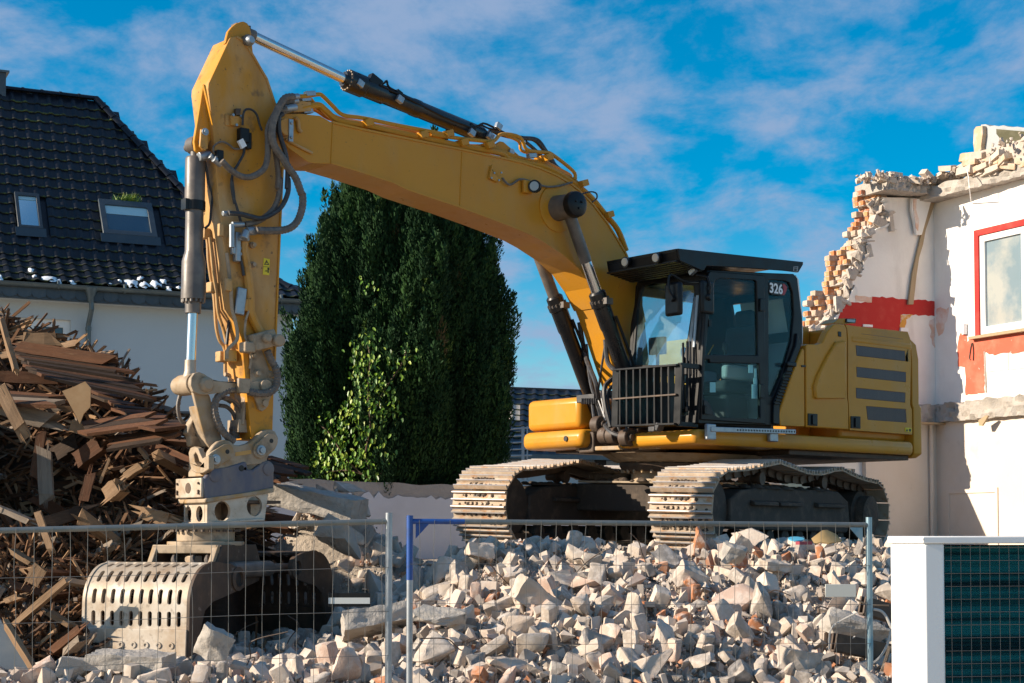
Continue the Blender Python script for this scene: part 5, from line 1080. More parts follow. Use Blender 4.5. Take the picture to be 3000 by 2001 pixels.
M['film'] = mat('grey_blue_sheet', (.13, .17, .21), .5, layers=[((.24, .26, .28), 3, .4, .7, .7)])
M['fins'] = mat('teal_condenser_fins', (.012, .17, .19), .45, metal=.2, layers=[((.003, .02, .028), 1.6, .44, .56, .95, (.1, .1, 6))])
M['dark_int'] = mat('dark_interior', (.015, .015, .017), .9)
M['cable_g'] = mat('dusty_cable', (.50, .47, .43), .6)
M['cloth'] = mat('ochre_cloth', (.36, .24, .10), .9, bump=.3)

# ------------------------------------------------------------------ THE GROUND AND THE RUBBLE HEAP
def sst(a, b_, x): t = min(1, max(0, (x - a) / (b_ - a))); return t * t * (3 - 2 * t)
def HR(x, y):
    right = .50 + .38 * sst(11.7, 12.9, y) + .98 * min(1, max(0, (y - 12.9) / 3.3)) ** .85
    left = .45 + .38 * sst(11.7, 12.8, y) + .30 * sst(14.9, 16.2, y) + .5 * sst(16.2, 19, y)
    k = sst(-2.1, -.4, x - (y - 13.5) * .12)
    z = left * (1 - k) + right * k
    z += (.3 + .7 * k) * (.07 * noise.noise(Vector((x * 1.3, y * 1.3, 0))) + .10 * noise.noise(Vector((x * .6, y * .6, 5))))
    if y > 16.2: z = min(z, 1.83)
    z += 1.1 * math.exp(-((x + 1.95) / .7) ** 2 - ((y - 17.6) / .6) ** 2)
    g = Vector((x - rotw.x, y - rotw.y, 0)); q, w_ = g.dot(Qw), abs(g.dot(Ww))
    if -1.4 < q < 2.0 and w_ < .95: z = min(z, zbot - .04 + .5 * max(0, w_ - .62) + 1.9 * max(0, q - 1.62))
    if 1.6 < q < 2.8 and w_ < 1.0: z = max(z, min(1.7, zbot + 1.9 * (q - 1.62)))
    t_ = Vector((x - XC.x, y - XC.y, 0)); a_, l_ = t_.dot(TF), t_.dot(TL_)
    if 1.9 < a_ < 3.6 and abs(abs(l_) - 1.295) < .5: z = min(z, 1.70)
    return z
b = MB(); b.add([(-600, -60, 0), (600, -60, 0), (600, 1500, 0), (-600, 1500, 0)], [(0, 1, 2, 3)])
tag(b.build('ground', M['ground'], smooth=0), kind='structure')
nx, ny = 130, 110; b = MB(); vs = []
for j in range(ny):
    for i in range(nx):
        x, y = -10 + 20 * i / (nx - 1), 11.4 + 14 * j / (ny - 1); vs.append((x, y, HR(x, y) + .03 * noise.noise(Vector((x * 6, y * 6, 2))) - .03))
b.add(vs, [(j * nx + i, j * nx + i + 1, (j + 1) * nx + i + 1, (j + 1) * nx + i) for j in range(ny - 1) for i in range(nx - 1)])
rbt = b.build('rubble_mound', M['dirt'], smooth=80); tag(rbt, kind='structure')

rr = random.Random(7)
def hull(pts):
    bm = bmesh.new()
    for p in pts: bm.verts.new(p)
    r = bmesh.ops.convex_hull(bm, input=bm.verts)
    junk = list({e for e in r['geom_interior'] + r['geom_unused'] if isinstance(e, bmesh.types.BMVert)})
    if junk: bmesh.ops.delete(bm, geom=junk, context='VERTS')
    return bm
def rock(kind, seed):
    r = random.Random(seed)
    if kind in ('lump', 'block'):
        s = (r.uniform(.8, 1.15), r.uniform(.6, .95), r.uniform(.45, .8)); pts = []
        for k in range(16 if kind == 'block' else r.choice((8, 9, 10, 12))):
            p = Vector((r.uniform(-1, 1), r.uniform(-1, 1), r.uniform(-1, 1))); m_ = max(abs(p.x), abs(p.y), abs(p.z)); p = p / m_ * r.uniform(.72, 1)
            if r.random() < .6: p = Vector((math.copysign(max(abs(p.x), r.uniform(.5, .9)), p.x), math.copysign(max(abs(p.y), r.uniform(.5, .9)), p.y), math.copysign(max(abs(p.z), r.uniform(.5, .9)), p.z)))
            pts.append(Vector((p.x * s[0] * .5, p.y * s[1] * .5, p.z * s[2] * .5)))
    else:
        s = (r.uniform(.55, 1.0) if kind == 'half' else 1.0, .49, .31 * r.choice((1, 1, 1.6)))
        pts = []
        for sx in (-1, 1):
            for sy in (-1, 1):
                for sz in (-1, 1):
                    c = Vector((sx * s[0] / 2, sy * s[1] / 2, sz * s[2] / 2))
                    if r.random() < .35:
                        q = r.uniform(.06, .22)
                        for ax_ in range(3):
                            d = c.copy(); d[ax_] -= math.copysign(q * r.uniform(.5, 1.3) * (1, .6, .5)[ax_], c[ax_]); pts.append(d)
                    else: pts.append(c)
    return hull(pts)
def rockmesh(kind, seed, fine):
    bm = rock(kind, seed)
    if fine:
        bmesh.ops.subdivide_edges(bm, edges=bm.edges[:], cuts=1, use_grid_fill=True)
        bmesh.ops.triangulate(bm, faces=bm.faces)
        bmesh.ops.subdivide_edges(bm, edges=bm.edges[:], cuts=1, use_grid_fill=True)
        a_ = .055 if kind == 'lump' else .03
        bmesh.ops.smooth_vert(bm, verts=bm.verts, factor=.5, use_axis_x=True, use_axis_y=True, use_axis_z=True)
        bm.normal_update()
        for v in bm.verts:
            q = v.co * 3.2 + Vector((seed, 0, 0)); n1 = noise.noise(q); n2 = noise.noise(q * 3.1)
            v.co += v.normal * (n1 * a_ * 1.0 + n2 * a_ * .5)
    bmesh.ops.triangulate(bm, faces=bm.faces)
    me = bpy.data.meshes.new('rubble_piece'); bm.to_mesh(me); bm.free(); me.materials.append(M['rubble'])
    me.shade_smooth(); me.set_sharp_from_angle(angle=R(38)); return me
lumps = [rockmesh('lump', 100 + k, True) for k in range(16)]; bricks_ = [rockmesh('half', 300 + k, True) for k in range(9)] + [rockmesh('brick', 340 + k, True) for k in range(6)]
small = []
for k in range(18):
    me = rockmesh('lump' if k % 3 else 'half', 500 + k, False)
    n = len(me.vertices); co = np.empty(n * 3); me.vertices.foreach_get('co', co); tr_ = np.empty(len(me.polygons) * 3, dtype=np.int64); me.polygons.foreach_get('vertices', tr_); small.append((co.reshape(-1, 3), tr_.reshape(-1, 3)))
def blocked(x, y, z, r):
    # keep stones out of the tracks and of the jaws
    w = Vector((x, y, 0)) - Vector((XC.x, XC.y, 0)); a_, l_ = w.dot(TF), w.dot(TL_)
    if abs(a_) < 2.42 + r * .4 and abs(abs(l_) - 1.295) < .40 + r * .3: return z + r * .2 > 1.86
    if 2.0 < a_ < 3.5 and abs(abs(l_) - 1.295) < .45 and z + r * .5 > 1.80: return True
    g = Vector((x, y, 0)) - Vector((rotw.x, rotw.y, 0)); q, ww = g.dot(Qw), g.dot(Ww)
    if -1.3 - r < q < 1.75 + r and abs(ww) < .60 + r * .5: return z + r * .25 > zbot + .06
    return False
def rot_rand(r): return (r.uniform(-3.14, 3.14), r.uniform(-3.14, 3.14), r.uniform(-3.14, 3.14))
def merged(name, items, material, parent=None):
    """items: (coords Nx3, tris Mx3, 3x3 matrix, location, tint)"""
    V, F, Tn = [], [], []; o = 0
    for co, tri_, mtx, loc, tint in items:
        V.append(co @ np.array(mtx).T + np.array(loc)); F.append(tri_ + o); Tn.append(np.full(len(tri_), tint)); o += len(co)
    V = np.concatenate(V); F = np.concatenate(F); Tn = np.concatenate(Tn)
    me = bpy.data.meshes.new(name); me.vertices.add(len(V)); me.vertices.foreach_set('co', V.ravel())
    k = F.shape[1]; me.loops.add(F.size); me.polygons.add(len(F))
    me.polygons.foreach_set('loop_start', np.arange(0, F.size, k)); me.polygons.foreach_set('loop_total', np.full(len(F), k)); me.loops.foreach_set('vertex_index', F.ravel())
    me.update(calc_edges=True); at_ = me.attributes.new('tint', 'FLOAT', 'FACE'); at_.data.foreach_set('value', Tn.astype(np.float32))
    me.materials.append(material); me.validate(); me.shade_flat(); o_ = bpy.data.objects.new(name, me); COL.objects.link(o_)
    if parent is not None: o_.parent = parent
    return o_
def vis_xy(r, y0=12.55, y1=16.6, bias=1.0):
    y = y0 + (y1 - y0) * r.random() ** bias
    u0, u1 = -20, 2060
    x = ((u0 + (u1 - u0) * r.random()) - CU) / FPX * y
    return x, y
placed = []
def far_enough(x, y, s, f=.62):
    for (a_, c_, q) in placed:
        if (a_ - x) ** 2 + (c_ - y) ** 2 < ((s + q) * .5 * f) ** 2: return False
    return True
n_obj = 0; tries = 0
while n_obj < 300 and tries < 9000:
    tries += 1
    x, y = vis_xy(rr, bias=1.05)
    if x < -2.6 - (y - 13) * .3 and rr.random() < .8: continue
    s = min(.56, .19 + abs(rr.gauss(0, .10)))
    if tries > 4000: s *= .8
    if not far_enough(x, y, s): continue
    z = HR(x, y) + s * rr.uniform(.10, .30)
    if blocked(x, y, z, s): continue
    placed.append((x, y, s)); isb = rr.random() < .40
    me = rr.choice(bricks_) if isb else rr.choice(lumps)
    if isb: s = rr.uniform(.22, .30)
    o = inst('brick_piece' if isb else 'rubble_chunk', me, None, (x, y, z), rot_rand(rr), (s, s, s * rr.uniform(.8, 1.1)))
    u_ = CU + FPX * x / y; place = 'in the low debris in front of the grapple' if u_ < 880 else 'between the grey post and the blue post' if u_ < 945 else ('left of the near track' if u_ < 1480 else 'below the near track' if u_ < 1700 else 'towards the right fence post')
    hgt = '' if u_ < 945 else ('high on the heap ' if z > 1.45 else 'halfway up the heap ' if z > 1.12 else 'low on the heap ')
    big = 'big' if s > .34 else 'middling' if s > .23 else 'small'
    if isb: tag(o, 'dusty broken brick ' + hgt + place, 'brick', 'loose bricks in the rubble heap')
    else: tag(o, big + ' pale jagged masonry lump ' + hgt + place, 'rubble', 'lumps of masonry in the rubble heap')
    n_obj += 1
print('chunks', n_obj, tries)
for k in range(60):
    x, y = rr.uniform(-3.0, -.9), rr.uniform(15.7, 17.6); s = rr.uniform(.2, .42); z = HR(x, y) + s * .15
    if blocked(x, y, z, s): continue
    o = inst('rubble_chunk', rr.choice(lumps), None, (x, y, z), rot_rand(rr), (s, s, s * .8)); tag(o, 'shaded lump of masonry in the slope behind the far jaw of the grapple', 'rubble', 'shaded masonry lumps behind the grapple')
items = []
for k in range(23000):
    x, y = vis_xy(rr, 12.3, 17.6, .95); s = rr.uniform(.10, .19) if rr.random() < .10 else .014 + abs(rr.gauss(0, .026))
    z = HR(x, y) + s * rr.uniform(-.1, .4)
    if blocked(x, y, z, s): continue
    co, tr_ = rr.choice(small); m_ = (Euler(rot_rand(rr)).to_matrix() @ Matrix.Diagonal((s, s, s * rr.uniform(.7, 1)))); items.append((co, tr_, m_, (x, y, z), rr.random()))
tag(merged('small_rubble', items, M['rubble_fine']), 'fine and fist-sized pale rubble filling the heap between the larger lumps', 'rubble', kind='stuff')

# hand-placed larger pieces
def boulder(name, uv, Y, size, rot, label, cat='concrete', m_='concrete', seed=1, kind='block', f=.022):
    bm = rock(kind, seed) if kind != 'slab' else None
    if kind == 'slab':
        bm = bmesh.new(); bmesh.ops.create_cube(bm, size=1)
    bmesh.ops.subdivide_edges(bm, edges=bm.edges[:], cuts=5 if kind == 'slab' else 2, use_grid_fill=True); bmesh.ops.triangulate(bm, faces=bm.faces)
    bmesh.ops.subdivide_edges(bm, edges=bm.edges[:], cuts=1, use_grid_fill=True); bm.normal_update()
    for v in bm.verts:
        w = Vector((v.co.x * size[0], v.co.y * size[1], v.co.z * size[2])); q = w * 6 + Vector((seed * 3.1, 0, 0)); d = noise.noise(q) * f + noise.noise(q * 3) * f * .8
        w += Vector(v.normal) * d; v.co = w
    me = bpy.data.meshes.new(name); bm.to_mesh(me); bm.free(); me.materials.append(M[m_]); me.shade_smooth(); me.set_sharp_from_angle(angle=R(28))
    o = inst(name, me, None, at(uv[0], uv[1], Y), rot); tag(o, label, cat); return o
boulder('concrete_slab', (730, 1152), 17.0, (.92, .55, .22), (.05, .20, -.2), 'long pale grey concrete slab lying tilted behind the rotator, below the white wall', 'slab', kind='slab', seed=2)
boulder('concrete_block', (720, 1205), 17.5, (.8, .5, .3), (.2, -.2, .4), 'dark broken block in shade under the long tilted concrete slab', 'block', seed=3)
boulder('concrete_block', (790, 1235), 16.3, (.55, .5, .4), (.3, .4, 1), 'rough grey block leaning at the right end of the tilted slab', 'block', seed=12)
boulder('concrete_block', (486, 1480), Z4(1100, 1000) and 12.95, (.34, .30, .42), (.2, .5, .3), 'pointed grey concrete lump standing against the right foot of the near jaw', 'concrete', seed=21)
boulder('concrete_slab', (300, 1518), 12.95, (.62, .4, .13), (.05, .04, -.1), 'flat brown-grey slab lying under the blade of the near jaw', 'slab', kind='slab', seed=5)
boulder('concrete_block', (170, 1535), 12.85, (.26, .25, .26), (.1, .2, .4), 'pale square block at the foot of the timber heap, left of the flat slab', 'block', seed=23)
boulder('concrete_slab', (860, 1425), 14.0, (.55, .4, .16), (-.3, -.15, .2), 'light grey slab with speckled face behind the black and white fence plate', 'slab', kind='slab', seed=6)
boulder('concrete_slab', (1240, 1383), 14.2, (.50, .26, .22), (.1, .6, .3), 'long pinkish masonry slab slanting down to the right in the middle of the heap', 'slab', 'rubble', kind='slab', seed=7)
boulder('concrete_block', (1012, 1412), 13.6, (.46, .35, .28), (.2, .1, .3), 'big layered grey lump right of the blue post', 'concrete', seed=26)
boulder('concrete_block', (1100, 1262), 15.6, (.30, .3, .22), (.0, .08, .2), 'square whitish block below the front of the far track', 'block', seed=27, m_='rubble', f=.02)
boulder('concrete_slab', (1778, 1298), 14.9, (.26, .26, .07), (.15, .1, .3), 'white crusted flat piece lying on top of the heap below the near track', 'slab', 'rubble', kind='slab', seed=8, f=.03)
boulder('concrete_block', (1705, 1248), 15.3, (.30, .22, .22), (.2, .5, .3), 'pink flat-topped lump resting against the near track', 'block', seed=28, m_='rubble')
boulder('concrete_block', (1685, 1275), 15.0, (.26, .22, .26), (.4, .2, .3), 'smooth grey concrete lump at the right side of the near track front', 'concrete', seed=29)
boulder('brick_cluster', (1835, 1520), 12.9, (.34, .22, .44), (.1, .2, .2), 'lump of bricks still mortared together near the right fence post', 'brick lump', seed=30, m_='rubble')
boulder('brick_cluster', (1168, 1528), 12.8, (.46, .25, .2), (.1, .1, .2), 'long chunk of mortared brickwork at the bottom of the heap', 'brick lump', seed=31, m_='rubble')
boulder('concrete_block', (1370, 1468), 13.2, (.38, .3, .28), (.5, .1, .9), 'large whitish lump low in the middle of the heap', 'concrete', seed=32, m_='rubble')
boulder('concrete_block', (1590, 1325), 14.6, (.34, .3, .26), (.5, .4, .1), 'cracked whitish block high on the heap right of centre', 'concrete', seed=33, m_='rubble')
boulder('concrete_block', (1960, 1440), 13.5, (.6, .4, .3), (.1, .3, .2), 'dusty concrete lump behind the right fence post under the cables', 'concrete', seed=34)
for k in range(14):
    u_, v_ = rr.uniform(300, 2000), rr.uniform(1300, 1550); Y = 12.9 + (1550 - v_) / 250 * 3; p = at(u_, v_, Y); p.z = HR(p.x, p.y) + .06; d = Vector((rr.uniform(-1, 1), rr.uniform(-.6, .2), rr.uniform(.1, .8))).normalized()
    b = MB(); b.tube(smoothpath([p - d * .15, p + d * .12, p + d * .25 + Vector((rr.uniform(-.1, .1), 0, .02)), p + d * .42 + Vector((rr.uniform(-.2, .2), -.05, -.05))], 5), .0055, 5); o = b.build('reinforcing_rod', M['dark_steel']); tag(o, 'thin rusty reinforcing rod sticking out of the rubble', 'rod', 'rusty rods in the rubble')
# steel sections and cables at the right end
def beamU(name, a, c, w, h, m_, label, cat, parent=None):
    b = MB(); b.bar(a, c, w, .02); d = (Vector(c) - Vector(a)).normalized(); up = Vector((0, 0, 1)); y = up.cross(d).normalized(); z = d.cross(y)
    for s_ in (-1, 1): b.bar(Vector(a) + y * s_ * w / 2 + z * h / 2, Vector(c) + y * s_ * w / 2 + z * h / 2, .02, h)
    o = b.build(name, m_, bevel=.004); tag(o, label, cat); return o
beamU('steel_channel', at(*ZA(120, 1270), 12.95), at(*ZA(640, 1370), 13.2), .05, .14, M['dark_steel'], 'rusty steel channel half buried low beside the white cooling unit', 'steel beam')
beamU('steel_channel', at(*ZA(380, 930), 13.0), at(*ZA(660, 1010), 13.2), .05, .14, M['dark_steel'], 'dark steel channel with a bright lower edge behind the right fence post', 'steel beam')
cab_l = [((90, 1260, 100, 1100, 160, 1020, 350, 920), .010, 'pale cable arching over the rubble left of the right fence post'), ((495, 890, 570, 910, 620, 970, 660, 1060), .016, 'white cable curving from the right fence post to the cooling unit'), ((660, 1080, 630, 1200, 580, 1300, 500, 1380, 300, 1500, 100, 1560), .014, 'long white cable sweeping down to the lower left of the cooling unit'), ((650, 1230, 600, 1390, 540, 1560), .022, 'thick beige conduit standing in front of the cooling unit'), ((340, 800, 450, 850, 640, 860), .012, 'thin grey pipe lying across the heap behind the right fence post'), ((220, 1240, 300, 1160, 330, 1140), .009, 'short thin pale wire above the rusty channel'), ((520, 1560, 640, 1490, 700, 1440), .016, 'pale cable at the bottom corner of the cooling unit')]
for k, (c, r, lab) in enumerate(cab_l):
    pts = [at(*ZA(c[i], c[i + 1]), 12.75 + .05 * k) for i in range(0, len(c), 2)]
    b = MB(); b.tube(smoothpath(pts, 8), r * .7, 6); o = b.build('cable', M['cable_g'] if k not in (3, 4) else M['wood_grey']); tag(o, lab, 'cable')
# ochre rag, blue and red scraps below the near track
b = MB(); rp_ = ML((0, 0), 0) if False else None
cl = [at(*ZT(x, y), 15.2 + q) for x, y, q in ((1550, 820, 0), (1640, 750, .05), (1680, 745, .08), (1760, 780, .1), (1810, 840, .05), (1760, 850, -.1), (1700, 860, -.15), (1680, 790, .0), (1620, 850, -.12), (1580, 870, -.1))]
b.add(cl, [(0, 1, 8, 9), (1, 2, 7, 8), (2, 3, 4, 7), (7, 4, 5, 6), (7, 6, 8)]); o = b.build('rag', M['cloth'], smooth=80, solid=.012); tag(o, 'crumpled ochre cloth lying on the heap beside the near track', 'cloth')
b = MB(); b.lathe(at(*ZT(1418, 826), 15.2), (0, -.25, 1), [(0, .075), (.012, .075), (.014, .05)], 14); o = b.build('blue_disc', mat('blue_plastic', (.10, .42, .62), .4)); tag(o, 'small light blue plastic disc on the heap below the near track', 'plastic disc')
b = MB(); b.box(at(*ZT(1485, 855), 15.1), (.13, .08, .03), Matrix.Rotation(.3, 3, 'Z')); o = b.build('plastic_scrap', mat('red_plastic', (.30, .05, .07), .5)); tag(o, 'small dark red scrap beside the blue lid', 'scrap')

# ------------------------------------------------------------------ TIMBER HEAP ON THE LEFT
def plankmesh(L_, w, t, seed, m_):
    r = random.Random(seed); n = 5; b = MB(); vs = []
    for k in range(n + 1):
        x = -L_ / 2 + L_ * k / n
        for j, (y, z) in enumerate(((-w / 2, -t / 2), (w / 2, -t / 2), (w / 2, t / 2), (-w / 2, t / 2))):
            e = r.uniform(0, w * 1.6) if k in (0, n) else r.uniform(-.02, .02); xx = x + (e if k == 0 else -e)
            vs.append((xx, y * (1 + r.uniform(-.08, .08)), z * (1 + r.uniform(-.15, .15)) + (.004 * L_ * math.sin(k * 1.3 + seed))))
    fs = [(k * 4 + j, k * 4 + (j + 1) % 4, k * 4 + 4 + (j + 1) % 4, k * 4 + 4 + j) for k in range(n) for j in range(4)] + [(3, 2, 1, 0), (n * 4, n * 4 + 1, n * 4 + 2, n * 4 + 3)]
    b.add(vs, fs)
    # torn splinters at the ends
    for s_ in (-1, 1):
        for q in range(3):
            y = r.uniform(-w / 2, w / 2) * .8; z = r.uniform(-t / 2, t / 2) * .6; a_ = w * r.uniform(.4, 1.8); x0 = s_ * (L_ / 2 - w * 1.5)
            b.add([(x0, y - w * .12, z - t * .2), (x0, y + w * .12, z - t * .2), (x0, y, z + t * .3), (s_ * (L_ / 2) + s_ * a_ * .3, y + r.uniform(-.01, .01), z)], [(0, 1, 3), (1, 2, 3), (2, 0, 3), (0, 2, 1)])
    o = b.build('plank_src', m_, smooth=0); me = o.data; bpy.data.objects.remove(o); return me
wm = [M['wood'], M['wood_grey'], M['wood_dark'], M['wood'], M['wood_fresh'], M['wood_dark']]
planks = [plankmesh(l, w, t, 40 + k, wm[k % 6]) for k, (l, w, t) in enumerate([(1.8, .12, .028), (1.4, .08, .035), (1.0, .05, .022), (2.0, .14, .03), (1.2, .10, .025), (.8, .04, .02), (1.6, .08, .05), (1.1, .08, .07), (.6, .05, .03), (1.5, .045, .03), (2.2, .11, .09), (.7, .11, .025), (.7, .06, .03), (1.3, .06, .06), (1.0, .09, .03), (.6, .035, .015), (1.5, .12, .11), (.9, .045, .045)])]
crest = [(-12, 5.2), (-9, 5.0), (-6.6, 4.7), (-5.95, 4.5), (-5.2, 4.12), (-4.58, 3.9), (-4.1, 3.45), (-3.77, 3.05), (-3.1, 2.6), (-2.7, 2.0), (-2.3, 1.2), (-1.0, 1.0)]
def zcrest(x):
    for (a_, za_), (c_, zb__) in zip(crest[:-1], crest[1:]):
        if a_ <= x <= c_: return za_ + (zb__ - za_) * (x - a_) / (c_ - a_)
    return crest[0][1] if x < crest[0][0] else crest[-1][1]
def HWd(x, y):     # timber heap: low front apron, a hollow, and a steep back
    zc = zcrest(x); ka = 1 - sst(-3.75, -3.2, x + (14.6 - y) * .25); apron = (.85 + .95 * sst(14.2, 15.8, y)) * ka + (.6 + .9 * sst(15.2, 16.4, y)) * (1 - ka); back = 1.75 + (zc - 1.9) * sst(16.6, 18.4, y)
    z = apron if y < 15.8 else max(apron, back)
    if x < -5.3 and 14.9 < y < 19: z = max(z, 1.2 + 2.3 * sst(15.5, 16.1, y) * sst(-5.3, -6.2, -abs(x) * 1.0 if False else x) if False else 1.2 + 2.4 * sst(14.9, 15.2, y) * sst(5.3, 6.0, -x))  # unseen bulge left of the view, added to keep low sun out of the hollow
    if y > 19: z = zc - (y - 19) * .9
    return z + .10 * noise.noise(Vector((x * 2, y * 2, 9)))
nx, ny = 70, 60; b = MB(); vs = []
for j in range(ny):
    for i in range(nx):
        x, y = -11 + 9.6 * i / (nx - 1), 14.2 + 8.5 * j / (ny - 1); vs.append((x, y, HWd(x, y) - .22 if x < -2.75 + (y - 16) * .12 else .2))
b.add(vs, [(j * nx + i, j * nx + i + 1, (j + 1) * nx + i + 1, (j + 1) * nx + i) for j in range(ny - 1) for i in range(nx - 1)])
o = b.build('timber_mound', M['wood_dark'], smooth=80); tag(o, kind='structure')
rw_ = random.Random(21)
def plank_at(p, yaw, pitch_, roll, me, sc=1.0):
    o = inst('plank', me, None, p, None, (sc, sc, sc)); o.rotation_euler = Euler((roll, pitch_, yaw), 'XYZ')
    n_ = me.materials[0].name.split('_')[0]; cw_ = {'old': 'brown', 'greyed': 'greyed', 'freshly': 'bright split', 'dark': 'dark stained'}[n_]; p = Vector(p)
    wh = 'on the upper part of the timber heap' if p.z > 2.6 else ('in the lower timber heap behind the fence' if p.y < 15.8 else 'in the shaded hollow of the timber heap')
    tag(o, cw_ + (' beam ' if max(me.vertices[1].co.y, .0) > .055 else ' plank ') + wh, 'plank', 'broken timbers in the heap on the left'); return o
# named timbers read from the photograph
def beam(uv0, uv1, Y0, Y1, w, h, m_, label, rollup=(0, 0, 1), name='timber_beam'):
    a_, c_ = at(*uv0, Y0), at(*uv1, Y1); d = c_ - a_; L_ = d.length; r = random.Random(int(uv0[0] * 7 + uv1[1])); 
    b = MB(); me = plankmesh(L_, w, h, int(uv0[0] + uv1[1]) % 97, M[m_]); x = d.normalized(); y = Vector(rollup).cross(x).normalized(); z = x.cross(y)
    o = inst(name, me, None, mtx=Matrix.Translation((a_ + c_) / 2) @ Matrix((x, y, z)).transposed().to_4x4()); tag(o, label, 'timber'); return o
beam(ZW(-200, 720), ZW(480, 930), 16.0, 15.9, .20, .17, 'wood_grey', 'heavy greyed beam sloping down to the right across the upper timber heap')
beam(ZW(490, 915), ZW(765, 1000), 15.9, 15.85, .11, .12, 'wood_fresh', 'short bright beam continuing the heavy greyed beam to the right')
beam(ZW(120, 292), ZW(495, 292), 17.2, 17.2, .14, .14, 'wood_fresh', 'thick bright beam lying level on top of the timber heap below the window')
beam(ZW(100, 335), ZW(880, 455), 16.9, 16.7, .10, .11, 'wood', 'long narrow beam under the edge of the uppermost boarding')
beam(ZW(-60, 565), ZW(500, 585), 16.4, 16.4, .12, .11, 'wood', 'level reddish plank at mid height of the timber heap at the left edge')
beam(ZW(-30, 590), ZW(195, 1030), 15.7, 15.6, .12, .05, 'wood_fresh', 'plank standing slantwise at the left edge with a frayed lower end', (0, -1, .2))
beam(ZW(5, 125), ZW(125, 545), 16.2, 15.8, .05, .05, 'wood_fresh', 'thin lath leaning steeply at the upper left of the timber heap')
beam(ZW(245, 1375), ZW(320, 925), 15.75, 15.9, .09, .05, 'wood', 'upright brown post under the heavy greyed beam', (0, -1, 0))
beam(ZW(345, 1510), ZW(325, 1065), 15.65, 15.8, .14, .04, 'wood_grey', 'broad whitish upright plank beside the brown post in the hollow', (0, -1, 0))
beam(ZW(545, 1220), ZW(830, 1020), 15.9, 15.7, .15, .15, 'wood', 'rough log end slanting up to the right in the hollow')
beam(ZW(400, 1180), ZW(640, 1000), 16.3, 16.1, .16, .16, 'wood_dark', 'dark log behind the rough log end in the hollow')
beam(ZW(780, 1470), ZW(925, 1350), 15.4, 15.3, .16, .14, 'wood_fresh', 'orange splintered block glowing in the sun above the grapple')
beam(ZW(905, 1320), ZW(1100, 1195), 15.6, 15.5, .08, .07, 'wood_fresh', 'split bright stick slanting up to the right of the orange block')
beam(ZW(605, 1540), ZW(685, 1240), 15.5, 15.6, .09, .03, 'wood', 'narrow reddish plank leaning upright left of the orange block', (0, -1, 0))
beam(ZW(735, 1365), ZW(815, 1165), 15.6, 15.6, .025, .025, 'wood_fresh', 'thin stick standing upright in the hollow', (0, -1, 0))
beam(ZW(1030, 1090), ZW(1110, 1185), 15.7, 15.6, .04, .04, 'wood_grey', 'short grey stick slanting down in the hollow near the stick linkage')
beam(ZL(1130, 120), ZL(1500, 240), 15.6, 15.5, .14, .12, 'wood_fresh', 'reddish brown beam running right behind the tilting housing')
beam(ZL(230, 270), ZL(800, 110), 15.3, 15.4, .14, .12, 'wood_dark', 'dark beam rising to the right just above the fence rail')
beam(ZL(-60, 90), ZL(330, 250), 15.2, 15.1, .12, .05, 'wood_grey', 'plank sloping down to the right above the fence rail at the left edge')
beam(ZL(305, 120), ZL(440, 500), 15.0, 14.8, .06, .04, 'wood_fresh', 'bright splintered lath pointing up above the fence rail', (0, -1, 0))
beam(ZL(80, 450), ZL(330, 610), 14.8, 14.7, .11, .04, 'wood_fresh', 'broad light board sloping down to the right below the rail')
beam(ZL(20, 900), ZL(220, 830), 14.4, 14.35, .13, .05, 'wood_fresh', 'bright cut board end at the left edge, level with the slotted jaw')
beam(ZL(70, 1130), ZL(570, 700), 14.35, 14.2, .08, .05, 'wood_fresh', 'long bright batten rising to the right in front of the splintered timbers')
beam(ZL(240, 770), ZL(350, 580), 14.5, 14.5, .13, .03, 'wood_fresh', 'light board with two dark stripes standing in the lower heap', (0, -1, 0))
beam(ZL(370, 1370), ZL(740, 1070), 14.2, 13.95, .10, .07, 'wood', 'long timber rising to the right towards the near jaw')
beam(ZL(550, 1330), ZL(730, 1160), 14.1, 13.95, .12, .05, 'wood_grey', 'greyed board leaning against the left side of the near jaw')
beam(ZL(360, 950), ZL(650, 1120), 14.4, 14.3, .10, .04, 'wood_fresh', 'light board sloping down to the right left of the near jaw')
beam(ZL(20, 1030), ZL(370, 1600), 13.2, 12.9, .05, .05, 'wood_fresh', 'pale batten along the edge of the grey sheet at the lower left corner')
# boarding panels: each is a thing whose boards are parts
def boarding(name, q, n, th, mats, label, warp=.03):
    """q: four corners (a b along the boards, d c opposite); n boards"""
    root = empty(name, q[0]); tag(root, label, 'boarding'); r = random.Random(int(q[0].x * 100) % 1000)
    for k in range(n):
        t0, t1 = k / n + .006, (k + 1) / n - .006
        a_, d_ = q[0] + (q[3] - q[0]) * t0, q[0] + (q[3] - q[0]) * t1; b_, c_ = q[1] + (q[2] - q[1]) * t0, q[1] + (q[2] - q[1]) * t1
        e = (b_ - a_).normalized(); b_ = b_ + e * r.uniform(-.22, .1); c_ = c_ + e * r.uniform(-.22, .1); a_ = a_ + e * r.uniform(-.1, .1)
        n_ = (b_ - a_).cross(d_ - a_).normalized(); dz = n_ * r.uniform(-warp, warp) * .5
        P = [p + dz - root.location for p in (a_, b_, c_, d_)]
        b = MB(); b.hexa([P[0], P[1], P[2], P[3]] + [p + n_ * th for p in P]); b.build('board', M[mats[k % len(mats)]], root, smooth=0)
    return root
boarding('roof_boarding', [at(*ZW(60, 340), 17.2), at(*ZW(800, 395), 17.0), at(*ZW(1190, 745), 16.0), at(*ZW(330, 560), 15.9)], 15, .03, ['wood_dark', 'wood', 'wood_dark', 'wood_dark'], 'uppermost sheet of roof boarding jutting out to the right with a jagged lower end')
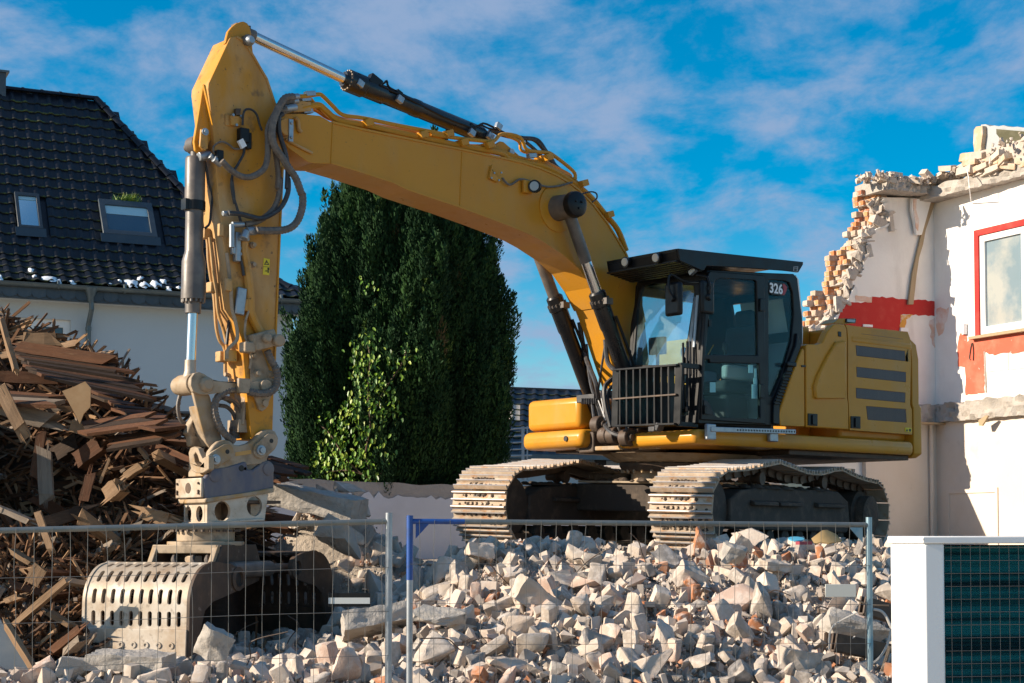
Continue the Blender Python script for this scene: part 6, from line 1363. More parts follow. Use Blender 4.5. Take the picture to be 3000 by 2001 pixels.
boarding('roof_boarding', [at(*ZW(640, 640), 17.6), at(*ZW(860, 700), 17.4), at(*ZW(1420, 930), 15.4), at(*ZW(1150, 960), 15.2)], 10, .03, ['wood_dark', 'wood'], 'second sheet of boarding running down behind the stick linkage')
boarding('roof_boarding', [at(*ZW(610, 895), 15.9), at(*ZW(1150, 822), 15.6), at(*ZW(1240, 905), 15.3), at(*ZW(640, 985), 15.5)], 3, .03, ['wood', 'wood_dark', 'wood'], 'sloping boards with a bright upper edge left of the stick linkage')
boarding('roof_boarding', [at(*ZW(800, 1000), 15.7), at(*ZW(1290, 950), 15.4), at(*ZW(1310, 1010), 15.2), at(*ZW(780, 1095), 15.4)], 3, .03, ['wood', 'wood', 'wood_dark'], 'lower reddish boards below the sloping boards')
boarding('roof_boarding', [at(*Z3(740, 745), 17.2), at(*Z3(1058, 838), 16.7), at(*Z3(800, 912), 16.2), at(*Z3(560, 850), 16.6)], 6, .03, ['wood', 'wood_dark', 'wood'], 'triangle of brown boarding jutting out right of the quick coupler')
boarding('roof_boarding', [at(*ZW(-160, 640), 16.3), at(*ZW(470, 690), 16.0), at(*ZW(480, 780), 15.6), at(*ZW(-160, 760), 15.8)], 4, .04, ['wood', 'wood_dark', 'wood_grey'], 'torn reddish boards in the middle of the heap left of the tan sheet')
b = MB(); b.prism([at(*ZW(x, y), 15.62) for x, y in ((460, 672), (545, 640), (630, 600), (672, 650), (668, 790), (620, 840), (590, 916), (560, 850), (500, 740))], (0, .02, 0)); o = b.build('hanging_sheet', M['sheet']); tag(o, 'pointed tan sheet hanging down in the middle of the timber heap', 'sheet')
b = MB(); b.prism([at(*ZL(x, y), 13.15) for x, y in ((-80, 960), (0, 1040), (70, 1140), (200, 1340), (345, 1600), (-80, 1600))], (0, .03, 0)); o = b.build('metal_sheet', M['film']); tag(o, 'grey blue sheet leaning at the lower left corner behind the fence', 'sheet')
cnt = 0
ws = MB(); n_pl = 0
while n_pl < 255:
    zone = rw_.random()
    if zone < .50:
        y = rw_.uniform(14.25, 15.7); x = (rw_.uniform(-60, 440) - CU) / FPX * y; z = HWd(x, y) + rw_.uniform(-.05, .14)
        if x > -3.75 + (y - 14.3) * .25: continue
        me = planks[rw_.randrange(18)]; yaw = rw_.gauss(0, .55); pt_ = rw_.gauss(.05, .42); sc = rw_.uniform(.5, .9)
    elif zone < .80:
        y = rw_.uniform(16.7, 19.0); x = (rw_.uniform(-80, 620) - CU) / FPX * y; z = HWd(x, y) + rw_.uniform(-.1, .10)
        me = planks[rw_.randrange(18)]; yaw = rw_.gauss(-.1, .45); pt_ = rw_.gauss(.22, .20); sc = rw_.uniform(.7, 1.05)
        if z > zcrest(x) + .02: z = zcrest(x) - .05
    else:
        y = rw_.uniform(15.5, 17.0); x = (rw_.uniform(-60, 540) - CU) / FPX * y; z = HWd(x, y) + rw_.uniform(-.08, .15); me = planks[rw_.randrange(18)]; yaw = rw_.gauss(0, .7); pt_ = rw_.gauss(.1, .4); sc = rw_.uniform(.6, 1.0)
        if z > 2.4 or rw_.random() < .35 or blocked(x, y, z, .5): continue
        me = planks[rw_.choice((3, 3, 9, 15, 0, 4, 1, 10))]
    plank_at((x, y, z), yaw, pt_, rw_.uniform(-1.5, 1.5), me, sc); n_pl += 1
spl = []
for k in range(14):
    me = plankmesh(rw_.uniform(.2, .75), rw_.uniform(.012, .035), rw_.uniform(.008, .02), 900 + k, M['wood_fresh']); me.calc_loop_triangles()
    co = np.empty(len(me.vertices) * 3); me.vertices.foreach_get('co', co); tr_ = np.empty(len(me.loop_triangles) * 3, dtype=np.int64); me.loop_triangles.foreach_get('vertices', tr_); spl.append((co.reshape(-1, 3), tr_.reshape(-1, 3)))
items = []
for k in range(5200):
    if rw_.random() < .6: y = rw_.uniform(14.2, 15.8)
    else: y = rw_.uniform(15.8, 18.9)
    x = (rw_.uniform(-60, 600 if y > 15.6 else 420) - CU) / FPX * y; z = HWd(x, y) + rw_.uniform(-.02, .18)
    if blocked(x, y, z, .25) or (y < 15.3 and x > -3.75 + (y - 14.3) * .25): continue
    if y > 16.5 and z > zcrest(x) + .05: continue
    co, tr_ = rw_.choice(spl); items.append((co, tr_, Euler((rw_.uniform(-3, 3), rw_.gauss(0, .6), rw_.gauss(0, .8))).to_matrix(), (x, y, z), rw_.random()))
tag(merged('wood_splinters', items, M['splinter']), 'loose splinters and laths strewn through the timber heap', 'splinters', kind='stuff')
# ------------------------------------------------------------------ HOUSE WITH THE DARK TILED ROOF (left)
def tilemesh(name, w, l):
    b = MB(); prof = [(0, .0), (.05 * w / .28, .03), (.085 * w / .28, .036), (.12 * w / .28, .026), (.15 * w / .28, .002), (w + .006, .0)]; th = .022
    # x along the eave, y up the slope, z outwards; lower end lifted on the tile below
    vs = []
    for y, dz in ((-.02, .030), (.016, .029), (l, .0)):
        vs += [(x, y, z + dz) for x, z in prof] + [(x, y, z + dz - th) for x, z in reversed(prof)]
    n = len(prof) * 2
    b.mi = 1; b.add(vs, [(i, (i + 1) % n, n + (i + 1) % n, n + i) for i in range(n)]); b.mi = 0; b.f += [(i + n, (i + 1) % n + n, 2 * n + (i + 1) % n, 2 * n + i) for i in range(n)]; b.m += [0] * n
    b.mi = 1; b.add(vs[:n], [(i, i + 1, n - 2 - i, n - 1 - i) for i in range(len(prof) - 1)])
    for i in range(len(prof) - 1):                       # a narrow mossy strip on the lower edge
        pass
    o = b.build(name, [M['tile'], M['moss']], smooth=40); me = o.data; bpy.data.objects.remove(o); return me
HG = Vector((math.sin(R(64.7)), math.cos(R(64.7)), 0)); HB = Vector((-HG.y, HG.x, 0))
HE = at(728, 688, 37)
house = empty('house', HE, math.atan2(HG.y, HG.x)); tag(house, 'white house with a dark tiled hip roof and two roof windows, behind the timber heap', 'house')
def hl_(t, dep, z): return Vector((-t, dep, z))            # local: left of the eave corner, depth, height above the eave
def hw(l): return HE + HG * l.x + HB * l.y + Vector((0, 0, l.z))
def hloc(uv, p0, n):                                       # intersect with a local plane
    w0 = hw(p0); nw = HG * n.x + HB * n.y + Vector((0, 0, n.z)); d = onplane(uv[0], uv[1], w0, nw) - HE
    return Vector((d.dot(HG), d.dot(HB), d.z))
S1, L1 = R(33), 1.24
best = None
for dd in np.linspace(3, 6, 301):                          # ridge end on the 45 degree hip, at the photograph's ridge corner
    q = hw(hl_(dd, dd, 0)); r_ = ray(210, 232); u_ = CU + FPX * q.x / q.y
    if best is None or abs(u_ - 210) < best[0]: best = (abs(u_ - 210), dd)
DR = best[1]; zr_ = at(210, 232, hw(hl_(DR, DR, 0)).y).z - HE.z
dep1, h1 = L1 * math.cos(S1), L1 * math.sin(S1); S2 = math.atan2(zr_ - h1, DR - dep1); L2 = math.hypot(zr_ - h1, DR - dep1)
print('house ridge', DR, zr_, math.degrees(S2), L2)
def roofpt(t, s, o=0):      # s = distance up the slope
    if s < L1: return hl_(t, s * math.cos(S1) - o * math.sin(S1), s * math.sin(S1) + o * math.cos(S1)), S1
    s -= L1; return hl_(t, dep1 + s * math.cos(S2) - o * math.sin(S2), h1 + s * math.sin(S2) + o * math.cos(S2)), S2
TW, TLn = .285, .315
me_tile = tilemesh('roof_tile', TW, TLn + .05)
# underlay
b = MB(); P = [hl_(0, 0, -.05), hl_(9.5, 0, -.05), hl_(9.5, dep1, h1 - .05), hl_(dep1, dep1, h1 - .05), hl_(9.5, DR, zr_ - .05), hl_(DR, DR, zr_ - .05), hl_(DR, DR * 1.0, zr_ - .05)]
b.add([P[0], P[3], P[2], P[1]], [(0, 1, 2, 3)]); b.add([P[3], P[5], P[4], P[2]], [(0, 1, 2, 3)])
b.add([hl_(0, 0, -.05), hl_(0, 9, -.05), hl_(dep1, 9 - dep1, h1 - .05), hl_(dep1, dep1, h1 - .05)], [(0, 1, 2, 3)]); b.add([hl_(dep1, dep1, h1 - .05), hl_(dep1, 9 - dep1, h1 - .05), hl_(DR, DR, zr_ - .05)], [(0, 1, 2)])
b.add([hl_(9.5, DR, zr_ - .05), hl_(DR, DR, zr_ - .05), hl_(dep1, 9 - dep1, h1 - .05), hl_(9.5, 9 - dep1, h1 - .05)], [(0, 1, 2, 3)])
roof = b.build('roof', M['tile'], house, smooth=0, fixn=False)
# roof windows read on the upper roof plane
pn = Vector((0, -math.sin(S2), math.cos(S2))); pp = roofpt(0, L1 + 1, .10)[0]
def skylight(cs, lab, glassm, frame_w):
    c = [hloc(ZH(*p), pp, pn) for p in cs]; ctr = sum(c, Vector()) / 4
    x0 = (min(c[0].x, c[3].x) + max(c[0].x, c[3].x)) / 2; x1 = (c[1].x + c[2].x) / 2
    ss = [((p.y - dep1) / math.cos(S2)) for p in c]; s1 = (ss[0] + ss[1]) / 2 + L1; s0 = (ss[2] + ss[3]) / 2 + L1
    def rp(x, s, o): return roofpt(-x, s, o)[0]
    b = MB(); out = [rp(x0, s0, .12), rp(x1, s0, .12), rp(x1, s1, .12), rp(x0, s1, .12)]; fw = frame_w
    inn = [rp(x0 + fw, s0 + fw, .12), rp(x1 - fw, s0 + fw, .12), rp(x1 - fw, s1 - fw * 1.3, .12), rp(x0 + fw, s1 - fw * 1.3, .12)]
    b.prism(out, -pn * .14, [inn]); f = b.build('roof_window', M['slate'], house, bevel=.01); f['label'] = lab
    b = MB(); b.prism([rp(x0 + fw * .9, s0 + fw * .9, .07), rp(x1 - fw * .9, s0 + fw * .9, .07), rp(x1 - fw * .9, s1 - fw * 1.2, .07), rp(x0 + fw * .9, s1 - fw * 1.2, .07)], -pn * .01); b.build('pane', glassm, f, smooth=0)
    b = MB(); sb = s1 - fw * 1.3; b.prism([rp(x0 + fw, sb - .10 - (.16 if x1 - x0 > 1.2 else 0), .075), rp(x1 - fw, sb - .10 - (.16 if x1 - x0 > 1.2 else 0), .075), rp(x1 - fw, sb, .075), rp(x0 + fw, sb, .075)], pn * .004); b.build('blind', M['paper'], f, smooth=0)
    b = MB(); b.prism([rp(x0 - .06, s0 - .22, .055), rp(x1 + .06, s0 - .22, .055), rp(x1 + .06, s0, .10), rp(x0 - .06, s0, .10)], pn * .01); b.build('apron', M['slate'], f)
    return (-x1, -x0, s0, s1)
sk1 = skylight(((80, 742), (245, 765), (312, 1000), (135, 990)), 'small bright roof window at the left', M['skyglass'], .075)
sk2 = skylight(((650, 795), (1012, 825), (1098, 1062), (722, 1032)), 'wide roof window with a grass tuft above it', mat('blind_glass', (.05, .09, .13), .06, spec=1, coat=.6), .13)
rows = []
s = .0; r = 0
while s < L1 + L2 - .1:
    for c in range(40):
        t = (c + .5) * TW; p, sl = roofpt(t, s + .02, .0)
        if t < p.y - .02: continue                          # beyond the hip
        w = hw(p); u_ = CU + FPX * w.x / w.y
        if u_ < -40: continue
        skp = False
        for (ta, tb, sa, sb) in (sk1, sk2):
            if t + TW > ta + .08 and t < tb - .08 and s + TLn > sa + .05 and s < sb - .05: skp = True
        if skp: continue
        rows.append((t, s, sl, p))
    s += TLn; r += 1
rows.sort(key=lambda q: (q[1]))
me_tile.calc_loop_triangles(); co = np.empty(len(me_tile.vertices) * 3); me_tile.vertices.foreach_get('co', co); co = co.reshape(-1, 3)
rt = random.Random(3); stuffs = MB(); stm = []
fl = [tuple(p.vertices) for p in me_tile.polygons]; fmi = [p.material_index for p in me_tile.polygons]
def tmat(t, s, sl, p, rj):
    return Matrix.Translation(Vector((-t - TW / 2, p.y, p.z)) + Vector((0, -math.sin(sl), math.cos(sl))) * .01) @ Matrix.Rotation(sl, 4, 'X') @ Matrix.Rotation(rj.uniform(-.012, .012), 4, 'Z') @ Matrix.Rotation(rj.uniform(-.02, .02), 4, 'X')
for k, (t, s, sl, p) in enumerate(rows):
    m4 = tmat(t, s, sl, p, rt)
    if k < 300: inst('roof_tile', me_tile, roof, mtx=m4)
    else:
        base = len(stuffs.v); stuffs.v += [tuple(m4 @ v.co) for v in me_tile.vertices]; stuffs.f += [tuple(i + base for i in f) for f in fl]; stuffs.m += fmi
if stuffs.f: tag(stuffs.build('roof_tiles', [M['tile'], M['moss']], roof, smooth=40, fixn=False), kind='stuff')
# ridge and hip caps
def cap(a_, c_, r=.11):
    d = (c_ - a_).normalized(); side_ = d.cross(Vector((0, 0, 1))).normalized(); up = side_.cross(d); b = MB(); vs = []
    for q, rr_ in ((a_, r * 1.1), (a_ + d * .05, r * 1.1), (a_ + d * .05, r * .98), (c_ + d * .04, r * .92)):
        for k in range(9): th = math.pi * k / 8; vs.append(q + side_ * math.cos(th) * rr_ + up * (math.sin(th) * rr_ * .8))
    b.add(vs, [(j * 9 + k, j * 9 + k + 1, (j + 1) * 9 + k + 1, (j + 1) * 9 + k) for j in range(3) for k in range(8)]); return b
A_, B__ = hl_(DR, DR, zr_ + .03), hl_(9.0, DR, zr_ + .03); n = int((B__ - A_).length / .42)
for k in range(n): p0, p1 = B__ + (A_ - B__) * (k / n), B__ + (A_ - B__) * ((k + 1) / n); cap(p0, p1).build('ridge_tile', M['tile'], roof, smooth=60, fixn=False, solid=.02)
hp = [hl_(0, 0, .0), hl_(dep1 * .5, dep1 * .5, h1 * .45), hl_(dep1, dep1, h1 + .02), hl_(DR, DR, zr_ + .03)]
path = resample([Vector(p) for p in hp], .36)
for p0, p1 in zip(path[:-1], path[1:]): cap(p0, p1, .125).build('hip_tile', M['tile'], roof, smooth=60, fixn=False, solid=.02)
# gutter, slate fascia, wall
b = MB(); vs = []
for t in (-.1, 9.5):
    for k in range(9): th = math.pi + math.pi * k / 8; vs.append(hl_(t, -.09 + .09 * math.cos(th), -.04 + .09 * math.sin(th)))
b.add(vs, [(k, k + 1, 9 + k + 1, 9 + k) for k in range(8)]); gut = b.build('gutter', M['zinc'], house, solid=.008)
b = MB()
for t in (.9, 3.0, 4.4, 5.8): b.lathe(hl_(t, -.09, -.05), (1, 0, 0), [(0, .10), (.04, .10)], 16)
b.build('gutter_joints', M['zinc'], gut)
b = MB(); b.hexa([hl_(-.0, .0, -.37), hl_(9.5, .0, -.37), hl_(9.5, .10, -.37), hl_(.0, .10, -.37), hl_(0, .0, -.03), hl_(9.5, .0, -.03), hl_(9.5, .1, -.03), hl_(0, .1, -.03)]); fas = b.build('eaves_fascia', M['slate'], house)
n = 28; b = MB(); sl_w = .30
b.prism([Vector((0, 0, 0)), Vector((-sl_w * 1.02, 0, 0)), Vector((-sl_w * 1.05, 0, -.22)), Vector((-sl_w * .9, 0, -.28)), Vector((-sl_w * .55, 0, -.31)), Vector((-.02, 0, -.26))], (0, -.012, 0)); t_ = b.build('x', M['slate'], smooth=0); me_s = t_.data; bpy.data.objects.remove(t_)
for k in range(31): o = inst('slate', me_s, fas, (-k * sl_w, -.012 - .004 * (k % 2), -.045)); o.rotation_euler = (-.03, 0, rt.uniform(-.01, .01))
WZ = -HE.z
b = MB(); wp0 = Vector((0, .42, 0)); wn_ = Vector((0, -1, 0))
wx0 = -.45
win = [hloc(ZW(*p), wp0, wn_) for p in ((-120, 95), (525, 145), (525, 560), (-120, 560))]
wz1 = (win[0].z + win[1].z) / 2; wxr = win[1].x; wxl = win[0].x
b.prism([Vector((wx0, .42, -.30)), Vector((-9.5, .42, -.30)), Vector((-9.5, .42, WZ)), Vector((wx0, .42, WZ))], (0, .3, 0), [[Vector((wxr, .42, win[1].z)), Vector((wxl, .42, win[1].z)), Vector((wxl, .42, win[1].z - 1.5)), Vector((wxr, .42, win[1].z - 1.5))]])
b.hexa([Vector((wx0 - .3, .72, -.3)), Vector((wx0, .72, -.3)), Vector((wx0, 8.5, -.3)), Vector((wx0 - .3, 8.5, -.3)), Vector((wx0 - .3, .72, WZ)), Vector((wx0, .72, WZ)), Vector((wx0, 8.5, WZ)), Vector((wx0 - .3, 8.5, WZ))])
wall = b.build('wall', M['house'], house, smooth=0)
b = MB(); b.hexa([Vector((-.0, .1, -.36)), Vector((-9.5, .1, -.36)), Vector((-9.5, .45, -.36)), Vector((0, .45, -.36)), Vector((-.0, .1, -.33)), Vector((-9.5, .1, -.33)), Vector((-9.5, .45, -.33)), Vector((0, .45, -.33))]); b.build('soffit', M['house'], house)
b = MB(); z_ = win[1].z
def hr(x0, x1, za_, zb__, y): return [Vector((x0, y, za_)), Vector((x1, y, za_)), Vector((x1, y, zb__)), Vector((x0, y, zb__))]
b.prism(hr(wxr, wxl, z_, z_ - 1.5, .52), (0, .07, 0), [hr(wxr - .14, wxr - .75, z_ - .16, z_ - 1.4, .52), hr(wxr - .95, wxl + .1, z_ - .16, z_ - 1.4, .52)]); wf = b.build('window', M['white_frame'], house, bevel=.006)
b = MB(); b.prism(hr(wxr - .12, wxl + .08, z_ - .14, z_ - 1.42, .57), (0, .01, 0)); b.build('pane', M['darkglass'], wf, smooth=0)
# downpipe with its swan neck
dq = [hloc(ZW(670, -10), Vector((0, -.02, 0)), wn_), hloc(ZW(680, 60), Vector((0, -.02, 0)), wn_), hloc(ZW(655, 180), Vector((0, .30, 0)), wn_), hloc(ZW(655, 380), Vector((0, .33, 0)), wn_)]
dq[0].z = -.12
b = MB(); b.tube([dq[0], dq[1], dq[2], dq[3], Vector((dq[3].x, dq[3].y, WZ))], .055, 12); dp = b.build('downpipe', M['zinc'], house)
b = MB(); b.lathe(dq[0] + Vector((0, -.05, .06)), (0, .1, -1), [(0, .15), (.02, .15), (.22, .07), (.3, .065)], 12); b.build('hopper', M['zinc'], dp)
b = MB(); b.lathe(dq[2] + Vector((0, 0, -.05)), (0, 0, -1), [(0, .065), (.08, .065)], 12); b.build('pipe_collar', M['zinc'], dp)
# chimney stub at the left end of the ridge
c = onplane(*ZH(30, 75), hw(hl_(7, DR + .1, 0)), HB) - HE; cx = c.dot(HG)
b = MB(); b.box((cx - .45, DR + .1, zr_ + .05), (.9, .5, .7)); ch = b.build('chimney', M['slate'], house); b = MB(); b.box((cx - .43, DR + .1, zr_ + .42), (1.0, .6, .05)); b.build('chimney_cap', M['zinc'], ch)
# snow left on the lowest tiles
for k, (x, y, w_, h__) in enumerate(((345, 1370, 60, 26), (405, 1382, 28, 24), (215, 1315, 28, 26), (240, 1355, 22, 12), (495, 1388, 34, 20), (820, 1388, 24, 12), (760, 1415, 22, 8), (905, 1400, 56, 46), (965, 1370, 36, 28), (990, 1410, 48, 34), (1065, 1405, 44, 46), (1125, 1392, 34, 28), (1158, 1430, 34, 30), (5, 1355, 20, 28), (1225, 1432, 24, 12))):
    pl0 = roofpt(0, .6, .05)[0]; n1_ = Vector((0, -math.sin(S1), math.cos(S1))); c = hloc(ZH(x, y), pl0, n1_)
    if c.y < .02: c = Vector((c.x, .03, .05))
    b = MB(); wr, hr_ = w_ * .0034 * .8, h__ * .0034 * 1.5; r8 = random.Random(k); vs = [c + n1_ * .035]; nseg = 12
    for ring, (f1, hgt) in enumerate(((.6, .02), (1, -.015))):
        for q in range(nseg):
            a_ = q / nseg * 6.283; f2 = f1 * r8.uniform(.5, 1.25); vs.append(c + Vector((1, 0, 0)) * math.cos(a_) * wr * f2 + Vector((0, math.cos(S1), math.sin(S1))) * math.sin(a_) * hr_ * f2 + n1_ * hgt)
    b.add([hw(v) for v in vs], [(0, 1 + q, 1 + (q + 1) % nseg) for q in range(nseg)] + [(1 + q, 1 + nseg + q, 1 + nseg + (q + 1) % nseg, 1 + (q + 1) % nseg) for q in range(nseg)])
    o = b.build('snow_patch', M['snow'], smooth=70); tag(o, 'small patch of old snow left on the lowest roof tiles above the gutter', 'snow', 'snow patches on the left roof')
# grass tuft over the wide roof window
items = []
c = hw(roofpt((sk2[0] + sk2[1]) / 2 - .1, sk2[3] + .02, .1)[0]); blade = (np.array([(-.008, 0, 0), (.008, 0, 0), (.0, 0, .2)]), np.array([(0, 1, 2)]))
for k in range(170):
    sx = rt.gauss(0, .14); m_ = Euler((rt.uniform(-.5, .5), rt.uniform(-.7, .7), rt.uniform(0, 6))).to_matrix() @ Matrix.Diagonal((1, 1, rt.uniform(.5, 1.25))); items.append((*blade, m_, tuple(c + HG * sx), rt.random()))
tag(merged('grass_tuft', items, M['vine_a']), 'green tuft of grass growing above the wide roof window', 'grass', kind='stuff')

# ------------------------------------------------------------------ SECOND HOUSE, RIGHT OF THE CONIFER
h2 = empty('house', at(1146, 1040, 44), 0); tag(h2, 'low house with dark tiled roof seen between the conifer and the excavator', 'house')
o2 = h2.location.copy()
def P2(u, v, Y): return at(u, v, Y) - o2
ra_, rb__ = P2(1100, 893, 47.5), P2(1440, 906, 47.5); ea, eb = P2(1080, 1046, 43.5), P2(1460, 1050, 43.5)
b = MB(); n2 = (rb__ - ra_).cross(ea - ra_).normalized(); n2 = n2 if n2.z > 0 else -n2
b.prism([ra_, rb__, eb, ea], -n2 * .1); r2 = b.build('roof', M['tile'], h2, smooth=0)
me_t2 = tilemesh('roof_tile', .32, .44); xd = (rb__ - ra_).normalized(); yd = (ra_ - ea); yd = (yd - xd * yd.dot(xd)).normalized(); zd = xd.cross(yd); Lr = (ra_ - ea).dot(yd)
light = me_t2.copy(); light.materials[0] = M['concrete']
for j in range(int(Lr / .38) + 1):
    for i in range(14):
        p = ea + xd * (i * .32 + .45 * 0) + yd * (j * .38) + zd * .03; u_ = CU + FPX * (p + o2).x / (p + o2).y
        if u_ < 1120 or u_ > 1440: continue
        v_ = HORIZON - (p + o2 - CAMP).z / (p + o2).y * FPX
        me_ = light if (1140 < u_ < 1190 and 930 < v_ < 968) else me_t2
        inst('roof_tile', me_, r2, mtx=Matrix.Translation(p) @ Matrix((xd, yd, zd)).transposed().to_4x4())
b = MB(); b.hexa([ra_ + Vector((0, 0, -.02)), rb__ + Vector((0, 0, -.02)), rb__ + Vector((0, .2, -.02)), ra_ + Vector((0, .2, -.02)), ra_ + Vector((0, 0, .1)), rb__ + Vector((0, 0, .1)), rb__ + Vector((0, .2, .1)), ra_ + Vector((0, .2, .1))]); b.build('ridge', M['tile'], r2)
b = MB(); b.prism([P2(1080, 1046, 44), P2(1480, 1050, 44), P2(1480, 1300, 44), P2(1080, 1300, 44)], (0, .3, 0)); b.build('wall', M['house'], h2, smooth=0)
b = MB(); b.bar(P2(1080, 1046, 43.45), P2(1460, 1052, 43.45), .14, .12); b.build('gutter', M['zinc'], h2)
for u_ in (1300, 1380, 1455): b = MB(); b.box(P2(u_ - 2, 1060, 43.7), (.3, .4, .22)); b.build('rafter_end', M['wood_dark'], h2)
# balcony railing in front of it
rail = empty('balcony_railing', at(1150, 1040, 38)); tag(rail, 'grey metal balcony railing right of the conifer', 'railing')
o3 = rail.location.copy()
def P3(uv, Y=38): return at(uv[0], uv[1], Y) - o3
for y0, y1 in ((1190, 1180), (1222, 1214), (1252, 1245), (1283, 1277), (1312, 1307)):
    b = MB(); b.cyl(P3(ZC(1040, y0)), P3(ZC(1190, y1)), .022, n=8); b.build('rail', M['galv'], rail)
for x, w_ in ((1060, .03), (1148, .07), (1168, .035)):
    b = MB(); b.bar(P3(ZC(x, 1175)), P3(ZC(x, 1420)), w_, w_); b.build('post', M['galv'], rail)

# ------------------------------------------------------------------ LOW WHITE WALL BEHIND THE SITE
YW = 23.9
lw = empty('garden_wall', at(690, 1225, YW)); o4 = lw.location.copy(); tag(lw, 'low white wall with a raw concrete top behind the excavator and the conifer foot', 'wall'); lw.rotation_euler = (0, 0, .36)
def P4(u, v, Y=YW): return at(u, v, Y) - o4
xl_, xr2 = P4(560, 1100).x, P4(1600, 1100).x; zt_l = P4(690, 1100).z; zt_r = P4(1035, 1110).z
b = MB(); n = 60; vs = []
for k in range(n + 1):
    x = xl_ + (xr2 - xl_) * k / n; z = zt_l + (zt_r - zt_l) * (x - P4(690, 1100).x) / (P4(1035, 1100).x - P4(690, 1100).x) + .035 * noise.noise(Vector((x * 2.5, 0, 3))); vs += [(x, 0, -2.2), (x, 0, z), (x, .3, z), (x, .3, -2.2)]
b.add(vs, [(k * 4 + j, k * 4 + j + 1, k * 4 + 5 + j, k * 4 + 4 + j) for k in range(n) for j in range(3)]); b.build('masonry', M['concrete'], lw, smooth=0)
b = MB(); top = []; r9 = random.Random(2)
for k in range(90):
    x = xl_ + (xr2 - xl_) * k / 89; ht = zt_r - .17 + (.06 if r9.random() < .5 else -.05) * r9.random() + .05 * noise.noise(Vector((x * 1.5, 7, 3))); top.append(Vector((x, -.006, ht)))
b.prism(top + [Vector((xr2, -.006, -2.2)), Vector((xl_, -.006, -2.2))], (0, -.015, 0)); b.build('white_plaster', M['lowwall'], lw, smooth=0)

# ------------------------------------------------------------------ CONIFER AND CLIMBER
YT = 26.0; mpx = YT / FPX
prf = [(284, 870, 6), (300, 870, 14), (350, 885, 38), (420, 908, 104), (540, 925, 172), (640, 922, 206), (740, 917, 230), (850, 905, 262), (950, 908, 260), (1050, 910, 252), (1130, 908, 225), (1225, 905, 180)]
def crown(v):
    for (a_, ca, ha), (c_, cc_, hc) in zip(prf[:-1], prf[1:]):
        if a_ <= v <= c_: t = (v - a_) / (c_ - a_); return ca + (cc_ - ca) * t, ha + (hc - ha) * t
    return (prf[0][1], 10) if v < prf[0][0] else (prf[-1][1], prf[-1][2])
tree = empty('conifer', (at(905, 1225, YT).x, YT, 0)); tag(tree, 'tall dense dark green conifer of many upright stems behind the boom', 'tree'); ot = tree.location.copy()
b = MB(); b.lathe((0, 0, 0), (0, 0, 1), [(0, .30), (1.5, .24), (4, .16), (7.5, .06)], 10); b.build('trunk', M['bark'], tree)
rc_ = random.Random(5); lb_ = []
def lobe(th, v): return 1 + .13 * math.sin(th * 6 + v * .004) + .08 * math.sin(th * 11 - v * .006 + 1) + .06 * noise.noise(Vector((math.cos(th) * 3, math.sin(th) * 3, v * .012)))
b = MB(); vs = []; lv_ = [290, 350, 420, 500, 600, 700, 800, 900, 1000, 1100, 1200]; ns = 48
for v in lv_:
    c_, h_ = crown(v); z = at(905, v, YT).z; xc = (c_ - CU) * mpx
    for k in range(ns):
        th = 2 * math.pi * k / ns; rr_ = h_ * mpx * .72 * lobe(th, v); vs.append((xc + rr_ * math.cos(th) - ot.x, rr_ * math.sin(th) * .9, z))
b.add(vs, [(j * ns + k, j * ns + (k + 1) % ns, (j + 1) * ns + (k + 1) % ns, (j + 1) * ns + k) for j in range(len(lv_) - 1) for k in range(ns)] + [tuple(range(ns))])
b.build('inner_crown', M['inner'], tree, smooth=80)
def sprayv(seed, n=190):
    r = random.Random(seed); V = []; F = []
    for k in range(n):
        t = r.random() ** .8; rad = .075 * math.sin(math.pi * min(1, t * .9 + .1)) ** .7 + .012; th = r.uniform(0, 6.283); rr_ = rad * r.uniform(.45, 1.1)
        c = Vector((math.cos(th) * rr_, math.sin(th) * rr_, t * .52)); out = Vector((math.cos(th), math.sin(th), 0)); d = (out * r.uniform(.25, .8) + Vector((0, 0, 1)) + Vector((r.uniform(-.3, .3), r.uniform(-.3, .3), 0))).normalized(); l = r.uniform(.022, .048); w = d.cross(out + Vector((r.uniform(-.6, .6), r.uniform(-.6, .6), .2))).normalized() * r.uniform(.006, .012)
        o_ = len(V); V += [c - w, c + w, c + d * l + w * .6, c + d * l - w * .6]; F.append((o_, o_ + 1, o_ + 2, o_ + 3))
    return np.array([tuple(v) for v in V]), np.array(F)
sprays = [sprayv(60 + k) for k in range(8)]
items = []
for k in range(4200):
    v = 385 + (1200 - 385) * (rc_.random() ** .85); c_, h_ = crown(v); th = rc_.uniform(math.pi, 2 * math.pi) if rc_.random() < .8 else rc_.uniform(0, math.pi)
    rr_ = h_ * mpx * lobe(th, v) * rc_.uniform(.72, .91); z = at(905, v, YT).z - .25
    x = (c_ - CU) * mpx + rr_ * math.cos(th); y = YT + rr_ * math.sin(th) * .9
    out = Vector((math.cos(th), math.sin(th), 0)); lean = rc_.uniform(.05, .28); s_ = rc_.uniform(.75, 1.5)
    m_ = Matrix.Rotation(lean, 3, Vector((-out.y, out.x, 0))) @ Matrix.Rotation(rc_.uniform(0, 6.28), 3, 'Z') @ Matrix.Diagonal((s_, s_, s_ * rc_.uniform(.8, 1.3)))
    tn = min(.99, max(0, rc_.gauss(.42 + .25 * noise.noise(Vector((x * 1.2, y, z * .8))), .2)))
    co, F = rc_.choice(sprays); items.append((co, F, m_, (x - ot.x, y - ot.y, z), tn))
cr_o = merged('crown', items, M['leaf_dark'], tree); cr_o['kind'] = 'stuff'
vine = empty('climbing_plant', at(860, 1120, YT - 1.7)); tag(vine, 'bright yellow-green climber growing up the shaded front of the conifer', 'climber'); ov = vine.location.copy()
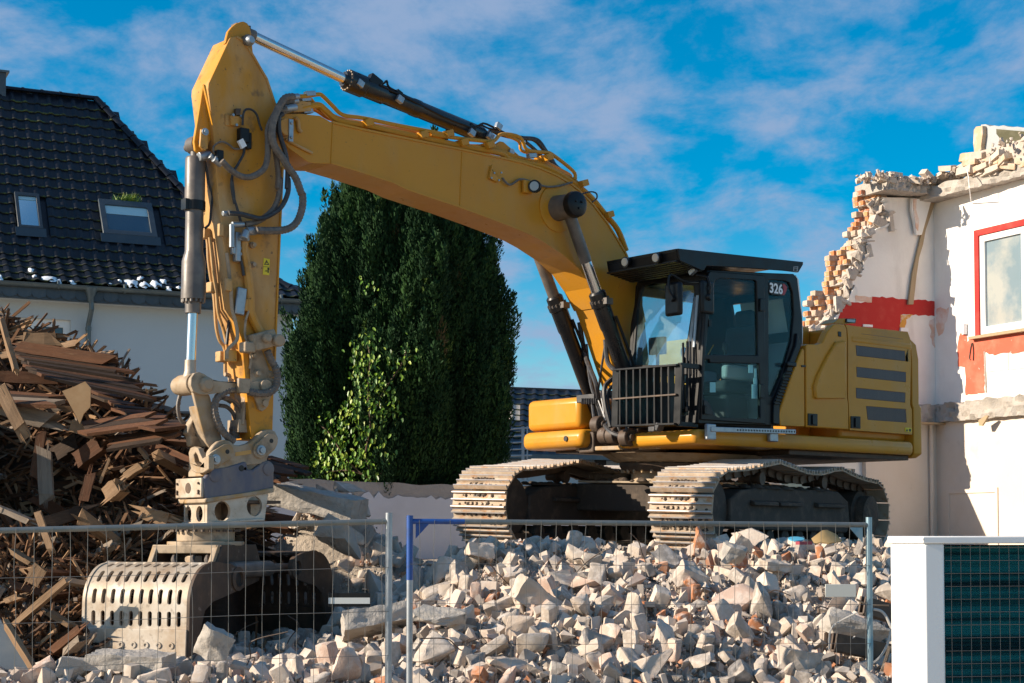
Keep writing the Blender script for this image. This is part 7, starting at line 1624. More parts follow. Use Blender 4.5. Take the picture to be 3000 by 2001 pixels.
def front(u, v, d=.12):
    c_, h_ = crown(v); R_ = h_ * mpx * .92; dx = (u - c_) * mpx; yy = math.sqrt(max(.02, R_ * R_ - dx * dx)); return at(u, v, YT - yy * .92 - d)
b = MB(); b.add([(-.5, 0, 0), (-.2, -.24, .05), (.25, -.2, .03), (.55, 0, -.05), (.25, .2, .03), (-.2, .24, .05), (0, 0, -.03)], [(0, 1, 6), (1, 2, 6), (2, 3, 6), (3, 4, 6), (4, 5, 6), (5, 0, 6)])
t_ = b.build('leaf', M['vine'], smooth=80); me_leaf = t_.data; bpy.data.objects.remove(t_)
lco = np.array([tuple(v.co) for v in me_leaf.vertices]); lfa = np.array([tuple(p.vertices) for p in me_leaf.polygons])
ctrs = [(440, 780, 1), (380, 830, 1), (450, 870, 1.2), (550, 880, .6), (590, 900, .8), (620, 820, .6), (400, 900, 1), (400, 950, 1), (480, 960, 1.2), (440, 1000, 1), (510, 1010, 1), (540, 1080, .8), (370, 1060, 1), (450, 1080, 1.2), (350, 1110, 1), (500, 1120, 1), (330, 1150, 1), (280, 1180, 1), (230, 1180, .7), (350, 1200, 1), (420, 1200, 1), (300, 1250, 1.2), (390, 1300, 1), (500, 1250, .7), (510, 1300, .7), (240, 1330, 1), (300, 1320, 1), (350, 1360, 1), (420, 1330, 1), (220, 1280, .8), (200, 1350, 1), (260, 1390, 1), (350, 1400, 1), (430, 1400, .7), (430, 545, .5), (540, 1130, .6)]
lv2 = []
for (x, y, wgt) in ctrs:
    for k in range(int(34 * wgt)):
        u_, v_ = ZC(x + rc_.gauss(0, 26), y + rc_.gauss(0, 30)); lv2.append((u_, v_))
rc_.shuffle(lv2); items = []
for k, (u_, v_) in enumerate(lv2):
    p = front(u_, v_, rc_.uniform(.10, .34)) - ov; s_ = rc_.uniform(.055, .10); e = Euler((rc_.uniform(-.9, .9), rc_.uniform(.3, 1.6), rc_.uniform(-2.6, -.5)))
    if k < 300: inst('leaf', me_leaf, vine, p, e, (s_, s_, s_))
    else: items.append((lco, lfa, e.to_matrix() @ Matrix.Diagonal((s_, s_, s_)), tuple(p), rc_.random()))
tag(merged('leaves', items, M['vine_a'], vine), kind='stuff')
for pts in (((870, 1115), (840, 1050), (850, 980), (845, 900), (850, 830), (845, 790)), ((860, 1110), (800, 1060), (760, 1000), (735, 975)), ((855, 960), (880, 900), (920, 840), (935, 800)), ((865, 1115), (880, 1070), (885, 1020)), ((870, 1112), (820, 1085), (780, 1080), (720, 1090))):
    b = MB(); b.tube(smoothpath([front(u_, v_, .16) - ov for u_, v_ in pts], 5), .012, 5); b.build('stem', M['stem'], vine)
# ------------------------------------------------------------------ HALF-DEMOLISHED BUILDING (right)
BG = Vector((math.sin(R(63.4)), math.cos(R(63.4)), 0)); BN = Vector((BG.y, -BG.x, 0))          # along the left wall; its outward normal
BC = at(2150, 1100, 25.0); BC.z = 0
RD = BN.copy(); RN = -BG                                                                      # right wing runs towards the camera, faces left
bld = empty('demolished_building', BC, 0); tag(bld, 'half-demolished white and red building with torn brick edge and broken concrete floors', 'building')
def LW(uv, o=0): return onplane(uv[0], uv[1], BC + BN * o, BN) - BC
def RWp(uv, o=0): return onplane(uv[0], uv[1], BC + RN * o, RN) - BC
zb = lambda *a: [ZB(*p) for p in a]; zr = lambda *a: [ZR(*p) for p in a]
def ragged(pts, step=.09, amp=.035, seed=0, closed=True):
    out = []; r = random.Random(seed); n = len(pts)
    for i in range(n if closed else n - 1):
        a_, c_ = pts[i], pts[(i + 1) % n]; L_ = (c_ - a_).length; k = max(1, int(L_ / step))
        for j in range(k):
            p = a_ + (c_ - a_) * (j / k)
            if j: p = p + Vector((r.uniform(-amp, amp) * BG.x, r.uniform(-amp, amp) * BG.y * 0, r.uniform(-amp, amp)))
            out.append(p)
    return out
def onL(p, o): return p + BN * (o - p.dot(BN))
def onR(p, o): return p + RN * (o - p.dot(RN))
# upper floor, left wall
edge = [(740, 600), (752, 640), (760, 680), (795, 730), (800, 765), (760, 800), (700, 845), (660, 890), (635, 935), (655, 985), (640, 1050), (600, 1095), (608, 1150), (560, 1185), (525, 1225), (500, 1255), (535, 1290), (528, 1350), (470, 1400), (440, 1450), (405, 1495), (370, 1568)]
edge += [(330, 1640), (270, 1720), (180, 1790)]
zlow = LW((2150, 930)).z; cz = zlow
pl = [LW(ZB(*p)) for p in edge] ; tops = [LW(ZB(1140, 600))]; 
bot_l = LW((1860, 930)); bot_r = LW((2150, 935)); bot_l.z = bot_r.z = cz
corner_top = LW((2150, 455))
w1 = [corner_top] + [p for p in pl] + [bot_l, Vector((0, 0, cz))]
w1[0] = Vector((0, 0, corner_top.z))
rg_ = []
r5 = random.Random(5)
for i in range(len(pl) - 1):
    for j in range(4): p = pl[i] + (pl[i + 1] - pl[i]) * (j / 4); rg_.append(p + BG * r5.uniform(-.035, .035) * (1 if j else .4) + Vector((0, 0, r5.uniform(-.015, .015))))
b = MB(); b.prism([Vector((0, 0, corner_top.z))] + [onL(p, 0) for p in rg_] + [bot_l, Vector((0, 0, cz))], -BN * .045); b.build('plaster_wall', M['plaster'], bld, smooth=0)
# torn mortar core, a little wider than the plaster
core_e = [onL(p - BG * (.10 + .10 * noise.noise(Vector((i * .35, 0, 0)))), -.05) for i, p in enumerate(rg_)]
b = MB(); b.prism([Vector((0, 0, corner_top.z - .01)) - BN * .05] + core_e + [bot_l - BN * .05, Vector((0, 0, cz)) - BN * .05], -BN * .38); b.build('torn_mortar', M['mortar'], bld, smooth=0)
# torn plaster lumps along the edge
items = []; Mb = Matrix((BG, -BN, Vector((0, 0, 1)))).transposed()
for p in rg_:
    for q in range(2):
        s_ = r5.choice((.05, .07, .10, .16, .24)) * r5.uniform(.7, 1.2); co, tr_ = r5.choice(small)
        items.append((co, tr_, Mb @ (Matrix.Rotation(r5.uniform(-3, 3), 3, 'Y') @ Matrix.Rotation(r5.uniform(-.5, .5), 3, 'X') @ Matrix.Diagonal((s_ * 1.2, s_ * .8, s_ * .9))), tuple(onL(p - BG * r5.uniform(-.02, .16), -r5.uniform(.0, .14)) + Vector((0, 0, r5.uniform(-.08, .08)))), .1))
tm = merged('torn_edge', items, M['mortar'], bld); tm['kind'] = 'stuff'
# bricks of the torn edge: courses stepped like the outline in the photograph
oute = [ZB(*p) for p in ((520, 560), (525, 640), (545, 700), (540, 790), (480, 850), (470, 980), (372, 1010), (330, 1040), (305, 1120), (300, 1200), (290, 1300), (192, 1370), (160, 1480), (120, 1568), (60, 1680), (0, 1800))]
op = [onplane(u, v, BC - BN * .42, BN) - BC for u, v in oute]     # outer line, read on the back face
def xat(line, z):
    for a_, c_ in zip(line[:-1], line[1:]):
        lo, hi = min(a_.z, c_.z), max(a_.z, c_.z)
        if lo <= z <= hi: t = (z - a_.z) / (c_.z - a_.z) if abs(c_.z - a_.z) > 1e-6 else 0; return (a_ + (c_ - a_) * t).dot(BG)
    return None
def brickmesh(seed, l=.24, w=.115, h=.066):
    r = random.Random(seed); pts = []
    for sx in (-1, 1):
        for sy in (-1, 1):
            for sz in (-1, 1):
                c = Vector((sx * l / 2 * r.uniform(.94, 1), sy * w / 2, sz * h / 2))
                if r.random() < .3:
                    for ax_ in range(3): d = c.copy(); d[ax_] *= r.uniform(.6, .85); pts.append(d)
                else: pts.append(c)
    bm = hull(pts); me = bpy.data.meshes.new('brick'); bm.to_mesh(me); bm.free(); me.materials.append(M['brick']); me.shade_smooth(); me.set_sharp_from_angle(angle=R(20)); return me
bmz = [brickmesh(k) for k in range(10)]
bmp = []
for m_ in bmz[:8]: c_ = m_.copy(); c_.materials[0] = M['brick_pale']; bmp.append(c_)
z = op[0].z - .03; kz = 0; mi_ = []
mbx = (np.array([(x, y, z_) for z_ in (-.5, .5) for y in (-.5, .5) for x in (-.5, .5)]), np.array([(0, 2, 1), (1, 2, 3), (4, 5, 6), (5, 7, 6), (0, 1, 4), (1, 5, 4), (2, 6, 3), (3, 6, 7), (0, 4, 2), (2, 4, 6), (1, 3, 5), (3, 7, 5)]))
while z > cz + .1:
    xo = xat(op, z); xi = xat([p for p in rg_], z)
    if xo is not None:
        if xi is None: xi = rg_[0].dot(BG)
        for wy, dep_ in enumerate((-.38, -.265, -.15)):
            x0 = xo + (xi - xo) * (0, .30, .55)[wy] + r5.uniform(-.05, .07)
            x = x0 + (.12 if kz % 2 else .06)
            while x < xi + .10:
                o = inst('brick', bmz[r5.randrange(10)], bld, mtx=Matrix.Translation(BG * x + BN * dep_ + Vector((0, 0, z + r5.uniform(-.004, .004)))) @ (Mb @ Euler((r5.uniform(-.02, .02), r5.uniform(-.02, .02), r5.uniform(-.035, .035))).to_matrix()).to_4x4())
                mi_.append((*mbx, Mb @ Matrix.Diagonal((.236, .109, .084)), tuple(BG * (x + .008) + BN * dep_ + Vector((0, 0, z - .004))), .2)); x += .252
    z -= .079; kz += 1
mo_ = merged('mortar_joints', mi_, M['mortar'], bld); mo_['kind'] = 'stuff'
b = MB(); mb_l = [onL(BG * (p.dot(BG) + .07) + Vector((0, 0, p.z)), -.44) for p in op]; mb_r = [BG * (xat(rg_, p.z) or rg_[0].dot(BG)) + Vector((0, 0, p.z)) - BN * .44 for p in op]
b.prism(mb_l + [bot_l - BN * .44, Vector((0, 0, cz)) - BN * .44, Vector((0, 0, op[0].z)) - BN * .44], BN * .10); b.build('rear_mortar', M['mortar'], bld, smooth=0)
# red band, peach and orange traces on the left wall
def patchL(uvs, m_, o=.004, name='paint_patch', seed=1, amp=.012):
    P = [onL(LW(p), o) for p in uvs]; P2_ = []
    r = random.Random(seed); n = len(P)
    for i in range(n):
        a_, c_ = P[i], P[(i + 1) % n]; k = max(1, int((c_ - a_).length / .06))
        for j in range(k): P2_.append(a_ + (c_ - a_) * (j / k) + (Vector((0, 0, r.uniform(-amp, amp))) + BG * r.uniform(-amp, amp) if j else Vector()))
    b = MB(); b.prism(P2_, -BN * .006); return b.build(name, M[m_], bld, smooth=0)
def patchR(uvs, m_, o=.004, name='paint_patch', seed=1, amp=.012):
    P = [onR(RWp(p), o) for p in uvs]; P2_ = []; r = random.Random(seed); n = len(P)
    for i in range(n):
        a_, c_ = P[i], P[(i + 1) % n]; k = max(1, int((c_ - a_).length / .06))
        for j in range(k): P2_.append(a_ + (c_ - a_) * (j / k) + (Vector((0, 0, r.uniform(-amp, amp))) + RD * r.uniform(-amp, amp) if j else Vector()))
    b = MB(); b.prism(P2_, -RN * .006); return b.build(name, M[m_], bld, smooth=0)
patchL(zb((430, 1460), (475, 1400), (662, 1402), (665, 1356), (800, 1362), (920, 1376), (1120, 1388), (1143, 1392), (1143, 1505), (905, 1490), (882, 1500), (882, 1760), (300, 1760), (390, 1568)), 'red')
patchL(zb((535, 1345), (665, 1358), (662, 1402), (540, 1395)), 'peach', seed=3)
patchL(zb((882, 1495), (975, 1492), (925, 1530), (915, 1640), (884, 1640)), 'orange_p', .006, seed=4, amp=.025)
patchL(zr((610, 90), (650, 70), (650, 270), (628, 240)), 'peach', seed=5, amp=.03)
patchR(zr((660, 10), (740, 0), (700, 170), (672, 190), (655, 120)), 'peach', seed=6, amp=.03)
b = MB(); b.prism([onL(LW(p), .03) for p in zr((415, 135), (465, 137), (465, 160), (415, 158))], -BN * .03); b.build('socket', M['white'], bld)
b = MB(); b.prism([onL(LW(p), .02) for p in zr((172, 112), (234, 116), (234, 132), (172, 128))], -BN * .02); b.build('socket', M['white'], bld)
# leaning batten and the hanging scrap of plasterboard
b = MB(); b.prism([onL(LW(p), .05) for p in zb((1095, 620), (1135, 632), (1060, 850), (1040, 960), (1010, 1060), (990, 1200), (966, 1418), (928, 1418), (960, 1180), (1010, 960))], -BN * .035); b.build('leaning_batten', M['tan_board'], bld)
b = MB(); b.prism([onL(LW(p), .09) for p in zb((942, 612), (1092, 620), (1060, 740), (1018, 890), (975, 892), (960, 790), (938, 700))], -BN * .05); b.build('hanging_plasterboard', M['plaster'], bld, bevel=.006)
b = MB(); b.prism([onL(LW(p), .10) for p in zb((948, 620), (975, 616), (970, 700), (992, 780), (986, 860), (970, 840), (955, 740))], -BN * .012); b.build('board_edge', M['peach'], bld)
for pts in (((740, 650), (800, 628), (780, 650), (745, 670)), ((700, 840), (800, 785), (830, 810), (840, 850), (790, 815), (720, 845)), ((470, 1395), (500, 1310), (535, 1270), (540, 1330), (510, 1380))):
    b = MB(); P = [onL(LW(p), .012 + .03 * (i % 2)) for i, p in enumerate(zb(*pts))]; b.add(P, [tuple(range(len(P)))]); b.build('peeling_plaster', M['plaster'], bld, solid=.012, smooth=60)
# right wing, upper floor, with the window opening
wtop = [RWp(p) for p in ((2150, 462), (2200, 449), (2260, 434), (2351, 411), (2480, 378))]; wtop[0] = Vector((0, 0, wtop[0].z))
zb2 = RWp((2351, 910)).z
wy = max(p.dot(RD) for p in wtop)
wo = [RWp(p) for p in zb((1450, 848), (1829, 766))]; wb = [RWp(p) for p in zr((915, 190), (1232, 150))]
rd0 = (wo[0].dot(RD) + wb[0].dot(RD)) / 2; ztw = (wo[0].z + wo[1].z) / 2; zbw = (wb[0].z + wb[1].z) / 2; rd1 = rd0 + 1.75
def rq(d0, d1, za_, zb__, o): return [RD * d0 + RN * o + Vector((0, 0, za_)), RD * d1 + RN * o + Vector((0, 0, za_)), RD * d1 + RN * o + Vector((0, 0, zb__)), RD * d0 + RN * o + Vector((0, 0, zb__))]
b = MB(); b.prism([Vector((0, 0, cz))] + wtop + [RD * wy + Vector((0, 0, cz))], -RN * .35, [rq(rd0, rd1, ztw, zbw, 0)]); rwall = b.build('plaster_wall', M['plaster'], bld, smooth=0)
b = MB(); e = .09
b.prism(rq(rd0 - .0, rd1, ztw, zbw, .015), -RN * .10, [rq(rd0 + e, rd1 - e, ztw - e, zbw + .0 + .01, .015)]); wnd = b.build('window', M['red'], bld, smooth=0); wnd['label'] = 'white window in a red painted surround'
b = MB(); b.prism(rq(rd0 + e, rd1 - e, ztw - e, zbw + .02, -.01), -RN * .08, [rq(rd0 + e + .10, rd1 - e - .1, ztw - e - .10, zbw + .13, -.01)]); b.build('window_frame', M['white_frame'], wnd, bevel=.006)
b = MB(); b.prism(rq(rd0 + e + .09, rd1 - e - .09, ztw - e - .09, zbw + .12, -.05), -RN * .008); b.build('pane', M['paleglass'], wnd, smooth=0)
b = MB(); b.prism(rq(RWp(ZB(1806, 1100)).dot(RD), RWp(ZB(1806, 1100)).dot(RD) + .09, ztw - e - .10, zbw + .13, -.005), -RN * .05); b.build('mullion', M['white_frame'], wnd)
b = MB(); b.hexa([p + Vector((0, 0, -.04)) for p in (RD * (rd0 - .05) + RN * .10, RD * rd1 + RN * .10, RD * rd1 - RN * .02, RD * (rd0 - .05) - RN * .02)] + [p for p in (RD * (rd0 - .05) + RN * .10, RD * rd1 + RN * .10, RD * rd1 - RN * .02, RD * (rd0 - .05) - RN * .02)])
for v_ in range(len(b.v)): b.v[v_] = (b.v[v_][0], b.v[v_][1], b.v[v_][2] + zbw)
b.build('sill', M['tan_board'], wnd)
patchR(zr((815, 170), (852, 168), (860, 230), (880, 205), (1060, 180), (1260, 160), (1260, 292), (1100, 300), (1040, 318), (985, 295), (972, 300), (976, 560), (850, 580), (845, 395), (800, 390), (795, 300), (800, 230)), 'red_faded', seed=9, amp=.02)
b = MB(); P = [onR(RWp(p), .015) for p in zr((885, 345), (878, 330), (890, 250), (900, 240), (905, 300), (903, 350))]; b.tube(smoothpath(P, 5), .008, 5); b.build('wire', M['dark_steel'], bld)
b = MB(); P = [onR(RWp(p), .006) for p in zr((975, 290), (980, 420), (985, 560))]; b.tube(P, .012, 5); b.build('crack_line', M['mortar'], bld)
for a_, c_ in (((985, 425), (1240, 400)), ((1130, 300), (1130, 410)), ((990, 430), (990, 560))):
    b = MB(); b.tube([onR(RWp(ZR(*a_)), .001), onR(RWp(ZR(*c_)), .001)], .006, 5); b.build('board_joint', M['mortar'], bld)
b = MB(); c = onR(RWp(ZR(847, 145)), .02); b.box(c, (.05, .10, .16)); b.build('switch_box', M['white'], bld)
# concrete floors: rough noisy slabs
def roughslab(name, P0, P1, depth_dir, dep_, zb_, zt_, material, seed=0, amp=.06, nseg=46):
    P0, P1 = Vector(P0), Vector(P1); d = P1 - P0; vs = []; m_ = 9; out = -depth_dir
    for k in range(nseg + 1):
        p = P0 + d * k / nseg; a0, a1 = (zb_[0] + (zb_[1] - zb_[0]) * k / nseg), (zt_[0] + (zt_[1] - zt_[0]) * k / nseg)
        ring = [(dep_, a0), (0, a0), (0, a0 * .75 + a1 * .25), (0, (a0 + a1) / 2), (0, a0 * .25 + a1 * .75), (0, a1), (dep_ * .33, a1), (dep_ * .66, a1), (dep_, a1)]
        for j, (q, zz) in enumerate(ring):
            nn = noise.noise(Vector((k * .35 + seed, j * .9, seed))) + .6 * noise.noise(Vector((k * .9 + seed, j * 1.7, seed + 5)))
            w_ = 1 if 0 < j < 8 else 0
            vs.append(p + depth_dir * (q - nn * amp * w_ * (1 if q == 0 else 0)) + Vector((0, 0, zz + nn * amp * .7 * (1 if j >= 5 and w_ else .35 * w_))))
    fs = [(k * m_ + j, k * m_ + (j + 1) % m_, (k + 1) * m_ + (j + 1) % m_, (k + 1) * m_ + j) for k in range(nseg) for j in range(m_)] + [tuple(range(m_)), tuple(range(nseg * m_, (nseg + 1) * m_))]
    b = MB(); b.add(vs, fs); return b.build(name, material, bld, smooth=25)
sl = onL(LW((1990, 440)), .25); zs0 = LW((1990, 455)).z; 
roughslab('floor_slab', BG * (LW((1992, 440)).dot(BG) + .12) + BN * .30, BG * .0 + BN * .30 - BG * .02, -BN, .75, (corner_top.z - .03, corner_top.z - .02), (corner_top.z + .15, corner_top.z + .14), M['concrete'], 3)
P0 = RD * .01 + RN * .34; P1 = RD * wy + RN * .10
roughslab('floor_slab', P0, P1, -RN, .6, (wtop[0].z - .03, wtop[-1].z + .02), (wtop[0].z + .15, wtop[-1].z + .26), M['concrete'], 8)
roughslab('floor_slab', BG * (LW((1860, 930)).dot(BG)) + BN * .10, BG * .0 + BN * .10, -BN, .4, (cz - .28, cz - .28), (cz - .01, cz - .01), M['concrete'], 12, .05)
roughslab('floor_slab', RD * .1 + RN * .10, RD * wy + RN * .10, -RN, .4, (cz - .28, cz - .28), (cz - .01, cz - .01), M['concrete'], 17, .07)
b = MB(); b.bar(BG * (-2.0) + BN * .16 + Vector((0, 0, cz - .30)), BG * 0 + BN * .16 + Vector((0, 0, cz - .30)), .12, .03); b.build('shuttering_board', M['tan_board'], bld)
b = MB(); b.prism([onR(RWp(p), .2) for p in zr((1000, 745), (1050, 712), (1065, 715), (1025, 780), (1005, 780))], -RN * .03); b.build('splintered_board', M['tan_board'], bld)
# lower storey walls
zg = -.0
low_l = LW((1700, 1000)).dot(BG)
dq0, dq1 = LW(Z7(700, 1400)).dot(BG), LW(Z7(960, 1400)).dot(BG); dzt = LW(Z7(960, 1405)).z
def lq(a_, c_, za_, zb__, o): return [BG * a_ + BN * o + Vector((0, 0, za_)), BG * c_ + BN * o + Vector((0, 0, za_)), BG * c_ + BN * o + Vector((0, 0, zb__)), BG * a_ + BN * o + Vector((0, 0, zb__))]
b = MB(); b.prism(lq(low_l - .5, 0, cz - .27, 0, 0), -BN * .35, [lq(dq0 - 1.0, dq1, dzt, .9, 0)]); b.build('lower_wall', M['plaster_low'], bld, smooth=0)
b = MB(); b.prism(lq(dq0 - 1.0, dq1 - .0, dzt, .9, -.08), -BN * .08, [lq(dq0 - .9, dq1 - .14, dzt - .16, .95, -.08)]); df = b.build('door_frame', M['white_frame'], bld, bevel=.006)
b = MB(); b.prism(lq(dq0 - .9, dq1 - .13, dzt - .15, .9, -.13), -BN * .01); b.build('pane', M['paleglass'], df, smooth=0)
b = MB(); b.prism(rq(0, wy, cz - .27, 0, 0), -RN * .35); b.build('lower_wall', M['plaster_low'], bld, smooth=0)
b = MB(); b.cyl(Vector((-.10, -.10, 0)), Vector((-.10, -.10, cz - .3)), .03, n=8); b.build('corner_bead', M['plaster_low'], bld)
rcq = [onR(RWp(p), .0) for p in zr((735, 1215), (1000, 1240), (1020, 1600), (740, 1600))]
b = MB(); d0, d1 = rcq[0].dot(RD), rcq[1].dot(RD); b.prism(rq(d0 - .04, d1 + .2, rcq[0].z + .05, .3, .02), -RN * .018, [rq(d0 + .03, d1 + .2 - .05, rcq[0].z - .02, .35, .02)]); b.build('niche_frame', M['plaster_low'], bld)
# loose bricks and lumps lying on the upper floor edge
tb = [(700, 487, 0, .2), (765, 455, 0, 0), (800, 485, 0, .1), (880, 492, 0, .25), (935, 498, 0, -.3), (990, 470, 0, .6), (1000, 495, 0, 0), (1075, 487, 0, .1), (1150, 462, 0, .1), (1170, 485, 0, -.1), (1235, 470, 0, .3)]
for x, y, _, a_ in tb:
    o = inst('brick', r5.choice(bmp), bld, mtx=Matrix.Translation(onL(LW(ZB(x, y)), r5.uniform(.1, .35))) @ Euler((r5.uniform(-.2, .2), a_, r5.uniform(-.6, .6))).to_matrix().to_4x4() @ Matrix.Diagonal((1.1, 1.2, 1.3, 1)))
for k in range(9):
    x = 1270 + r5.uniform(-30, 80)
for x, y, s_ in ((1255, 455, 1.6), (1300, 440, .9), (1350, 388, 1.2), (1330, 420, 1), (1400, 372, 1), (1395, 400, 1), (1470, 310, 1.3), (1500, 300, 1.9), (1540, 345, 1.2), (1600, 285, 1.7), (1640, 280, 1.3), (1660, 310, 1), (1610, 330, 1), (1700, 345, 1.4), (1740, 300, 1.4), (1790, 320, 1.2), (1480, 365, 1), (1440, 385, 1), (1500, 405, 1.7), (1560, 400, 1.2), (1580, 425, 1.1), (1640, 410, 1.4), (1700, 395, 1.2), (1630, 375, 1.1), (1740, 380, 1.2), (1800, 365, 1.3), (1690, 425, .9), (1770, 345, 1.1), (1840, 330, 1.3), (1830, 375, 1.1), (1880, 350, 1.3), (1900, 310, 1.2)):
    o = inst('brick', r5.choice(bmp), bld, mtx=Matrix.Translation(onR(RWp(ZB(x, y)), r5.uniform(.05, .30))) @ Euler((r5.uniform(-.25, .25), r5.uniform(-.25, .25), math.atan2(RD.y, RD.x) + r5.uniform(-.35, .35))).to_matrix().to_4x4() @ Matrix.Diagonal((s_ * .85, 1.1, s_, 1)))
items = []
for k in range(420):
    if r5.random() < .4: p = BG * r5.uniform(-1.55, 0) + BN * r5.uniform(-.1, .4) + Vector((0, 0, corner_top.z + .15 + r5.uniform(-.02, .05)))
    else:
        t = r5.random(); p = RD * (wy * t) + RN * r5.uniform(-.1, .33) + Vector((0, 0, wtop[0].z + (wtop[-1].z - wtop[0].z) * t + .28 + r5.uniform(-.02, .04 + .28 * sst(.3, .5, t))))
    s_ = r5.uniform(.03, .12); co, tr_ = r5.choice(small); items.append((co, tr_, Euler(rot_rand(r5)).to_matrix() @ Matrix.Diagonal((s_, s_, s_)), tuple(p), r5.uniform(0, .7)))
tg = merged('floor_debris', items, M['rubble_fine'], bld); tg['kind'] = 'stuff'
b = MB(); b.hexa([p + Vector((0, 0, q)) for q in (0, 1) for p in (RD * 1.2 - RN * .35, RD * wy - RN * .35, RD * wy + RN * .05, RD * 1.2 + RN * .05)])
for v_ in range(len(b.v)): x_, y_, z_ = b.v[v_]; b.v[v_] = (x_, y_, wtop[0].z + .2 + (0 if z_ < .5 else .35 + 0 * x_))
b.build('brick_backing', M['mortar'], bld, smooth=0)
# remnant of the storey above: lit broken end and grey inner face
qa, qb, qc, qd = [RWp(ZB(*p), -.1) for p in ((1500, 40), (1960, 70), (1960, 330), (1500, 310))]
b = MB(); top = [qa + (qb - qa) * t + Vector((0, 0, .03 * noise.noise(Vector((t * 9, 0, 0))))) for t in np.linspace(0, 1, 14)]; b.prism(top + [qc + Vector((0, 0, -.3)), qd + Vector((0, 0, -.3))], -RN * .30); up = b.build('upper_wall_remnant', mat('grey_inner_plaster', (.36, .38, .39), .9, layers=[((.10, .10, .12), 1.1, .55, .72, .7), ((.50, .50, .50), 2, .5, .7, .5)], bump=.2), bld, smooth=0)
b = MB(); e_ = [qa + RN * .01 + (qb - qa) * t + Vector((0, 0, -y_)) for t, y_ in ((.27, .12), (.36, .22), (.42, .42), (.55, .45), (.70, .60), (1, .7), (1, .06), (.27, .05))]; b.prism(e_, -RN * .01); b.build('mossy_patch', mat('olive_mould', (.085, .08, .045), .95, layers=[((.16, .15, .10), 5, .45, .7, .6)], bump=.3), up, smooth=0)
b = MB(); P_ = [RWp(ZB(*p), -.02) for p in ((1445, 80), (1462, 55), (1510, 48), (1512, 110), (1500, 200), (1506, 300), (1500, 330), (1440, 330), (1448, 240), (1440, 180))]
b.prism(P_, -RN * .36); b.build('broken_end', M['brick_pale'], up, smooth=0)
for k in range(0):
    o = inst('brick', r5.choice(bmp), up, mtx=Matrix.Translation(RWp(ZB(1465 + 30 * (k % 2), 290 - 42 * k), .02)) @ Euler((0, r5.uniform(-.1, .1), math.atan2(RD.y, RD.x))).to_matrix().to_4x4())
b = MB(); b.tube([RWp(ZB(1388, 355), .3), RWp(ZB(1405, 450), .45), RWp(ZB(1410, 520), .45), RWp(ZB(1425, 640), .02)], .008, 5); b.build('hanging_wire', M['white'], bld)

# ------------------------------------------------------------------ SITE FENCE
def fence(pl, pr, ztl, ztr, zbt, nv, nh, label, lm, rm, blue=None, dir0=None):
    root = empty('site_fence', (pl.x, pl.y, 0)); tag(root, label, 'fence', None); o_ = root.location.copy()
    d = pr - pl; L_ = d.length; dn = d.normalized(); nrm = Vector((dn.y, -dn.x, 0))
    def Q(t, z): return pl + d * t - o_ + Vector((0, 0, z))
    ztop_ = lambda t: ztl + (ztr - ztl) * t
    zp_ = ztl - .44 if blue else zbt
    if blue: b = MB(); b.cyl(Q(0, zbt), Q(0, zp_), .0245, n=16); b.build('post', M['galv'], root)
    b = MB(); b.cyl(Q(0, zp_), Q(0, ztl + .045), .025, n=16); p = b.build('painted_post_top' if blue else 'post', lm, root)
    b = MB(); b.cyl(Q(1, zbt), Q(1, ztr + .06), .0245, n=16); b.build('post', rm, root)
    for z0_, nm in ((0, 'top_rail'), (-1.86, 'bottom_rail')):
        b = MB(); a_ = .0; 
        if blue and z0_ == 0:
            b.cyl(Q(.005, ztop_(0) + z0_), Q(blue, ztop_(blue) + z0_), .0205, n=14); b.build('painted_rail_end', M['blue'], root); b = MB(); a_ = blue
        b.cyl(Q(a_, ztop_(a_) + z0_), Q(1, ztop_(1) + z0_), .020, n=14); b.build(nm, M['fence'], root)
    r = random.Random(int(L_ * 100))
    for k in range(nv):
        t = (k + .6) / nv; j = r.gauss(0, .003); j2 = r.gauss(0, .004); pts = [Q(t, ztop_(t) + .012) - nrm * .0 + nrm * .022, Q(t + j2 / L_ * 2, ztop_(t) - .25) + nrm * .02, Q(t + j / L_, ztop_(t) - .6) + nrm * .02, Q(t + j2 / L_, ztop_(t) - 1.2) + nrm * .02, Q(t, ztop_(t) - 1.86) + nrm * .02]
        b = MB(); b.tube(smoothpath(pts, 4), .0020, 5); b.build('wire', M['wire'], root)
    for k in range(nh):
        b = MB(); dz = -.30 * (k + 1) - .02
        pts = [Q(t, ztop_(t) + dz + .004 * math.sin(t * 9 + k)) + nrm * .024 for t in np.linspace(0, 1, 12)]; b.tube(pts, .0021, 5); b.build('wire', M['wire'], root)
    b = MB()
    for k in range(nv): t = (k + .6) / nv; b.lathe(Q(t, ztop_(t)) - dn * .003, dn, [(0, .020), (.006, .020)], 10)
    o = b.build('wire_loops', M['wire'], root); o['kind'] = 'stuff'
    return root, Q, nrm
Pa = at(893, 1197, 11.35); dl = Vector((-1, -.16, 0)).normalized() * 3.5
fA, QA, nA = fence(Vector((Pa.x, Pa.y, 0)) + dl, Vector((Pa.x, Pa.y, 0)), at(0, 1222, 10.75).z - .01, Pa.z, .1, 30, 6, 'grey mesh fence panel in front of the timber heap and the grapple', M['galv'], M['galv'])
Pb, Pc = at(941, 1197, 12.3), at(1995, 1205, 12.8)
fB, QB, nB = fence(Vector((Pb.x, Pb.y, 0)), Vector((Pc.x, Pc.y, 0)), Pb.z, Pc.z, .1, 31, 6, 'mesh fence panel with a blue left post in front of the rubble heap', M['blue'], M['teal'], blue=.115)
b = MB(); b.prism([QB(.012, Pb.z - .02), QB(.04, Pb.z - .02), QB(.012, Pb.z - .13)], nB * .008); b.build('gusset', M['blue'], fB)
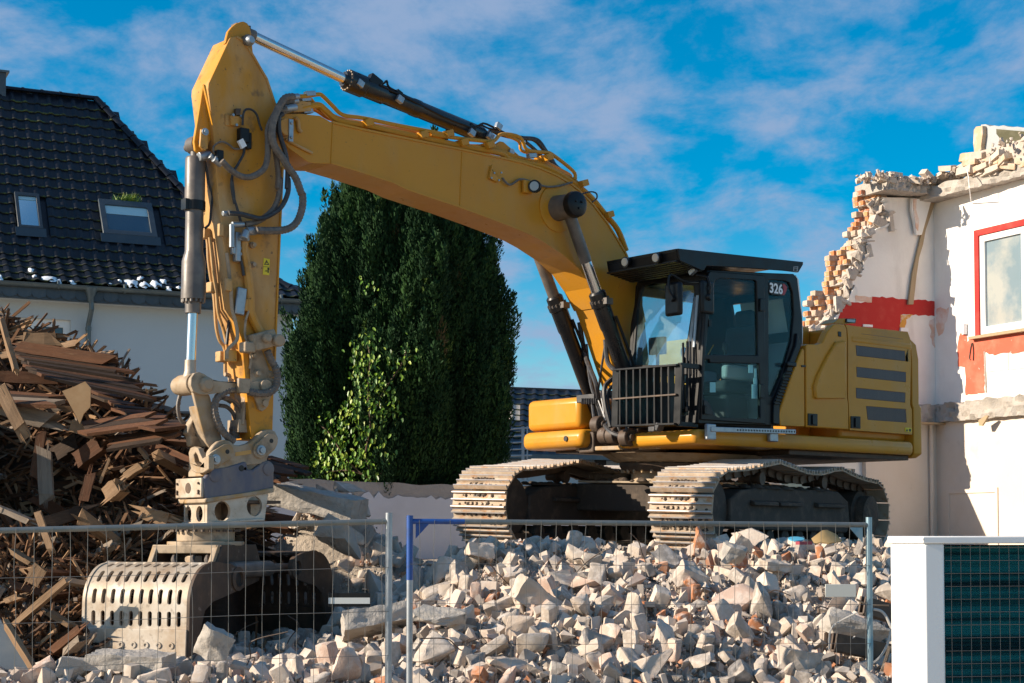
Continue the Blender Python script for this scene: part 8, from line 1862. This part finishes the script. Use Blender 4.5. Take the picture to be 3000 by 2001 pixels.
b = MB(); b.prism([QB(.985, Pc.z - .02), QB(.955, Pc.z - .02), QB(.985, Pc.z - .14)], nB * .008); b.build('gusset', M['teal'], fB)
# plates on the mesh
c = at(802, 1377, 11.28)
b = MB(); b.box(c, (.29, .008, .095), Matrix.Rotation(-.0, 3, 'Y')); o = b.build('sign_plate', M['black'], bevel=.003); o.rotation_euler = (0, 0, 0); tag(o, 'black plate with a light grey stripe clipped to the left fence panel', 'plate')
b = MB(); b.box(c + Vector((0, -.007, -.006)), (.285, .006, .042)); b.build('stripe', M['grey_pl'] if False else mat('pale_grey_plate', (.55, .57, .56), .4), o, smooth=0)
c = at(1930, 1356, 12.72)
b = MB(); b.box(c, (.24, .008, .10)); o = b.build('sign_plate', mat('zinc_plate', (.52, .53, .50), .4, metal=.2), bevel=.003); tag(o, 'plain pale grey plate clipped to the right fence panel near its post', 'plate')

# ------------------------------------------------------------------ WHITE COOLING UNIT (right foreground)
YA = 8.6; ca = at(2122, 1300, YA)
ac = empty('cooling_unit', (ca.x, ca.y, 0), 0); tag(ac, 'white outdoor cooling unit with dark teal fins behind a wire grid', 'air conditioner'); oa = ac.location.copy()
d1 = Vector((.985, .17, 0)).normalized(); d2 = Vector((-.20, .98, 0)).normalized(); zt_ = at(2122, 1231, YA).z; zcap = at(2122, 1248, YA).z
W_, D_ = 1.15, .42
def A_(a_, c_, z): return d1 * a_ + d2 * c_ + Vector((0, 0, z))
fr_r = .115; grd0 = .115
b = MB(); z0_ = .25
b.hexa([A_(0, 0, z0_), A_(grd0, 0, z0_), A_(grd0, D_, z0_), A_(0, D_, z0_), A_(0, 0, zcap), A_(grd0, 0, zcap), A_(grd0, D_, zcap), A_(0, D_, zcap)]); b.build('side_casing', M['white'], ac, bevel=.012, seg=3)
b = MB(); b.hexa([A_(grd0 + .002, .16, z0_), A_(W_, .16, z0_), A_(W_, D_, z0_), A_(grd0 + .002, D_, z0_), A_(grd0 + .002, .16, zcap - .01), A_(W_, .16, zcap - .01), A_(W_, D_, zcap - .01), A_(grd0 + .002, D_, zcap - .01)]); b.build('body', M['dark_int'], ac)
b = MB(); b.hexa([A_(-.012, -.012, zcap), A_(W_, -.012, zcap), A_(W_, D_ + .01, zcap), A_(-.012, D_ + .01, zcap), A_(-.012, -.012, zt_), A_(W_, -.012, zt_), A_(W_, D_ + .01, zt_), A_(-.012, D_ + .01, zt_)]); b.build('top_cover', M['white'], ac, bevel=.006)
b = MB(); b.hexa([A_(W_ - .1, 0, z0_), A_(W_, 0, z0_), A_(W_, .15, z0_), A_(W_ - .1, .15, z0_), A_(W_ - .1, 0, zcap), A_(W_, 0, zcap), A_(W_, .15, zcap), A_(W_ - .1, .15, zcap)]); b.build('end_casing', M['white'], ac, bevel=.01)
b = MB()
for x, y in ((655, 262), (962, 250)):
    p = onplane(*ZA(x, y), ca + d1 * -.013, -d1) - oa; b.lathe(p, -d1, [(0, .008), (.004, .006)], 8)
b.build('screws', M['galv'], ac)
# finned coil: hundreds of horizontal ribs as real geometry, one part
b = MB(); z = z0_ + .05; x0_, x1_ = grd0 + .004, W_ - .1
vs = []; k = 0
while z < zcap - .012:
    dd = .045 + (.006 if k % 2 else 0); vs += [A_(x0_, dd, z), A_(x1_, dd, z)]; z += .0045; k += 1
n = len(vs) // 2; b.add(vs, [(2 * i, 2 * i + 1, 2 * i + 3, 2 * i + 2) for i in range(n - 1)]); o = b.build('coil_fins', M['fins'], ac, smooth=0, fixn=False); o['kind'] = 'stuff'
sp = .0546; spz = .0679
for k in range(18):
    b = MB(); x = grd0 + .045 + k * sp; b.cyl(A_(x, .02, z0_ + .03), A_(x, .02, zcap - .008), .0016, n=6); b.build('grid_wire', M['wire'], ac)
for k in range(24):
    z = zcap - .022 - k * spz
    if z < z0_ + .02: break
    b = MB(); b.cyl(A_(grd0 + .01, .016, z), A_(W_ - .1, .016, z), .0016, n=6); b.build('grid_wire', M['wire'], ac)
b = MB(); b.hexa([A_(-.0, 0, .12), A_(W_, 0, .12), A_(W_, D_, .12), A_(0, D_, .12), A_(0, 0, z0_), A_(W_, 0, z0_), A_(W_, D_, z0_), A_(0, D_, z0_)]); b.build('base_tray', M['white'], ac)
b = MB(); b.box((ca.x + .5, ca.y + .3, .06), (1.5, .8, .12)); o = b.build('concrete_plinth', M['concrete'], bevel=.02); tag(o, 'concrete plinth under the white cooling unit', 'plinth')
